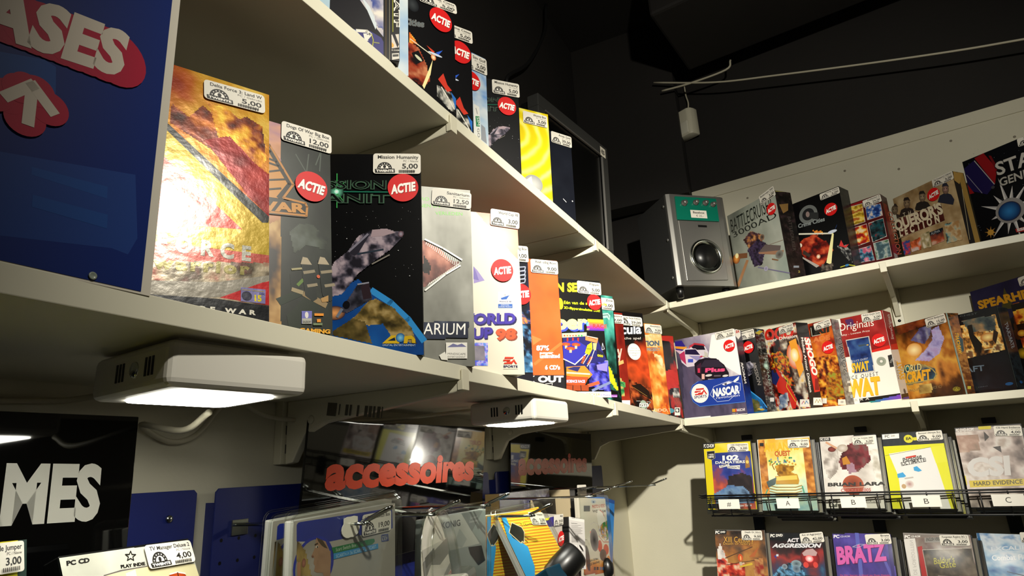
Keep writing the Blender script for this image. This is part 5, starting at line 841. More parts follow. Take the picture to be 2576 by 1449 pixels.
boxed('game_box', 'big black box with a ribbon medal and a steel star with a blue stone', 'game box', (1.7604,-.5634,.4628,-2.2089,.0533,0), .195, .251, .04, '0a0a10',
 [('R',0,0,1,1,'06070c'),('E',.132,.317,.003,.002,'6a7080'),('E',-.004,.279,.004,.003,'6a7080'),('E',.02,.746,.004,.003,'6a7080'),('E',.473,.52,.003,.002,'6a7080'),('E',.034,.124,.004,.003,'6a7080'),('E',.182,.133,.004,.003,'6a7080'),('E',.014,.725,.004,.003,'6a7080'),('E',.156,-.035,.004,.003,'6a7080'),('E',.514,.596,.003,.002,'6a7080'),('E',.589,.47,.004,.003,'6a7080'),('E',.477,.666,.003,.002,'6a7080'),('E',.391,.722,.004,.003,'6a7080'),('E',.369,.09,.004,.003,'6a7080'),('E',0,.725,.004,.003,'6a7080'),('E',.412,.894,.004,.003,'6a7080'),('E',.133,.557,.004,.003,'6a7080'),('E',.42,.637,.003,.002,'6a7080'),('E',.457,.542,.003,.002,'6a7080'),('E',.323,.646,.004,.003,'6a7080'),('E',.025,.779,.004,.003,'6a7080'),('E',.648,.181,.004,.003,'6a7080'),('E',.445,.938,.003,.002,'6a7080'),('E',.486,.089,.003,.002,'6a7080'),('E',.602,.215,.003,.002,'6a7080'),('E',.513,.69,.003,.002,'6a7080'),('E',.074,.051,.004,.003,'6a7080'),('E',.339,.541,.004,.003,'6a7080'),('E',.321,.87,.004,.003,'6a7080'),('E',.218,-.059,.003,.002,'6a7080'),('E',.643,.121,.003,.002,'6a7080'),('P',[.006,.08,.147,.036,.288,.315,.305,.364,.193,.44,.003,.331],'1c1444'),('P',[.152,.016,.267,.001,.368,.216,.305,.364],'8a1418'),('P',[0,.255,.014,.291,.055,.378,0,.372],'8a1418'),('L',[.145,.043,.298,.362],.0018,'b0a8a0'),('L',[.018,.159,.141,.407],.0014,'8a8490'),('E',.275,.389,.021,.016,'3a3a40'),('P',[.315,.05,.343,.061,.379,.205,.351,.224],'6a1014'),('P',[.509,.7,.677,.8,.493,.741],'a8a4a4'),('P',[.509,.7,.677,.8,.496,.718],'d0ccc8'),('P',[.482,.757,.527,.865,.449,.784],'a8a4a4'),('P',[.482,.757,.527,.865,.462,.767],'d0ccc8'),('P',[.432,.792,.433,1,.43,1,.391,.798],'a8a4a4'),('P',[.432,.792,.433,1,.431,1,.41,.79],'d0ccc8'),('P',[.372,.796,.308,.905,.333,.779],'a8a4a4'),('P',[.372,.796,.308,.905,.354,.783],'d0ccc8'),('P',[.317,.767,.138,.897,.291,.732],'a8a4a4'),('P',[.317,.767,.138,.897,.308,.747],'d0ccc8'),('P',[.283,.713,.169,.711,.277,.668],'a8a4a4'),('P',[.283,.713,.169,.711,.285,.69],'d0ccc8'),('P',[.28,.648,.092,.539,.296,.606],'a8a4a4'),('P',[.28,.648,.092,.539,.292,.629],'d0ccc8'),('P',[.307,.589,.258,.474,.341,.562],'a8a4a4'),('P',[.307,.589,.258,.474,.328,.579],'d0ccc8'),('P',[.359,.554,.356,.317,.401,.549],'a8a4a4'),('P',[.359,.554,.356,.317,.381,.556],'d0ccc8'),('P',[.42,.552,.483,.443,.459,.569],'a8a4a4'),('P',[.42,.552,.483,.443,.438,.565],'d0ccc8'),('P',[.474,.582,.645,.458,.499,.617],'a8a4a4'),('P',[.474,.582,.645,.458,.483,.602],'d0ccc8'),('P',[.506,.636,.613,.639,.511,.68],'a8a4a4'),('P',[.506,.636,.613,.639,.504,.659],'d0ccc8'),('E',.394,.68,.162,.126,'8a8684'),('E',.386,.685,.126,.098,'2a2c3c'),('E',.382,.683,.117,.091,'2a78b8','0c2a5a'),('T','STAR',.353,.289,.888,.302,.355,.153,'1c1c20',.05),('T','STAR',.353,.289,.888,.302,.355,.153,'b8b4ac',.022),('T','GENERAL',.352,.409,.908,.418,.36,.327,'1c1c20',.05),('T','GENERAL',.352,.409,.908,.418,.36,.327,'a8a49c',.022),('P',[.157,.834,.197,.854,.153,.849],'a8783a'),('P',[.15,.853,.166,.891,.136,.861],'a8783a'),('P',[.132,.861,.114,.896,.117,.857],'a8783a'),('P',[.113,.854,.071,.865,.105,.84],'a8783a'),('P',[.105,.835,.063,.815,.109,.82],'a8783a'),('P',[.112,.816,.095,.777,.125,.808],'a8783a'),('P',[.13,.808,.148,.773,.145,.812],'a8783a'),('P',[.149,.815,.19,.805,.156,.829],'a8783a'),('E',.131,.835,.036,.028,'c8943a'),('P',[.396,.878,.506,.884,.494,.927,.4,.913],'a81c1c'),('T','SSI',.409,.906,.491,.912,.412,.88,'e0d8d0',.05)],
 labels=[([.655,.002,.914,.023,.653,.087],'Star General','PC / Gebruikt','5,00')])
boxed('game_box', 'white and purple box with racing cars, first on the right lower shelf', 'game box', (1.8511,.2094,.1115,-1.8535,-.0062,0), .1896, .2379, .045, '4a4458',
 [('R',0,0,1,1,'e8e4dc'),('F',[.499,0,.99,.002,1,.524,1,.994,0,.98,0,.522,.008,0],'3c364a5c54688a8094b8b0b8ece8e0',{'c0':.15,'cu':1,'cv':-.55,'cn':.3,'su':9,'sv':5,'seed':301,'nx':57,'ny':70}),('F',[.089,.34,.993,.862,1,.92,1,.994,0,.98,0,.933],'3a34485048605a5068',{'c0':.5,'cn':.9,'su':14,'sv':5,'seed':302,'nx':51,'ny':41}),('P',[.635,.021,.987,.016,1,.343,1,.564,.762,.419,.529,.279],'eeeae2'),('P',[.206,.136,.335,.08,.492,.124,.54,.223,.517,.291,.363,.243],'c8c0c8'),('P',[.231,.11,.335,.08,.484,.115,.506,.147,.286,.129],'a82a34'),('P',[.277,.128,.331,.102,.48,.136,.498,.189,.319,.166],'140e20'),('L',[.436,.267,.521,.27],.002,'a8a82c'),('L',[.225,.139,.313,.092],.003,'b8344a'),('P',[.477,.201,.528,.236,.518,.284,.473,.272],'b8b4a8'),('P',[0,.02,.126,.022,.173,.095,.122,.154,0,.124,0,.02],'2c2078'),('P',[0,.079,.2,.113,.184,.148,.009,.11,0,.091],'d8902c'),('P',[0,.125,.122,.154,.126,.243,.048,.174,0,.134],'c8a8b8'),('P',[.058,.176,.167,.131,.341,.154,.422,.237,.461,.284,.301,.365,.164,.364,.077,.295],'d0c4d0'),('P',[.164,.145,.339,.161,.402,.241,.154,.202],'1c1438'),('P',[.055,.19,.152,.158,.15,.333,.065,.25],'b03058'),('P',[.21,.224,.456,.262,.35,.314],'8a84b0'),('P',[.192,.266,.279,.276,.271,.318,.184,.308],'3a4ab0'),('P',[.42,.251,.455,.266,.377,.274],'b82838'),('P',[.288,.335,.373,.295,.489,.288,.653,.315,.765,.405,.817,.508,.798,.602,.562,.598,.4,.56,.283,.463],'16101c'),('P',[.375,.388,.465,.313,.687,.333,.759,.432],'2c2434'),('T','Plus',.441,.459,.759,.481,.454,.411,'d84878',.05),('E',.496,.503,.055,.014,'c8c4c0'),('E',.757,.536,.046,.013,'c8c4c0'),('P',[.579,.509,.688,.518,.684,.537,.575,.528],'5a4c54'),('L',[.478,.547,.767,.578],.002,'a89ca0'),('P',[.387,.474,.434,.48,.422,.542,.375,.537],'d8a8a0'),('P',[.32,.367,.404,.334,.378,.473,.32,.424],'3a1c30'),('P',[.334,.398,.372,.402,.362,.457,.324,.453],'c03050'),('P',[.304,.557,1,.551,1,.862,.287,.856,.183,.792,.156,.677,.2,.596],'1c3a94'),('L',[.314,.558,.21,.597,.156,.677,.183,.792,.286,.859,.992,.864],.0016,'4a7ac8'),('E',.315,.703,.142,.115,'f0ece4'),('P',[.265,.642,.393,.644,.384,.664,.25,.661],'c8342c'),('P',[.235,.67,.341,.671,.33,.685,.281,.685,.275,.692,.348,.694,.39,.66,.433,.724,.41,.723,.385,.687,.354,.723,.224,.72,.238,.704,.281,.706,.29,.695,.226,.689],'c8342c'),('T','SPORTS',.209,.759,.415,.759,.215,.728,'2c2c5a',.022),('L',[.479,.735,.552,.645,.798,.602,.967,.646,.951,.725,.754,.828,.573,.826,.479,.735],.001,'c8d0e8'),('T','NASCAR',.515,.763,.927,.756,.529,.671,'f4f0ea',.05),('T','revolution',.557,.794,.934,.793,.562,.767,'dcdce8',0),('P',[.869,.609,.966,.562,.949,.604,.882,.631],'f0ece4'),('P',[.684,.631,.797,.608,.847,.627,.717,.648],'d8d8e0'),('P',[.721,.628,.758,.622,.764,.639,.732,.644],'2a2a3a'),('P',[.787,.927,.836,.931,.829,.967,.78,.963],'c8902c'),('P',[.836,.928,.861,.93,.853,.967,.829,.965],'c03a28'),('T','NASCAR',.847,.962,.976,.963,.853,.932,'e8dcdc',.022),('T','OFFICIAL',.769,1,.868,.999,.774,.976,'c8c0c0',0)],
 side=[('F',[0,0,1,1],'4a4450383440101014141428142c7a1c3a94',{'c0':0,'cv':1,'cn':.15,'su':4,'sv':4,'seed':305,'nx':57,'ny':71}),('P',[0,.011,.291,0,.875,0,.802,.071,.357,.123,0,.088],'ece8e0'),('T','EA',.119,.051,.67,.032,.183,.017,'c8342c',.05),('T','NASCAR',.26,.653,.155,.404,.571,.644,'e0dcd8',.05)],
 labels=[([.694,.008,.992,-.007,.7,.095],'Nascar Revolution','PC / Gebruikt','5,00')], sales=[(.889,.191,.0169,.16)])
boxed('game_box', 'black spaceship box with a glinting wrapped spine, second on the right lower shelf', 'game box', (1.8867,.1607,.1115,-2.0596,-.0027,0), .15, .2387, .045, '0e0e0e',
 [('R',0,0,1,1,'070708'),('F',[.56,.411,.8,.379,.93,.448,.806,.532,.535,.59],'2a2a344a4858807c88b0aab4',{'c0':.5,'cn':1.5,'su':20,'sv':20,'seed':311,'nx':21,'ny':24}),('F',[.48,.78,.702,.715,.913,.839,1,.981,1,.984,.426,.968],'0a2c6a12588c1c7ac0',{'c0':.5,'cn':.5,'su':5,'sv':5,'seed':312,'nx':21,'ny':18}),('F',[.679,.794,.858,.861,.922,.972,.656,.962],'3a30204a50287a6838',{'c0':.5,'cn':1.4,'su':14,'sv':14,'seed':313,'nx':10,'ny':11}),('L',[.701,.721,.913,.839,1.004,.938],.003,'3c90d0'),('T','SION',.504,.149,.735,.162,.514,.114,'3c4c40',0),('P',[.785,.943,.886,.93,.961,.961,.876,.962],'b8983a'),('E',.886,.93,.028,.016,'3a8ac0')],
 side=[('R',0,0,1,1,'141414'),('F',[0,0,1,1],'1414143c3c3a6a6a64a8a8a0',{'c0':.2,'cn':1.5,'su':5,'sv':14,'seed':314,'nx':44,'ny':70}),('E',.516,.039,.279,.026,'2c6a9a'),('P',[.03,.06,.522,.017,.947,.025,.438,.075],'a89838'),('E',.627,.45,.302,.041,'c8f0e0','2a3a34'),('T','HUMANITY',.586,.353,.582,.79,.837,.351,'8aa89c',0),('P',[.494,.824,.926,.822,.854,.869,.423,.871],'c8c8c4'),('T','MISSION',-.783,.421,-.57,.688,-.42,.418,'7a7a78',.022)],
 labels=[([.687,.013,1,-.003,.684,.116],'Mission Humanity','PC / Nieuw','5,00')], sales=[(.828,.212,.0174,.16)], material='pr_gloss')
boxed('game_box', 'glossy red and black box with a flash of fire and a figure in red trousers', 'game box', (1.8719,.0509,.1115,-2.2587,.0018,0), .15, .2369, .045, '0e0e0e',
 [('R',0,0,1,1,'8a2018'),('F',[.998,0,1,.49,1,.982,.176,.981,.223,0],'141010501810a82c18d0d0c0e8c0684a5a70',{'c0':.4,'cn':1.5,'su':7,'sv':6,'seed':321,'nx':37,'ny':70}),('F',[.576,.149,.986,.148,.992,.866,.782,.954,.545,.561],'1a14143a1c148a7868d8d0c0e8c070',{'c0':.3,'cn':1.3,'su':7,'sv':6,'seed':322,'nx':22,'ny':56}),('E',.853,.376,.177,.156,'fffbe0','d85818'),('P',[.778,.203,.947,.184,.963,.362,1,.553,.881,.634,.842,.483],'f0a030'),('E',.855,.37,.087,.078,'ffffe8','f8d060'),('F',[.3,.284,.556,.286,.714,.388,.677,.574,.761,.716,.601,.715,.5,.529,.268,.464],'14100cc02c14d8a0282c3c24',{'c0':.5,'cn':1.9,'su':20,'sv':16,'seed':323,'nx':19,'ny':28}),('P',[.3,.495,.406,.478,.482,.582,.648,.733,.733,.872,.671,.973,.593,.968,.56,.833,.337,.761],'c0281c'),('L',[.518,.558,.597,.647,.548,.711,.698,.896],.0016,'d8c828'),('P',[.258,.491,.346,.486,.423,.59,.309,.676,.235,.642],'1c2458'),('E',.339,.506,.035,.022,'3a2418'),('F',[.35,.803,.552,.778,.524,.937,.295,.961],'d8d0c07a8ca83a4a6a',{'c0':.5,'cn':1.5,'su':14,'sv':14,'seed':324,'nx':7,'ny':13}),('T','SHOGO',-.12,.103,.915,.159,-.09,-.034,'ece4dc',.05),('T','SHOGO',-.12,.103,.915,.159,-.09,-.034,'c8281c',.05),('T','Mobile Armor Division',-.223,.127,.976,.174,-.217,.09,'ece6dc',.022),('P',[.448,.189,.37,.292,.444,.301],'141414'),('P',[.804,.877,1,.892,1,.915,.979,.974,.775,.96],'e8e4da'),('L',[.829,.931,.878,.902,.896,.936,.941,.904,.963,.934],.002,'c8a03a'),('L',[.896,.936,.941,.904,.963,.934],.002,'5a8ac0'),('L',[.829,.931,.878,.902],.002,'b85a8a')],
 side=[('R',0,0,1,1,'0c0c0c'),('R',0,0,1,.12,'1c1c1c'),('P',[.493,.174,.886,.171,1,.746,1,.801,.513,.814],'c82418'),('T','SHOGO',.504,.18,.634,.617,.966,.184,'ece6dc',.05),('T','Mobile Armor Division',.22,.176,.133,.815,.415,.174,'e0dcd4',.022),('P',[.34,.873,1,.873,1,.95,.989,.958,.228,.957],'e8e4da'),('L',[.404,.931,.599,.892,.661,.931,.838,.893,.918,.925],.0016,'9a8a4a'),('P',[.773,.657,1,.656,1,.738,.932,.788,.596,.788],'7a1410')],
 labels=[([.603,.012,.951,.017,.617,.095],'Shogo Mobile','PC / Nieuw','29,00')], material='pr_gloss')
boxed('game_box', 'orange box with crowded battle figures and a grey camouflage spine', 'game box', (1.8826,-.0343,.1115,-2.0907,.0217,0), .13, .2359, .045, '3a322c',
 [('R',0,0,1,1,'a8441a'),('F',[0,0,1,1],'2c0a08a02c14c86420e09028a85a1c8a3414',{'c0':.05,'cv':.9,'cn':.5,'su':6,'sv':5,'seed':331,'nx':46,'ny':72}),('F',[.472,.405,.757,.406,1,.429,1,.986,1,.986,.514,.97,.486,.597],'2c0c08803010c0681ce0a838',{'c0':.5,'cn':1.7,'su':15,'sv':13,'seed':332,'nx':26,'ny':39}),('F',[.686,.613,.995,.587,.984,.896,.61,.91],'4a2c1089441cb8781c8a9030',{'c0':.5,'cn':1.6,'su':22,'sv':20,'seed':333,'nx':14,'ny':24}),('T','BLADE',.331,.226,.914,.23,.342,.171,'2a1008',.05),('T','BLADE',.331,.226,.914,.23,.342,.171,'d0743a',.05),('P',[.516,.036,.637,.034,.738,.159,.501,.16],'16130f'),('L',[.542,.053,.536,.153,.727,.155],.002,'b0a898'),('T','AII',.6,.143,.937,.141,.619,.062,'b0a898',.05),('T','AII',.6,.143,.937,.141,.619,.062,'2a2620',.05),('P',[.524,.879,.618,.885,.599,.942,.505,.936],'d8d4c8'),('P',[.852,.913,1,.923,1,.972,.996,.983,.831,.973],'e4dccc'),('E',.925,.947,.047,.015,'8a8478','d8d4c8')],
 side=[('R',0,0,1,1,'4a4440'),('F',[0,0,1,1],'2a2624544c48807a7498948c',{'c0':.4,'cv':.2,'cn':.9,'su':4,'sv':8,'seed':335,'nx':46,'ny':72}),('T','SQUAD',.341,.629,.356,.223,.808,.604,'b8b4ac',.05),('T','SQUAD',.341,.629,.356,.223,.808,.604,'2a2826',.022),('T','LEADER',.784,.617,.821,.228,1.193,.586,'d07838',.022),('P',[.585,.77,1,.766,1,.832,.467,.836],'e0dccc'),('T','DICE',.562,.899,1.463,.886,.621,.867,'a8c0d0',.05),('P',[.528,.712,1,.707,1,.733,.48,.738],'c8c4bc'),('P',[.386,.045,1,.008,1,.091,.306,.129],'5a2c30')],
 labels=[([.616,.016,.995,-.005,.628,.098],'Squad Leader','PC / Gebruikt','9,00')], sales=[(.845,.32,.0172,.16)])
boxed('game_box', 'red and white budget box with yellow capitals and a dark blue picture', 'game box', (1.8707,-.1593,.1115,-1.9888,.0088,0), .15, .2378, .05, 'd8d2c6',
 [('R',0,0,1,1,'ebe6dc'),('F',[.999,0,.999,.406,.707,.437,.189,.447,.283,0],'5a0c0c8a141498201ca82c2c',{'c0':.55,'cn':.9,'su':6,'sv':5,'seed':341,'nx':38,'ny':38}),('P',[.656,.419,1,.39,1,.431,1,.431,.687,.441],'d0241c'),('F',[.358,.023,.48,.026,.514,.112,.374,.107],'3a2a6a5a1c3a',{'c0':.5,'cn':.8,'nx':8,'ny':6}),('T','SierraOriginals',-.204,.13,.825,.152,-.191,.047,'ece4d8',0),('T','Sierra Quality - Lowest Price',-.008,.198,.731,.206,-.003,.179,'ece4d8',0),('P',[.299,.252,.703,.255,.682,.652,.329,.652],'c8c4bc'),('F',[.31,.263,.688,.263,.664,.638,.344,.636],'0c143a1c3470385a8c1c2c6014142c',{'c0':.1,'cv':.6,'cn':.7,'su':6,'sv':6,'seed':342,'nx':28,'ny':37}),('P',[.486,.334,.604,.335,.657,.351,.509,.356],'3a4a5a'),('E',.648,.35,.019,.006,'d8b040'),('T','POLICE QUEST',.311,.513,.609,.507,.317,.494,'c8c8d0',0),('T','SWAT',.302,.623,.593,.621,.318,.524,'e0b428',.05),('E',.814,.551,.078,.049,'7a8474','a0a494'),('E',.814,.551,.024,.015,'e0dcd4'),('P',[.933,.5,.999,.494,.994,.626,.929,.628],'2c2a2a'),('T','PC CD-ROM',.936,.576,.996,.532,.961,.585,'d8d4cc',0),('T','POLICE QUEST',.05,.705,.721,.696,.057,.666,'3a3430',0,.35),('T','SWAT',.086,.891,.705,.895,.11,.71,'d89820',.05),('T','SWAT',.078,.883,.699,.887,.102,.7,'e8b42c',.05),('P',[.335,.922,1,.911,1,.967,.331,.966],'1c1a18'),('F',[.486,.964,1,.926,1,.965,.501,.978],'2c8a7a3c5ab07a3cb0',{'c0':0,'cu':1,'cn':.1,'nx':25,'ny':6}),('T','SIERRA',.019,.944,.493,.942,.026,.921,'c8c4bc',.022,.6)],
 side=[('R',0,0,1,1,'c8beb4'),('P',[1,0,1,.378,.026,.406,0,.259,0,0],'8a1414'),('P',[.076,.385,1,.354,1,.421,.017,.444],'c0241c'),('T','SierraOriginals',.703,.315,.843,.023,.355,.322,'d8ccc0',0),('T','SWAT',.918,.752,.956,.555,.324,.765,'d8a02c',.05),('T','POLICE QUEST',.264,.759,.361,.552,.08,.762,'4a4640',0),('E',.601,.886,.143,.03,'4a4848'),('P',[.058,.921,1,.9,1,.96,.001,.97],'241f1c'),('P',[.186,.957,1,.937,1,.961,.142,.973],'4a3a8a')],
 labels=[([.648,.002,.979,-.004,.639,.095],'Police Quest Swat','PC / Gebruikt','5,00')], sales=[(.849,.321,.0171,.16)])
boxed('game_box', 'golden brown box with a pale violet swirl and a carved emblem', 'game box', (1.8279,-.2878,.1115,-2.392,-.0032,0), .165, .2011, .04, '3a240e',
 [('R',0,0,1,1,'6a3c14'),('F',[0,0,1,1],'2a1808603410a86420d8a040c07830502c10301c0c',{'c0':0,'cv':.85,'cn':.5,'su':5,'sv':4,'seed':351,'nx':60,'ny':70}),('F',[.096,.003,.648,.002,.663,.08,.146,.121],'2a14086a2c1090481c',{'c0':.5,'cn':1.2,'su':8,'sv':8,'seed':352,'nx':25,'ny':12}),('E',.348,.354,.137,.085,'fff0b0','d89840'),('F',[.326,.485,.543,.384,.697,.278,.715,.163,.843,.129,.884,.295,.753,.461,.554,.532],'5a3c6a8a80b8b0a8d4a890c0',{'c0':.5,'cn':1.3,'su':8,'sv':8,'seed':353,'nx':32,'ny':40}),('F',[.326,.229,.535,.1,.733,.108,.678,.216,.547,.311,.401,.257],'3a385c5c5a8890909c',{'c0':.5,'cn':1.4,'su':12,'sv':10,'seed':354,'nx':23,'ny':21}),('F',[.065,.569,.391,.539,.621,.628,.604,.741,.439,.764,.102,.784,0,.731,0,.651],'1c2c3c2c5068a08a4c6a6030',{'c0':.4,'cn':1.2,'su':9,'sv':9,'seed':355,'nx':38,'ny':22}),('E',.167,.553,.077,.034,'2c8a90','1c4a58'),('L',[.025,.76,.559,.757,.626,.701,.579,.637,.464,.564],.003,'a89858'),('T','WORLD',-.014,.612,.4,.625,.006,.523,'3a3418',.05),('T','WORLD',-.014,.612,.4,.625,.006,.523,'d8c888',.022),('T','WARCRAFT',-.231,.731,.512,.751,-.201,.604,'7a2c14',.05),('T','WARCRAFT',-.231,.731,.512,.751,-.201,.604,'e8a828',.05),('T','UNIQUE ... COMMENCE ICI',.077,.863,.656,.872,.086,.834,'8a7450',0),('F',[.284,.804,.506,.801,.489,.913,.269,.912],'6a4a20c8a858e0c888',{'c0':.5,'cn':.9,'su':6,'sv':6,'seed':356,'nx':10,'ny':8}),('E',.884,.913,.063,.029,'b8a838','6a5c1c'),('T','VUG',.842,.92,.928,.918,.847,.893,'4a3a10',.022)],
 side=[('F',[0,0,1,1],'2a20108a5024b07a3c6a3a18382010',{'c0':.1,'cv':.8,'cn':.4,'su':4,'sv':8,'seed':357,'nx':60,'ny':70}),('R',0,0,.12,1,'8a9a90'),('P',[.481,.244,.848,.329,.702,.471,.379,.499,.246,.358],'2a4a54'),('T','WARCRAFT',.241,.499,.342,.244,.505,.506,'d8a028',.05),('P',[.263,.893,.535,.894,.477,.928,.206,.927],'b8a838')],
 labels=[([.655,.011,.993,.01,.664,.124],'WOW Battlechest','PC / Nieuw','15,00')], material='pr_gloss')
boxed('game_box', 'black box with a picture of a lone figure in front of a fire', 'game box', (1.7953,-.3804,.1115,-2.217,.0342,0), .11, .1968, .045, '0c0e12',
 [('R',0,0,1,1,'0a0c10'),('F',[.216,.138,.951,.089,.964,.525,.211,.553],'1c1410503820a86c2ce0a850f0d8906a4830',{'c0':.5,'cn':1.5,'su':9,'sv':7,'seed':361,'nx':49,'ny':48}),('F',[.261,.085,.937,.095,.886,.279,.391,.248],'2a343a4a5450806a50b08858',{'c0':.5,'cn':1.2,'su':6,'sv':6,'seed':362,'nx':27,'ny':14}),('E',.703,.342,.151,.054,'f8e090','b06828'),('P',[.355,.156,.452,.153,.448,.283,.561,.411,.495,.517,.394,.478,.346,.3],'16120f'),('P',[.849,.26,.918,.311,.821,.44,.779,.379],'2a1c14'),('L',[.578,.484,.781,.484],.0015,'d8d0a0'),('F',[0,.552,1,.555,1,.963,.999,.966,.114,.948,0,.609],'06080c0e1218182028',{'c0':.4,'cn':.9,'su':4,'sv':4,'seed':363,'nx':47,'ny':31}),('T','STARCRAFT',-.688,.698,.485,.727,-.676,.631,'5a6a78',.022),('T','BATTLE CHEST',-.219,.022,.613,.043,-.211,.001,'4a5050',0),('E',.881,.917,.074,.018,'1c4a7a'),('T','HERO',.278,.919,.473,.917,.282,.908,'4a5058',0)],
 side=[('F',[0,0,1,1],'0a0c10141a201c262c0c1014',{'c0':.4,'cn':1.2,'su':4,'sv':8,'seed':364,'nx':54,'ny':70}),('T','STARCRAFT',.437,.508,.345,.202,.756,.482,'8a98a0',.022),('E',.494,.901,.13,.017,'1c4a80'),('L',[.023,.01,.009,.96],.0012,'5a6058')], material='pr_gloss', labels=[])
boxed('game_box', 'fiery orange picture box at the very right end of the lower shelf', 'game box', (1.7736,-.5391,.1115,-2.3306,-.0078,0), .1497, .2086, .04, '14120e',
 [('R',0,0,1,1,'14100c'),('F',[0,.078,.603,.062,.52,.54,0,.536],'3a1408983010d87020f0c04060280c',{'c0':.5,'cn':1.5,'su':7,'sv':6,'seed':366,'nx':47,'ny':49}),('F',[0,.242,.177,.238,.137,.392,0,.393],'140c083a1c0c',{'c0':.5,'cn':1,'nx':11,'ny':12}),('E',.043,.344,.065,.038,'e8b838','a85818'),('E',-.014,.57,.097,.064,'c89c1c','3a2c0c'),('E',-.165,.884,.05,.02,'1c4a7a')])
boxed('game_box', 'tall navy blue box with yellow capitals standing behind the fire picture box', 'game box', (1.8798,-.5002,.1115,-2.4558,.0465,0), .1947, .2858, .035, '14122c',
 [('R',0,0,1,1,'1c183c'),('F',[0,0,1,1],'100e2a1e1a4028244a',{'c0':.5,'cn':.9,'su':5,'sv':5,'seed':368,'nx':80,'ny':100}),('P',[.484,.053,.552,.258,.385,.239],'4a4420'),('T','SPEARHEAD',.08,.18,1.014,.205,.072,.104,'1c1408',.05),('T','SPEARHEAD',.08,.18,1.014,.205,.072,.104,'d8981c',.05),('F',[.552,.216,1,.245,1,.395,.928,.592,.456,.525],'3a1408a84814e08828',{'c0':.5,'cn':1.2,'su':6,'sv':6,'seed':369,'nx':31,'ny':33})],
 labels=[([.689,.009,1.002,.004,.703,.088],'Spearhead','PC / Gebruikt','5,00')])
boxed('game_case', 'yellow and blue game case over the # tag, first in the upper rack row', 'game case', (1.8466,.2196,-.138,-1.7376,.1744,0), .1358, .1833, .014, '0c0c0c',
 [('R',0,0,1,1,'161616'),('R',.015,.02,.985,.985,'d8c416'),('F',[.167,.162,.962,.162,.968,.978,.165,.982],'1c2c782c3c8a8a4040c8583c5a2c301c2c5a',{'c0':0,'cv':.75,'cn':.5,'su':6,'sv':5,'seed':401,'nx':35,'ny':45}),('F',[.489,.513,.764,.472,.934,.525,.972,.871,.382,.833],'140e12241c203a2a24',{'c0':.5,'cn':1,'su':8,'sv':8,'seed':402,'nx':23,'ny':22}),('P',[.854,.264,.887,.22,.921,.267,.929,.397,.839,.41],'8a5c20'),('E',.887,.318,.029,.024,'e0b84a'),('P',[.013,.005,.256,.007,.256,.072,.222,.096,.009,.091],'18181a'),('T','PC CD-ROM',.016,.071,.232,.076,.021,.018,'ece8e0',.022),('P',[.075,.132,.242,.129,.242,.237,.169,.261,.081,.238],'1c1c1c'),('L',[.075,.132,.242,.129,.242,.237,.169,.261,.081,.238],.0008,'b8b8b0',True),('T','100%',.1,.193,.219,.192,.102,.171,'e0dcd4',.022),('T','HITS',.1,.232,.215,.231,.104,.201,'e0dcd4',.05),('T','102',.355,.278,.722,.279,.358,.208,'a8302c',.05),('T','102',.355,.278,.722,.279,.358,.208,'f0ece4',.05),('T','DALMATIERS',.233,.324,.841,.332,.237,.287,'1c1c3a',.05),('T','DALMATIERS',.233,.324,.841,.332,.237,.287,'f4f0e8',.022),('P',[.311,.352,.511,.331,.53,.361,.319,.39],'e8e4dc'),('P',[.472,.365,.738,.361,.726,.42,.484,.399],'e8e4dc'),('T',"PUPPY'S",.334,.381,.503,.36,.333,.351,'3a3a4a',.022),('T','REDDINGSACTIE',.484,.399,.724,.406,.488,.369,'3a3a4a',.022),('F',[.161,.766,.473,.643,.761,.664,.938,.809,.946,.902,.181,.895],'2c3c6a4a6a986a88a8283850',{'c0':.5,'cn':1.2,'su':6,'sv':6,'seed':403,'nx':31,'ny':14}),('T','Action Game',.592,.948,.887,.941,.596,.917,'e0e0e4',.022),('R',.02,.9,.22,.97,'141414')],
 labels=[([.518,.037,.945,.041,.513,.159],'102 Dalmatiers','PC / Gebruikt','3,00')], material='pr_sleeve')
case_stack((1.8466,.2196,-.138,-1.7376,.1744,0), .1358, .1833, 1, 'plain grey case tucked behind the yellow and blue case', 'cases behind the # tag', '6a6660')
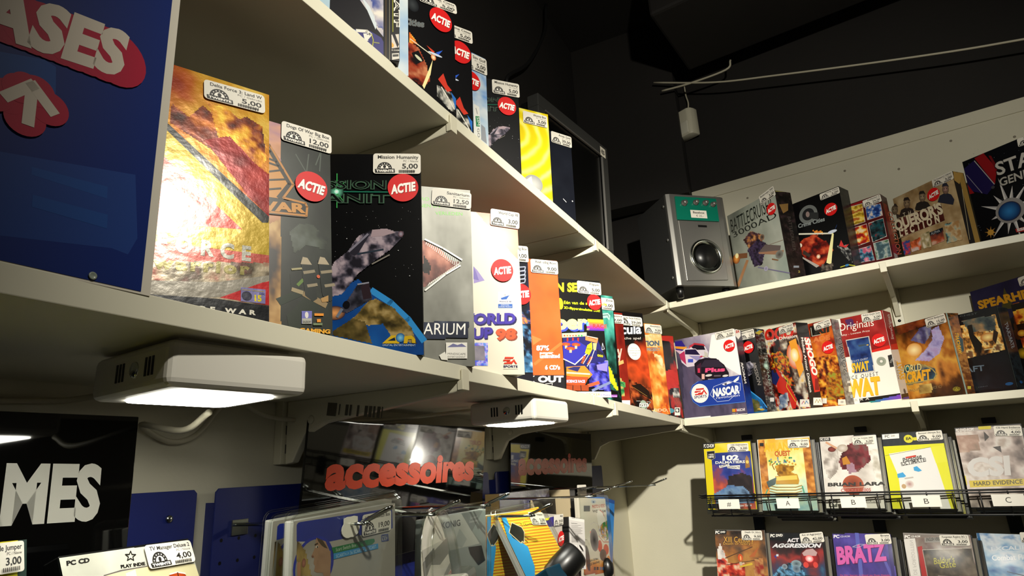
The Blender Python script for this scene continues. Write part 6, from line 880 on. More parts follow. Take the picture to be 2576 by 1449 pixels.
boxed('game_case', 'golden game case with a lion statue over the A tag', 'game case', (1.8267,.075,-.1397,-1.7898,.216,0), .137, .186, .014, '0c0c0c',
 [('R',0,0,1,1,'c8c4b8'),('R',.02,.02,.985,.985,'d8b848'),('F',[.027,.001,.997,.027,.993,.999,.011,.99],'d8a838e8d070e8e0a0c8d8b890b8b86a9ab0',{'c0':0,'cv':.85,'cn':.35,'su':6,'sv':6,'seed':411,'nx':46,'ny':56}),('F',[.015,.008,.149,.007,.161,.809,.015,.807],'8a4c1cb8742cd89848',{'c0':.5,'cn':1.3,'su':10,'sv':16,'seed':412,'nx':9,'ny':44}),('F',[.86,.051,1,.051,1,.818,.856,.817],'8a4c1cb8742cd89848',{'c0':.5,'cn':1.3,'su':10,'sv':16,'seed':412,'nx':11,'ny':44}),('T','ATLANTIS',.129,.175,.79,.175,.132,.06,'8a5a18',.05),('T','ATLANTIS',.129,.175,.79,.175,.132,.06,'e0b030',.05),('T','QUEST',.32,.25,.613,.254,.325,.18,'7a3a14',.05),('T','QUEST',.32,.25,.613,.254,.325,.18,'b8602c',.05),('E',.372,.281,.016,.012,'5a7a9a'),('E',.236,.328,.016,.012,'c89030'),('E',.489,.387,.016,.012,'3a8a5a'),('E',.22,.313,.018,.013,'5a7a9a'),('E',.322,.333,.016,.012,'5a7a9a'),('E',.626,.287,.016,.012,'3a8a5a'),('E',.519,.344,.018,.013,'5a7a9a'),('E',.496,.318,.018,.013,'3a8a5a'),('E',.217,.371,.016,.012,'c89030'),('E',.413,.335,.016,.012,'a8a030'),('E',.352,.37,.016,.012,'3a8a5a'),('E',.251,.333,.018,.013,'3a8a5a'),('E',.389,.335,.016,.012,'5a7a9a'),('E',.485,.348,.016,.012,'8a90a0'),('E',.547,.324,.018,.013,'c89030'),('E',.43,.386,.018,.013,'c89030'),('E',.348,.366,.018,.013,'3a8a5a'),('E',.245,.296,.018,.013,'8a90a0'),('E',.638,.368,.016,.012,'c89030'),('E',.518,.276,.016,.012,'a8a030'),('E',.409,.364,.016,.012,'3a8a5a'),('E',.673,.328,.016,.012,'5a7a9a'),('E',.586,.345,.018,.013,'c89030'),('E',.376,.308,.016,.012,'8a90a0'),('E',.496,.326,.018,.013,'5a7a9a'),('E',.678,.335,.018,.013,'5a7a9a'),('E',.227,.35,.018,.013,'a8a030'),('E',.695,.382,.016,.012,'c89030'),('E',.557,.386,.016,.012,'c89030'),('E',.211,.317,.018,.013,'3a8a5a'),('E',.511,.332,.016,.012,'3a8a5a'),('E',.596,.286,.018,.013,'3a8a5a'),('E',.396,.384,.018,.013,'8a90a0'),('E',.242,.316,.018,.013,'a8a030'),('F',[.309,.393,.429,.365,.571,.401,.664,.404,.645,.465,.581,.479,.699,.521,.407,.536,.33,.472],'6a4414a8741cd8a840',{'c0':.5,'cn':1.2,'su':14,'sv':14,'seed':413,'nx':27,'ny':15}),('P',[.297,.534,.709,.521,.731,.605,.711,.65,.298,.645],'b88a2c'),('P',[.311,.542,.697,.531,.699,.589,.31,.596],'e0c058'),('L',[.404,.396,.348,.504,.386,.536],.003,'9a6a1c'),('L',[.292,.44,.257,.375,.315,.346],.002,'9a6a1c'),('L',[.179,.661,.303,.685,.654,.691,.768,.669],.002,'a88a4a'),('L',[.174,.7,.298,.724,.649,.729,.763,.707],.002,'a88a4a'),('L',[.169,.738,.293,.762,.643,.766,.757,.744],.002,'a88a4a'),('L',[.165,.772,.289,.795,.638,.799,.752,.777],.002,'a88a4a'),('P',[.121,.608,.32,.55,.287,.642,.154,.686],'4a5a5a'),('L',[.129,.716,.077,.793],.003,'4a9a7a'),('L',[.777,.682,.801,.786],.003,'4a9a7a'),('P',[.055,.052,.132,.055,.127,.1,.05,.096],'2a2a2a')],
 labels=[([.591,.03,.986,.034,.585,.15],'Atlantis Quest','PC / Nieuw','9,00')], material='pr_sleeve')
case_stack((1.8267,.075,-.1397,-1.7898,.216,0), .137, .186, 4, 'dark case edge behind the golden lion case', 'cases behind the A tag', '1c1c1c')
boxed('game_case', 'white sports game case with cricket players over the first B tag', 'game case', (1.8071,-.0729,-.1388,-1.841,.2759,0), .1362, .1834, .014, '0c0c0c',
 [('R',0,0,1,1,'141414'),('R',.015,.015,.985,.985,'d8d4cc'),('F',[.013,.001,.996,.015,1,.081,1,.807,.035,.812],'b0a8a0d0c8c0dcd8d0e8e4de',{'c0':.5,'cn':1,'su':4,'sv':4,'seed':421,'nx':52,'ny':47}),('F',[.062,.27,.219,.149,.317,.169,.297,.466,.119,.615,.043,.427],'8a8078b0a8a0d8d0c8',{'c0':.5,'cn':1.4,'su':9,'sv':9,'seed':422,'nx':11,'ny':26}),('E',.215,.181,.072,.038,'8a3a34','5a2c28'),('F',[.437,.159,.602,.096,.827,.131,.865,.362,.618,.506,.355,.468,.311,.358],'3c14185a1c247a2c346a4a48',{'c0':.5,'cn':1.4,'su':9,'sv':9,'seed':423,'nx':25,'ny':23}),('P',[.376,.314,.458,.286,.52,.396,.383,.407],'b87c2c'),('F',[.441,.409,.56,.382,.599,.505,.462,.532],'8a6474b090a0',{'c0':.5,'cn':1,'nx':7,'ny':8}),('E',.406,.174,.093,.053,'d0c8c0','a89888'),('L',[.127,.08,.297,.169],.005,'c89878'),('F',[.85,.225,1,.211,1,.655,.895,.631],'c8c0b0e8e4dcb0a898',{'c0':.5,'cn':1.2,'su':7,'sv':7,'seed':424,'nx':12,'ny':27}),('E',.516,.683,.179,.133,'6a3024','a8543a'),('T','BRIAN LARA',.074,.691,1.032,.692,.08,.645,'d8d4cc',.05),('T','BRIAN LARA',.074,.691,1.032,.692,.08,.645,'3a3836',.05),('L',[.34,.718,.709,.709],.0015,'c8a898'),('T','CRICKET 2005',.294,.769,.8,.768,.3,.728,'b0605a',.022),('P',[.078,.864,.223,.865,.209,.969,.064,.968],'5a5a54'),('T','3+',.096,.949,.193,.947,.104,.887,'e8e4dc',.05),('P',[.022,.013,.207,.011,.207,.06,.016,.058],'3a3a3a'),('T','PC DVD',.028,.048,.182,.047,.031,.02,'e8e4dc',.022),('P',[.696,.876,.94,.878,.933,.92,.69,.919],'8a8680'),('T','SUPER',.709,.912,.917,.906,.713,.885,'d8d4cc',.022)],
 labels=[([.592,.037,.964,.037,.596,.143],'B L Int. Cricket 2005','PC / Gebruikt','3,00')], material='pr_sleeve')
case_stack((1.8071,-.0729,-.1388,-1.841,.2759,0), .1362, .1834, 3, 'worn case edge behind the white sports case', 'cases behind the first B tag', '4a443c')
boxed('game_case', 'black, yellow and white game case over the second B tag', 'game case', (1.7889,-.2123,-.1393,-1.8266,.246,0), .1295, .1812, .014, '0c0c0c',
 [('R',0,0,1,1,'1a1c20'),('R',.015,.015,.985,.985,'24282e'),('P',[.004,.176,.994,.177,1,.791,1,.996,.004,.996],'d8d61c'),('P',[.08,.279,.782,.218,.911,.996,.168,.996,.18,.58],'e0deda'),('L',[-.002,.306,.087,.294,.782,.218,1.008,.228],.001,'8a8a3c'),('P',[.773,.218,.978,.205,.998,.416,.813,.431],'dcda30'),('T','Paradise',.289,.407,.609,.356,.292,.347,'3a3836',.022),('T','ULTIMATE',.263,.443,.657,.397,.263,.398,'4a4846',.022),('L',[.256,.405,.662,.358,.663,.401,.262,.447],.0009,'4a4846',True),('L',[.358,.342,.507,.325],.004,'c84030'),('P',[.167,.551,.263,.531,.307,.583,.268,.597,.166,.602],'3a9ad0'),('P',[.449,.47,.506,.458,.574,.518,.517,.531,.449,.514],'3a9ad0'),('E',.341,.685,.071,.049,'a87878','d8d0c8'),('E',.244,.712,.037,.029,'b89870'),('L',[.283,.612,.413,.6],.003,'b8b0a8'),('P',[.016,.013,.304,.013,.296,.078,.009,.079],'ece8e0'),('T','PC',.052,.059,.137,.057,.054,.025,'3a3a38',.022),('T','DVD',.163,.052,.23,.05,.165,.031,'5a5a58',.022),('E',.446,.094,.077,.055,'d0c830'),('T','EA',.403,.108,.491,.103,.406,.073,'4a4620',.05),('P',[.523,.079,.597,.078,.588,.12,.524,.12],'d0c830'),('T','7+',.092,.925,.138,.92,.093,.883,'4a4a3a',.022)],
 labels=[([.584,.01,.998,.007,.585,.135],'Burnout Ultimate Box','PC / Nieuw','9,00')], material='pr_sleeve')
case_stack((1.7889,-.2123,-.1393,-1.8266,.246,0), .1295, .1812, 3, 'yellowish case edge behind the black, yellow and white case', 'cases behind the second B tag', '8a8430')
boxed('game_case', 'pale brown game case with close faces over the C tag', 'game case', (1.7685,-.3637,-.1367,-1.7882,.2873,0), .1265, .1833, .014, '0c0c0c',
 [('R',0,0,1,1,'1c1a1a'),('R',.015,.015,.985,.985,'a89c94'),('F',[0,.06,.976,.071,.881,1,.002,.997,0,.863],'4a3c38908078c0b0a8d0c8c0a8988c',{'c0':.5,'cn':1.1,'su':4,'sv':4,'seed':431,'nx':62,'ny':61}),('F',[0,.105,.34,.109,.319,.309,.008,.325,0,.199],'c0a898a08070807060',{'c0':.5,'cn':1.2,'su':7,'sv':7,'seed':432,'nx':19,'ny':14}),('P',[.435,.07,.498,.146,.417,.199],'3a3432'),('P',[.512,.275,.629,.266,.622,.35],'3a3432'),('T','CSI',.05,.624,.69,.612,.092,.4,'2a2a2c',.05),('T','CSI',.05,.624,.69,.612,.092,.4,'c8c4c0',.05),('P',[.053,.679,.921,.671,.928,.75,.048,.762],'c8b030'),('T','HARD EVIDENCE',.103,.742,.812,.728,.107,.694,'4a4420',.022),('T','PC DVD-ROM',.007,.054,.286,.054,.017,.014,'e0dcd8',.022),('P',[.368,.005,.562,.007,.551,.047,.366,.044],'c8b82c'),('P',[0,.618,.018,.617,.013,.734,0,.734],'c8b82c')],
 labels=[([.593,.013,.995,.008,.566,.142],'CSI Hard Evidence','PC / Nieuw','4,00')], material='pr_sleeve')
case_stack((1.7685,-.3637,-.1367,-1.7882,.2873,0), .1265, .1833, 2, 'dark case edge behind the pale brown case', 'cases behind the C tag', '2a2826')
boxed('game_case', 'reddish brown game case with medieval knights, first in the lower rack row', 'game case', (1.8464,.2211,-.3765,-1.7213,.2101,0), .1343, .19, .014, '0c0c0c',
 [('R',0,0,1,1,'5a5854'),('R',.015,.015,.985,.985,'6a3c1c'),('F',[.01,.021,.988,0,.977,.585,0,.616,0,.418],'1c16145a402c98602cb0803c8a4c1c',{'c0':.1,'cv':.55,'cn':.6,'su':6,'sv':6,'seed':441,'nx':41,'ny':36}),('F',[.006,.398,.148,.247,.24,.436,.551,.429,.551,.599,0,.616,0,.517],'5a100ca82014d8502cd8c0a0',{'c0':.5,'cn':1.7,'su':12,'sv':12,'seed':442,'nx':22,'ny':21}),('F',[.03,.278,.097,.187,.164,.306,.179,.379,.029,.397],'8a8078d8d0c8e8e0d8',{'c0':.5,'cn':1,'su':12,'sv':12,'seed':443,'nx':6,'ny':12}),('E',.48,.365,.048,.047,'c84a18'),('E',.485,.373,.016,.031,'e8a060'),('P',[.647,.355,.86,.22,.756,.352],'a85828'),('L',[.179,.379,.73,.223],.002,'4a2c18'),('L',[.192,.467,.75,.395,.882,.364],.0015,'3a2414'),('E',.483,.445,.033,.023,'b8a890'),('F',[.752,.381,.904,.363,.914,.587,.723,.593],'8a2014c8a060',{'c0':.5,'cn':1.4,'su':12,'sv':12,'seed':444,'nx':7,'ny':14}),('P',[.457,.474,.703,.425,.71,.453,.455,.496],'c8a830'),('T','XIII Century',.174,.171,.77,.164,.176,.096,'3a2010',.05),('T','XIII Century',.174,.171,.77,.164,.176,.096,'e0a848',0),('T','Death or Glory',.153,.202,.701,.194,.156,.172,'3a2010',.05),('T','Death or Glory',.153,.202,.701,.194,.156,.172,'e0a848',0),('P',[.007,.009,.248,.004,.237,.058,.001,.064],'1c1c1c'),('T','PC',.011,.056,.1,.054,.015,.017,'ece8e0',.05),('T','DVD',.119,.045,.216,.041,.122,.021,'ece8e0',.05)],
 labels=[([.544,.01,.945,0,.543,.137],'Death Or Glory','PC / Nieuw','9,00')], material='pr_sleeve')
case_stack((1.8464,.2211,-.3765,-1.7213,.2101,0), .1343, .19, 2, 'yellowish case edge behind the reddish brown knights case', 'cases behind the knights case', 'a89a4a')
boxed('game_case', 'black game case with a glowing red sphere above blue soldiers', 'game case', (1.8279,.085,-.3835,-1.8141,.2096,0), .1348, .19, .014, '0c0c0c',
 [('R',0,0,1,1,'101012'),('R',.015,.015,.985,.985,'101418'),('F',[.008,.103,.968,.084,.973,.518,0,.559,0,.346],'0c0e143a1c2098302c5a2c38283a5a3c7a98',{'c0':0,'cv':.85,'cn':.45,'su':5,'sv':4,'seed':451,'nx':44,'ny':28}),('E',.722,.312,.17,.117,'c82c2c','5a1418'),('P',[.589,.253,.667,.209,.791,.192,.863,.239,.836,.281,.614,.287],'b89898'),('E',.71,.319,.073,.044,'fff0f0','f05050'),('E',.638,.397,.048,.036,'d04038'),('E',.809,.391,.043,.036,'d04038'),('F',[.015,.558,.136,.443,.29,.395,.398,.364,.559,.386,.597,.534],'0c142034648a6aa8d0141c2c',{'c0':.5,'cn':1.8,'su':14,'sv':13,'seed':452,'nx':24,'ny':11}),('E',.466,.389,.091,.045,'3a4a54','8aa0a8'),('E',.457,.452,.07,.047,'38485a','7a90a0'),('E',.243,.432,.05,.033,'4a5864','8a98a4'),('T','ACT OF',.338,.122,.724,.103,.345,.075,'e0dce0',.05),('T','AGGRESSION',.044,.196,.929,.175,.078,.145,'3a3a44',.05),('T','AGGRESSION',.044,.196,.929,.175,.078,.145,'d8d8dc',.05),('P',[.014,.015,.29,.011,.283,.061,.007,.071],'2a2a2c'),('T','PC',.017,.062,.104,.06,.022,.023,'ece8e0',.05),('T','DVD',.127,.054,.257,.049,.131,.022,'ece8e0',.05),('P',[.104,.281,.147,.28,.143,.308,.1,.309],'c8d0d8'),('P',[.058,.304,.102,.295,.106,.345],'2c3a8a')],
 labels=[([.578,.009,1.003,-.007,.606,.136],'Act of Aggression','PC / Nieuw','42,00')], material='pr_sleeve')
case_stack((1.8279,.085,-.3835,-1.8141,.2096,0), .1348, .19, 2, 'black case edge behind the red sphere case', 'cases behind the red sphere case', '141414')
boxed('game_case', 'purple game case with bubbly pink lettering', 'game case', (1.8083,-.0613,-.3837,-1.8675,.2107,0), .1337, .19, .014, '0c0c0c',
 [('R',0,0,1,1,'121214'),('R',.015,.015,.985,.985,'4a3a84'),('F',[.008,.012,.667,0,.943,0,1,.443,1,.482,.014,.529],'241c543c34784a3c8c5a50a8',{'c0':.5,'cn':1,'su':5,'sv':3,'seed':461,'nx':50,'ny':33}),('L',[.439,.009,.424,.51],.009,'5a60b0'),('L',[.772,.143,.92,.487],.006,'5a58a8'),('P',[1,0,1,.026,.974,.484,.92,.487,.93,0],'3a3070'),('T','BRATZ',.042,.388,.876,.308,.046,.183,'5a1c4a',.05),('T','BRATZ',.033,.382,.868,.301,.037,.177,'e8a0d0',.05),('T','BRATZ',.033,.382,.868,.301,.037,.177,'d060a8',.05),('L',[.333,.168,.455,.131,.55,.133,.429,.172],.0012,'a8a8c0',True),('T','De Film Sterren in Nood van Deze Digitale!',.058,.527,.903,.487,.061,.508,'c85068',0),('T','PC',.02,.065,.126,.063,.026,.026,'e0dce8',.05),('T','CD-ROM',.141,.056,.314,.049,.145,.035,'c8c4d8',.022)],
 labels=[([.572,.013,.993,-.009,.583,.135],'Bratz','PC / Nieuw','3,00')], material='pr_sleeve')
case_stack((1.8083,-.0613,-.3837,-1.8675,.2107,0), .1337, .19, 3, 'black case edge behind the purple case', 'cases behind the purple case', '16161a')
boxed('game_case', 'grey and wine-red game case with a white side band', 'game case', (1.7868,-.2162,-.3832,-1.9169,.2075,0), .1369, .19, .014, '0c0c0c',
 [('R',0,0,1,1,'8a8480'),('R',.015,.015,.985,.985,'7a706a'),('P',[0,.075,.181,.06,.195,.493,.024,.502,0,.161],'dcd8d2'),('F',[.184,.044,.999,.011,1,.034,1,.45,.178,.494],'3a201c5a444084746ca09890',{'c0':.5,'cn':.9,'su':5,'sv':4,'seed':471,'nx':50,'ny':31}),('P',[.195,.162,.267,.147,.28,.488,.195,.493],'a82c2c'),('F',[.266,.192,.974,.149,1,.419,1,.45,.28,.488],'1c16124a4034786c5c9a9080',{'c0':.4,'cn':1.2,'su':5,'sv':5,'seed':472,'nx':43,'ny':21}),('L',[.266,.192,.974,.149],.0012,'b0a89c'),('L',[.266,.192,.28,.488],.0012,'b0a89c'),('T',"Baldur's",.4,.352,.716,.313,.406,.283,'b0a82c',0),('T','Gate',.473,.393,.72,.366,.483,.323,'b0a82c',0),('T','DE FORGOTTEN',.078,.488,.089,.086,.13,.482,'b8b4b0',0),('P',[.324,.051,.626,.031,.616,.091,.317,.109],'8a8680'),('T','ENGLISH VERSION',.343,.09,.6,.072,.351,.053,'2a2826',.022),('T','PC',.014,.065,.103,.06,.021,.029,'ece8e2',.05),('T','CD-ROM',.118,.054,.262,.046,.122,.033,'ece8e2',.022)],
 labels=[([.55,.016,.971,-.007,.553,.138],'Forgotten Realms BG 2','PC / Gebruikt','3,00')], material='pr_sleeve')
case_stack((1.7868,-.2162,-.3832,-1.9169,.2075,0), .1369, .19, 2, 'worn case edge behind the wine-red case', 'cases behind the wine-red case', '6a645c')
boxed('game_case', 'blue and white game case with faint clouds at the lower right', 'game case', (1.7685,-.3542,-.3831,-1.9844,.2094,0), .135, .19, .014, '0c0c0c',
 [('R',0,0,1,1,'3a6a98'),('F',[0,0,1,1],'2c5a98709ac0b0c4d4c8d0d85080b0',{'c0':.5,'cn':1,'su':4,'sv':6,'seed':481,'nx':75,'ny':80}),('P',[.002,0,.002,0,.043,0,.078,.473,.03,.476],'1c5a8a'),('T','EXCALIBUR',.165,.195,.83,.145,.168,.152,'d0d8e0',.022),('T','Combat Flight Simulator',.157,.3,1.157,.23,.159,.245,'e0e4e8',.022),('L',[.338,.412,.552,.441],.0015,'2a3a4a'),('L',[.202,.206,.604,.177],.001,'c8d4e0')],
 labels=[([.609,-.023,.95,-.044,.604,.087],'Combat Flight','PC / Nieuw','3,00')], material='pr_sleeve')
boxed('game_case', 'silver-topped case with a star and a price label under the signs at the lower left', 'game case', (.4328,.471,-.2184,.272,.4323,.0203), .1349, .19, .014, '0e0e0e',
 [('R',0,0,1,1,'101010'),('P',[.002,.007,1,.011,1,.186,0,.108,0,.017],'a8a89c'),('F',[.002,.007,.597,.009,.582,.097,.232,.104,0,.107,0,.017],'a0a094b0b0a4a8a89c8c8c80',{'c0':.3,'cn':.7,'su':4,'sv':4,'seed':501,'nx':69,'ny':29}),('P',[.255,.103,.582,.097,.991,.126,1,.172,1,.304,.222,.199],'c0b890'),('L',[.255,.103,.378,.095,.582,.097],.001,'5a5450'),('P',[.407,.11,.485,.101,.483,.132,.408,.137],'d4ceb4'),('T','PC CD',.034,.04,.182,.04,.037,.022,'1a1816',.05),('T','PLAY INDIE',.382,.086,.569,.09,.383,.072,'1a1816',.05),('L',[.483,.021,.487,.036,.515,.039,.489,.047,.489,.062,.469,.052,.442,.058,.456,.044,.438,.032,.467,.034],.0009,'1a1816',True),('E',.798,.174,.083,.028,'c8541c','8a2c10'),('L',[.746,.15,.812,.148,.879,.161],.0012,'e8e0c8'),('L',[.814,.15,.812,.168],.001,'3a1c10')],
 labels=[([.58,.008,.994,.01,.577,.115],'TV Manager Deluxe 2','PC / Nieuw','4,00')], material='pr_gloss')
boxed('game_case', 'case corner with a yellow edge and a price label at the lower left border', 'game case', (.2556,.45,-.2116,.0396,.2754,.0154), .135, .19, .014, '3a4a44',
 [('R',0,0,1,1,'6a6420'),('F',[0,0,1,1],'14140c4a4618c8c020d8d450',{'c0':.6,'cn':.7,'su':4,'sv':4,'seed':503,'nx':110,'ny':110}),('R',.96,0,1,1,'2a3a34')],
 labels=[([.774,.008,.979,.01,.783,.111],'Lode Jumper','PC / Nieuw','3,00')], material='pr_gloss')
boxed('blister_pack', 'clear blister pack with a blue card, the rear one of two alike', 'blister pack', (.6808,.5333,-.2502,-.0524,-.1088,-.0533), .1799, .2233, .012, 'a8a8a0',
 [('R',0,0,1,1,'9a958c'),('P',[.032,.025,.046,.016,.14,.019,.147,.078,.033,.085],'1c2c84'),('E',.163,.207,.138,.125,'1c2c94'),('E',.164,.215,.123,.119,'a8a298','8a8478'),('F',[.027,.084,.053,.101,.088,.141,.128,.252,.022,.234],'2c2018504028907840b0985a',{'c0':.5,'cn':1.3,'su':12,'sv':5,'seed':512,'nx':11,'ny':28}),('E',.074,.182,.015,.02,'a87058','7a4c3c'),('E',.14,.162,.013,.011,'a05048'),('P',[.033,.085,.042,.083,.044,.238,.022,.234],'a09c90')], blister=True)
boxed('blister_pack', 'clear blister pack with a blue card and a woman in profile, front one of two', 'blister pack', (.6619,.5004,-.2524,.0339,-.0231,-.0336), .1693, .22, .012, 'a8a8a0',
 [('R',0,0,1,1,'9a958c'),('F',[0,0,1,1],'8c887ea09c92aaa69c',{'c0':.5,'cn':.7,'su':3,'sv':3,'seed':511,'nx':86,'ny':110}),('P',[.023,.017,.033,.009,.053,.007,.934,.021,.964,.033,.972,.128,.308,.12,.028,.087],'1c2c84'),('E',.179,.201,.174,.12,'1c2c94'),('E',.175,.209,.152,.114,'a8a298','8a8478'),('F',[.03,.087,.059,.098,.102,.138,.15,.234,.161,.249,.04,.231],'2c2018504028907840b0985a',{'c0':.5,'cn':1.3,'su':12,'sv':5,'seed':512,'nx':11,'ny':27}),('P',[.036,.176,.064,.175,.067,.235,.04,.231],'a87858'),('E',.09,.184,.017,.019,'a87058','7a4c3c'),('P',[.189,.089,.183,.113,.182,.129,.151,.163,.159,.172,.178,.174,.171,.197,.185,.21,.178,.23,.198,.24,.252,.248,.264,.264,.323,.273,.319,.176,.274,.115],'a07c60'),('F',[.209,.148,.315,.162,.32,.259,.225,.24,.198,.238],'7a5a44a07c60b89878',{'c0':.4,'cn':.8,'su':6,'sv':6,'seed':513,'nx':10,'ny':17}),('P',[.192,.089,.245,.106,.292,.148,.264,.141,.235,.127,.207,.107],'4a3a28'),('E',.197,.129,.012,.005,'d8d0c0'),('E',.2,.13,.006,.004,'2a2420'),('L',[.179,.118,.202,.115],.0014,'3a2c20'),('P',[.151,.163,.161,.161,.172,.168,.162,.172],'7a4a3a'),('P',[.326,.149,.721,.154,.755,.157,.762,.171,.735,.181,.345,.177],'14703c'),('P',[.345,.177,.797,.185,.801,.21,.346,.203],'2c8ac0'),('T','Scart Switch Box',.365,.171,.563,.172,.364,.155,'b8c8b0',0),('T','SCART<-> 3x SCART + 2x SCART',.368,.2,.777,.205,.367,.185,'b8d0dc',0),('L',[.836,.149,.909,.152,.916,.183,.84,.179],.001,'2c3c8a',True),('T','V12',.85,.175,.909,.177,.847,.155,'2c3c8a',.022)],
 labels=[([.614,.028,.938,.032,.615,.132],'HQ Scart Switch Box','','19,00')], blister=True, slot=(.494,.082))
boxed('blister_pack', 'grey card blister pack with a black and silver mouse, half hidden by the plug packs', 'blister pack', (.8717,.4999,-.2751,-.0242,-.0462,-.0107), .16, .22, .01, '8c9490',
 [('R',0,0,1,1,'8c9490'),('F',[0,0,1,1],'7c847f949c98a8aeaa',{'c0':.5,'cn':.6,'su':3,'sv':3,'seed':521,'nx':53,'ny':110}),('P',[.503,0,.582,.002,.89,.21,.196,.204,.189,0],'c0c2ba'),('P',[.582,.002,.948,.008,.76,.125],'7c8482'),('P',[.948,.008,.994,.015,.99,.247,.76,.125],'94a09c'),('P',[.552,.089,.675,.163,.594,.208,.474,.178],'aab0aa'),('T','KONIG',.273,.07,.572,.073,.267,.033,'3a3a38',.022),('T','Computer',.728,.047,.856,.044,.726,.033,'c8ccc8',0),('T','Smartmobile',.712,.069,.869,.069,.71,.055,'c8ccc8',0),('P',[.696,.214,.923,.225,.989,.325,.866,.342,.728,.259],'141414')], blister=True, mouse=True)
boxed('blister_pack', 'orange striped adapter pack, the rear of the two', 'blister pack', (1.0247,.4995,-.2688,-.1437,-.0345,.0065), .1209, .2, .012, 'c8c8c0',
 [('R',0,0,1,1,'e0902c'),('P',[.654,0,.653,.007,.015,.006,.015,0],'e8cc38'),('P',[.015,.017,.652,.019,.652,.031,.014,.028],'e8cc38'),('P',[.014,.039,.651,.042,.65,.054,.014,.05],'e8cc38'),('P',[.014,.061,.65,.066,.649,.077,.013,.072],'e8cc38'),('P',[.013,.083,.648,.089,.647,.101,.013,.094],'e8cc38'),('P',[.013,.105,.647,.112,.646,.124,.012,.116],'e8cc38'),('P',[.012,.127,.645,.136,.645,.147,.012,.138],'e8cc38'),('P',[.011,.149,.644,.159,.643,.17,.011,.159],'e8cc38'),('P',[.011,.17,.642,.182,.642,.193,.011,.181],'e8cc38'),('P',[.01,.192,.641,.205,.64,.216,.01,.203],'e8cc38'),('P',[.01,.214,.64,.228,.639,.239,.009,.225],'e8cc38'),('P',[.009,.235,.638,.251,.637,.262,.009,.246],'e8cc38'),('P',[.009,.257,.637,.274,.636,.285,.008,.268],'e8cc38'),('P',[.008,.278,.635,.296,.635,.308,.008,.289],'e8cc38'),('P',[.008,.3,.634,.319,.633,.331,.007,.311],'e8cc38'),('P',[.007,.321,.633,.342,.632,.353,.007,.332],'e8cc38'),('P',[.006,.343,.631,.365,.63,.376,.006,.353],'e8cc38'),('P',[.006,.364,.63,.387,.629,.398,.006,.375],'e8cc38'),('P',[.005,.385,.628,.41,.628,.421,.005,.396],'e8cc38'),('P',[.005,.406,.627,.432,.626,.443,.005,.417],'e8cc38'),('P',[.004,.428,.626,.454,.625,.466,.004,.438],'e8cc38'),('P',[.004,.449,.624,.477,.624,.488,.003,.459],'e8cc38'),('P',[.003,.47,.623,.499,.622,.51,.003,.48],'e8cc38'),('P',[.003,.491,.621,.521,.621,.532,.002,.501],'e8cc38'),('P',[.002,.512,.62,.543,.619,.555,.002,.522],'e8cc38'),('P',[.002,.532,.619,.566,.618,.577,.001,.543],'e8cc38'),('P',[.015,.006,.098,.008,.087,.077,.197,.245,.122,.442,0,.431,0,.271],'2c98d8'),('P',[.148,.066,.257,.105,.247,.184,.15,.226,.116,.212,.089,.221,.005,.136],'141414'),('L',[.148,.066,.257,.105,.247,.184,.15,.226,.089,.221,.005,.136],.0014,'d8c8a0',True),('T','Travel',.26,.112,.47,.117,.258,.089,'1c1a10',.05)], blister=True, socket=True)
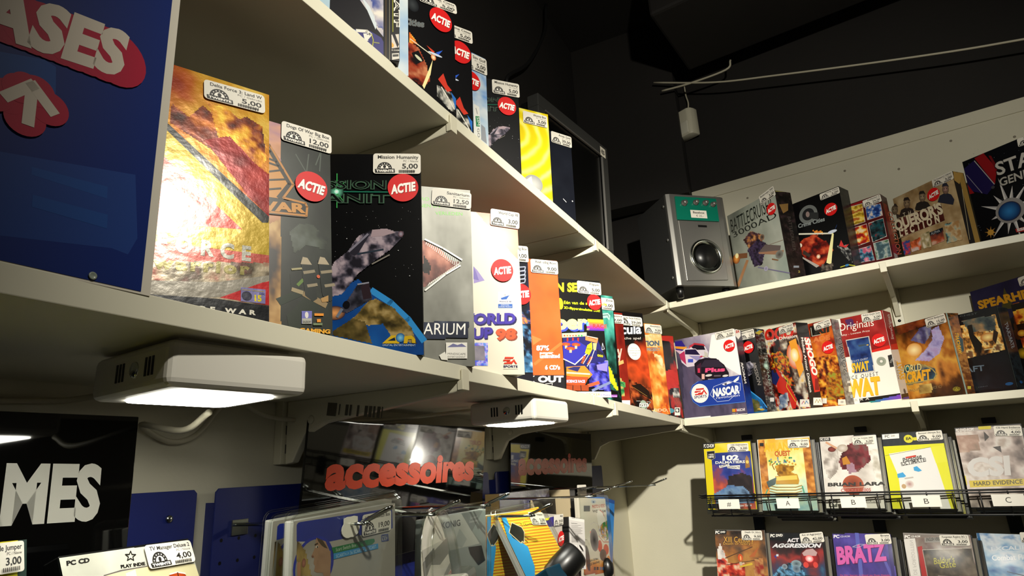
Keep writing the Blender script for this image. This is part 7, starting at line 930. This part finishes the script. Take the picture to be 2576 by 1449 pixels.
boxed('blister_pack', 'orange striped adapter pack tilted forward, the front of the two', 'blister pack', (1.0368,.3984,-.2209,-.1937,.5005,-.0493), .1179, .1774, .012, 'c8c8c0',
 [('R',0,0,1,1,'e0902c'),('P',[1,0,1,.011,.731,0],'e8cc38'),('P',[.385,0,1,.026,1,.041,.068,0],'e8cc38'),('P',[0,.011,1,.056,1,.071,0,.025],'e8cc38'),('P',[0,.038,1,.086,1,.101,0,.052],'e8cc38'),('P',[0,.066,1,.116,1,.131,0,.08],'e8cc38'),('P',[0,.094,1,.146,1,.16,0,.106],'e8cc38'),('P',[0,.12,1,.175,1,.19,0,.134],'e8cc38'),('P',[0,.147,1,.204,1,.219,0,.161],'e8cc38'),('P',[0,.174,1,.234,1,.248,0,.187],'e8cc38'),('P',[0,.201,1,.263,1,.277,0,.214],'e8cc38'),('P',[0,.228,1,.292,1,.306,0,.241],'e8cc38'),('P',[0,.254,1,.321,1,.335,0,.267],'e8cc38'),('P',[0,.28,1,.349,1,.364,0,.293],'e8cc38'),('P',[0,.307,1,.378,1,.392,0,.319],'e8cc38'),('P',[0,.332,1,.406,1,.42,0,.346],'e8cc38'),('P',[0,.358,1,.435,1,.449,0,.371],'e8cc38'),('P',[0,.384,1,.462,1,.476,0,.397],'e8cc38'),('P',[0,.41,1,.491,1,.504,0,.423],'e8cc38'),('P',[0,.436,1,.519,1,.531,.999,.532,0,.448],'e8cc38'),('P',[0,.461,.982,.545,.964,.557,0,.473],'e8cc38'),('P',[0,.486,.947,.569,.93,.581,0,.499],'e8cc38'),('P',[0,.511,.913,.594,.896,.606,0,.524],'e8cc38'),('P',[0,.537,.879,.618,.862,.63,0,.549],'e8cc38'),('P',[0,.562,.845,.642,.829,.653,0,.574],'e8cc38'),('P',[0,.586,.812,.665,.795,.677,0,.599],'e8cc38'),('P',[0,.612,.779,.688,.763,.7,0,.624],'e8cc38'),('P',[0,.637,.746,.712,.73,.723,0,.648],'e8cc38'),('P',[.076,.021,.171,.018,.155,.102,.185,.249,.32,.331,.261,.509,.09,.646,0,.632,0,.214],'2c98d8'),('P',[.227,.089,.388,.152,.395,.201,.331,.255,.284,.288,.252,.278,.214,.285,.103,.222,.082,.166],'141c1a'),('L',[.227,.089,.388,.152,.395,.201,.284,.288,.258,.273,.214,.285,.079,.169],.0016,'d8c8a0',True),('L',[.363,.234,.409,.264],.001,'1a1a14'),('L',[.325,.26,.364,.295],.001,'1a1a14'),('T','Travel Adapter',.388,.139,1.102,.15,.407,.11,'1c1a10',.05),('T','Travel Adapter',.387,.137,1.101,.148,.406,.108,'e0dc30',.05)],
 labels=[([.672,.029,1.007,.011,.595,.149],'Adapter','','5,00')], blister=True, socket=True)
boxed('mouse_box', 'white and violet carton with a torn corner and a sale dot behind the adapter packs', 'box', (1.1573,.4999,-.2865,-.0816,-.0708,-.0129), .13, .2, .05, 'b8b2a8',
 [('R',0,0,1,1,'c0bab0'),('P',[1,0,1,.099,0,.049,0,0],'3c3480'),('R',0,.6,1,1,'1c1a18')],
 labels=[([.72,-.013,1.01,-.009,.716,.084],'Muis','','29,00')], sales=[(.926,.203,.013,.1)])
boxed('mouse_box', 'small white carton with a mouse picture on its black side, the nearer of two', 'box', (1.2705,.4914,-.1992,-.097,.0374,.1716), .0668, .0931, .05, '1c1a18',
 [('R',0,0,1,1,'d4d0cc'),('R',0,0,1,.06,'e8e4de'),('T','Optical USB mouse',.17,.024,.77,-.008,.172,.006,'2a2826',.022),('T','Specifications',.139,.128,.524,.114,.14,.112,'2a2826',.022),('L',[.135,.162,.754,.131],.0005,'7a7672'),('L',[.133,.19,.571,.169],.0005,'7a7672'),('L',[.13,.217,.838,.183],.0005,'7a7672'),('L',[.128,.244,.744,.216],.0005,'7a7672'),('L',[.125,.271,.832,.239],.0005,'7a7672'),('L',[.123,.298,.738,.271],.0005,'7a7672'),('L',[.12,.325,.825,.295],.0005,'7a7672'),('L',[.118,.352,.553,.335],.0005,'7a7672'),('L',[.115,.379,.55,.363],.0005,'7a7672'),('L',[.113,.406,.371,.398],.0005,'7a7672'),('L',[.11,.433,.544,.417],.0005,'7a7672'),('L',[.108,.46,.541,.445],.0005,'7a7672'),('L',[.105,.487,.538,.472],.0005,'7a7672'),('P',[.057,.555,.435,.541,.44,.654,.06,.664],'ece8e4'),('P',[.521,.544,.878,.533,.882,.646,.518,.654],'ece8e4'),('E',.222,.602,.146,.024,'1c1c1c','1c1c1c',.5),('E',.71,.591,.152,.03,'161616','161616',.5),('T','For PC, Laptop and Notebook',.079,.774,.859,.762,.081,.755,'2a2826',.022),('P',[.115,.835,.421,.834,.421,.958,.111,.962],'1c1c1e'),('E',.673,.841,.063,.045,'3a3836'),('E',.673,.841,.056,.04,'ece8e4'),('T','USB',.583,.856,.768,.854,.586,.83,'2a2826',.022),('P',[.402,.933,.577,.909,.548,.976,.377,.972],'b0a070'),('P',[.641,.921,.831,.917,.825,.97,.635,.974],'4a58a0')],
 side=[('R',0,0,1,1,'26221f'),('R',0,0,1,.06,'dcd8d2'),('F',[.002,.009,0,.009,0,.213],'14100e2c26223c3430',{'c0':.5,'cn':.9,'su':4,'sv':4,'seed':531,'nx':12,'ny':34}),('E',-.417,.422,.181,.231,'0e0c0b','5a5450',.08),('L',[-.268,.114,-.427,.061,-.607,.107],.0008,'7a7470'),('L',[-.262,.253,-.328,.462,-.463,.627,-.571,.601],.0024,'a85a50'),('E',-.385,.339,.043,.096,'7a746e'),('T','Optische USB Maus',-.093,.867,-.55,.809,-.088,.826,'2a2826',.022),('T','mit LED Beleuchtung',-.093,.94,-.594,.872,-.091,.893,'2a2826',.022)])
boxed('mouse_box', 'small white carton with a list of lines, mostly hidden behind the nearer of two', 'box', (1.2665,.5474,-.2032,-.097,.0374,.1716), .0668, .0931, .05, '1c1a18',
 [('R',0,0,1,1,'d4d0cc'),('R',0,0,1,.06,'e8e4de'),('T','Optical USB mouse',.17,.024,.77,-.008,.172,.006,'2a2826',.022),('T','Specifications',.139,.128,.524,.114,.14,.112,'2a2826',.022),('L',[.135,.162,.754,.131],.0005,'7a7672'),('L',[.133,.19,.571,.169],.0005,'7a7672'),('L',[.13,.217,.838,.183],.0005,'7a7672'),('L',[.128,.244,.744,.216],.0005,'7a7672'),('L',[.125,.271,.832,.239],.0005,'7a7672'),('L',[.123,.298,.738,.271],.0005,'7a7672'),('L',[.12,.325,.825,.295],.0005,'7a7672'),('L',[.118,.352,.553,.335],.0005,'7a7672'),('L',[.115,.379,.55,.363],.0005,'7a7672'),('L',[.113,.406,.371,.398],.0005,'7a7672'),('L',[.11,.433,.544,.417],.0005,'7a7672'),('L',[.108,.46,.541,.445],.0005,'7a7672'),('L',[.105,.487,.538,.472],.0005,'7a7672'),('P',[.057,.555,.435,.541,.44,.654,.06,.664],'ece8e4'),('P',[.521,.544,.878,.533,.882,.646,.518,.654],'ece8e4'),('E',.222,.602,.146,.024,'1c1c1c','1c1c1c',.5),('E',.71,.591,.152,.03,'161616','161616',.5),('T','For PC, Laptop and Notebook',.079,.774,.859,.762,.081,.755,'2a2826',.022),('P',[.115,.835,.421,.834,.421,.958,.111,.962],'1c1c1e'),('E',.673,.841,.063,.045,'3a3836'),('E',.673,.841,.056,.04,'ece8e4'),('T','USB',.583,.856,.768,.854,.586,.83,'2a2826',.022),('P',[.402,.933,.577,.909,.548,.976,.377,.972],'b0a070'),('P',[.641,.921,.831,.917,.825,.97,.635,.974],'4a58a0')])
boxed('blister_pack', 'cream and orange webcam card behind the mouse cartons', 'blister pack', (1.4435,.4998,-.2963,-.0728,.0267,.0776), .14, .2199, .012, 'c8c0b0',
 [('R',0,0,1,1,'dcd4c4'),('F',[0,.544,1,.597,1,.691,.995,.712,0,.683],'dcc89cd89038c86a1ca04818',{'c0':0,'cv':1,'cn':.4,'su':5,'sv':5,'seed':541,'nx':34,'ny':14}),('E',.522,.033,.095,.019,'b8c0c8'),('E',.521,.036,.037,.009,'5a6a8a'),('T','PHOTO & VIDEO',.45,.098,.965,.084,.455,.066,'c0442c',.022),('T','WEBCAM',.451,.137,.976,.135,.459,.111,'1c1a18',.022),('F',[.637,.254,.989,.218,1,.297,1,.393,.867,.413,.646,.351],'2c7a3c5a9a4cc83c30d8b82c3a4ab0e0d8c8',{'c0':.5,'cn':2,'su':20,'sv':20,'seed':542,'nx':16,'ny':32}),('P',[.669,.111,.827,.124,.933,.218,.646,.267,.6,.163],'ece6dc'),('L',[.617,.356,.784,.418,1.001,.423],.0016,'c85a38'),('L',[.723,.111,.85,.138,.894,.171],.002,'c83c2c'),('E',.862,.49,.103,.05,'c8442c'),('E',.639,.452,.079,.056,'c8442c'),('E',.929,.588,.065,.038,'d8843c'),('E',.73,.537,.128,.054,'1a1a1a','4a4a4a'),('P',[.348,.63,.417,.633,.409,.66,.339,.657],'3a3428'),('P',[.447,.634,.517,.637,.509,.665,.438,.661],'1c1c1c'),('P',[.56,.639,.632,.642,.623,.67,.552,.666],'6a7a98'),('P',[.66,.644,.733,.647,.724,.674,.651,.671],'4a7ab0'),('P',[.143,.073,.368,.072,.353,.124,.129,.124],'4a4a50')], blister=True, ball=True)
boxed('accessory_box', 'bright blue upright carton with a torn top and a grey strip on its side', 'box', (1.5227,.5413,-.3651,-.0278,-.0792,.1683), .0724, .282, .05, '1c5aa0',
 [('R',0,0,1,1,'2c80c8'),('F',[0,0,1,1],'1c6ab83080c83c90d8',{'c0':.5,'cn':.6,'su':3,'sv':3,'seed':551,'nx':12,'ny':105}),('R',0,0,1,.03,'1c4a90')],
 side=[('R',0,0,1,1,'3a78a0'),('F',[0,0,1,1],'1c4a7c3a78a06a94a82c80b8',{'c0':.5,'cn':1,'su':3,'sv':5,'seed':552,'nx':12,'ny':105}),('P',[0,.552,.002,.552,0,.544],'8a8a84'),('P',[0,.491,.008,.491,0,.478],'3a3a38')])
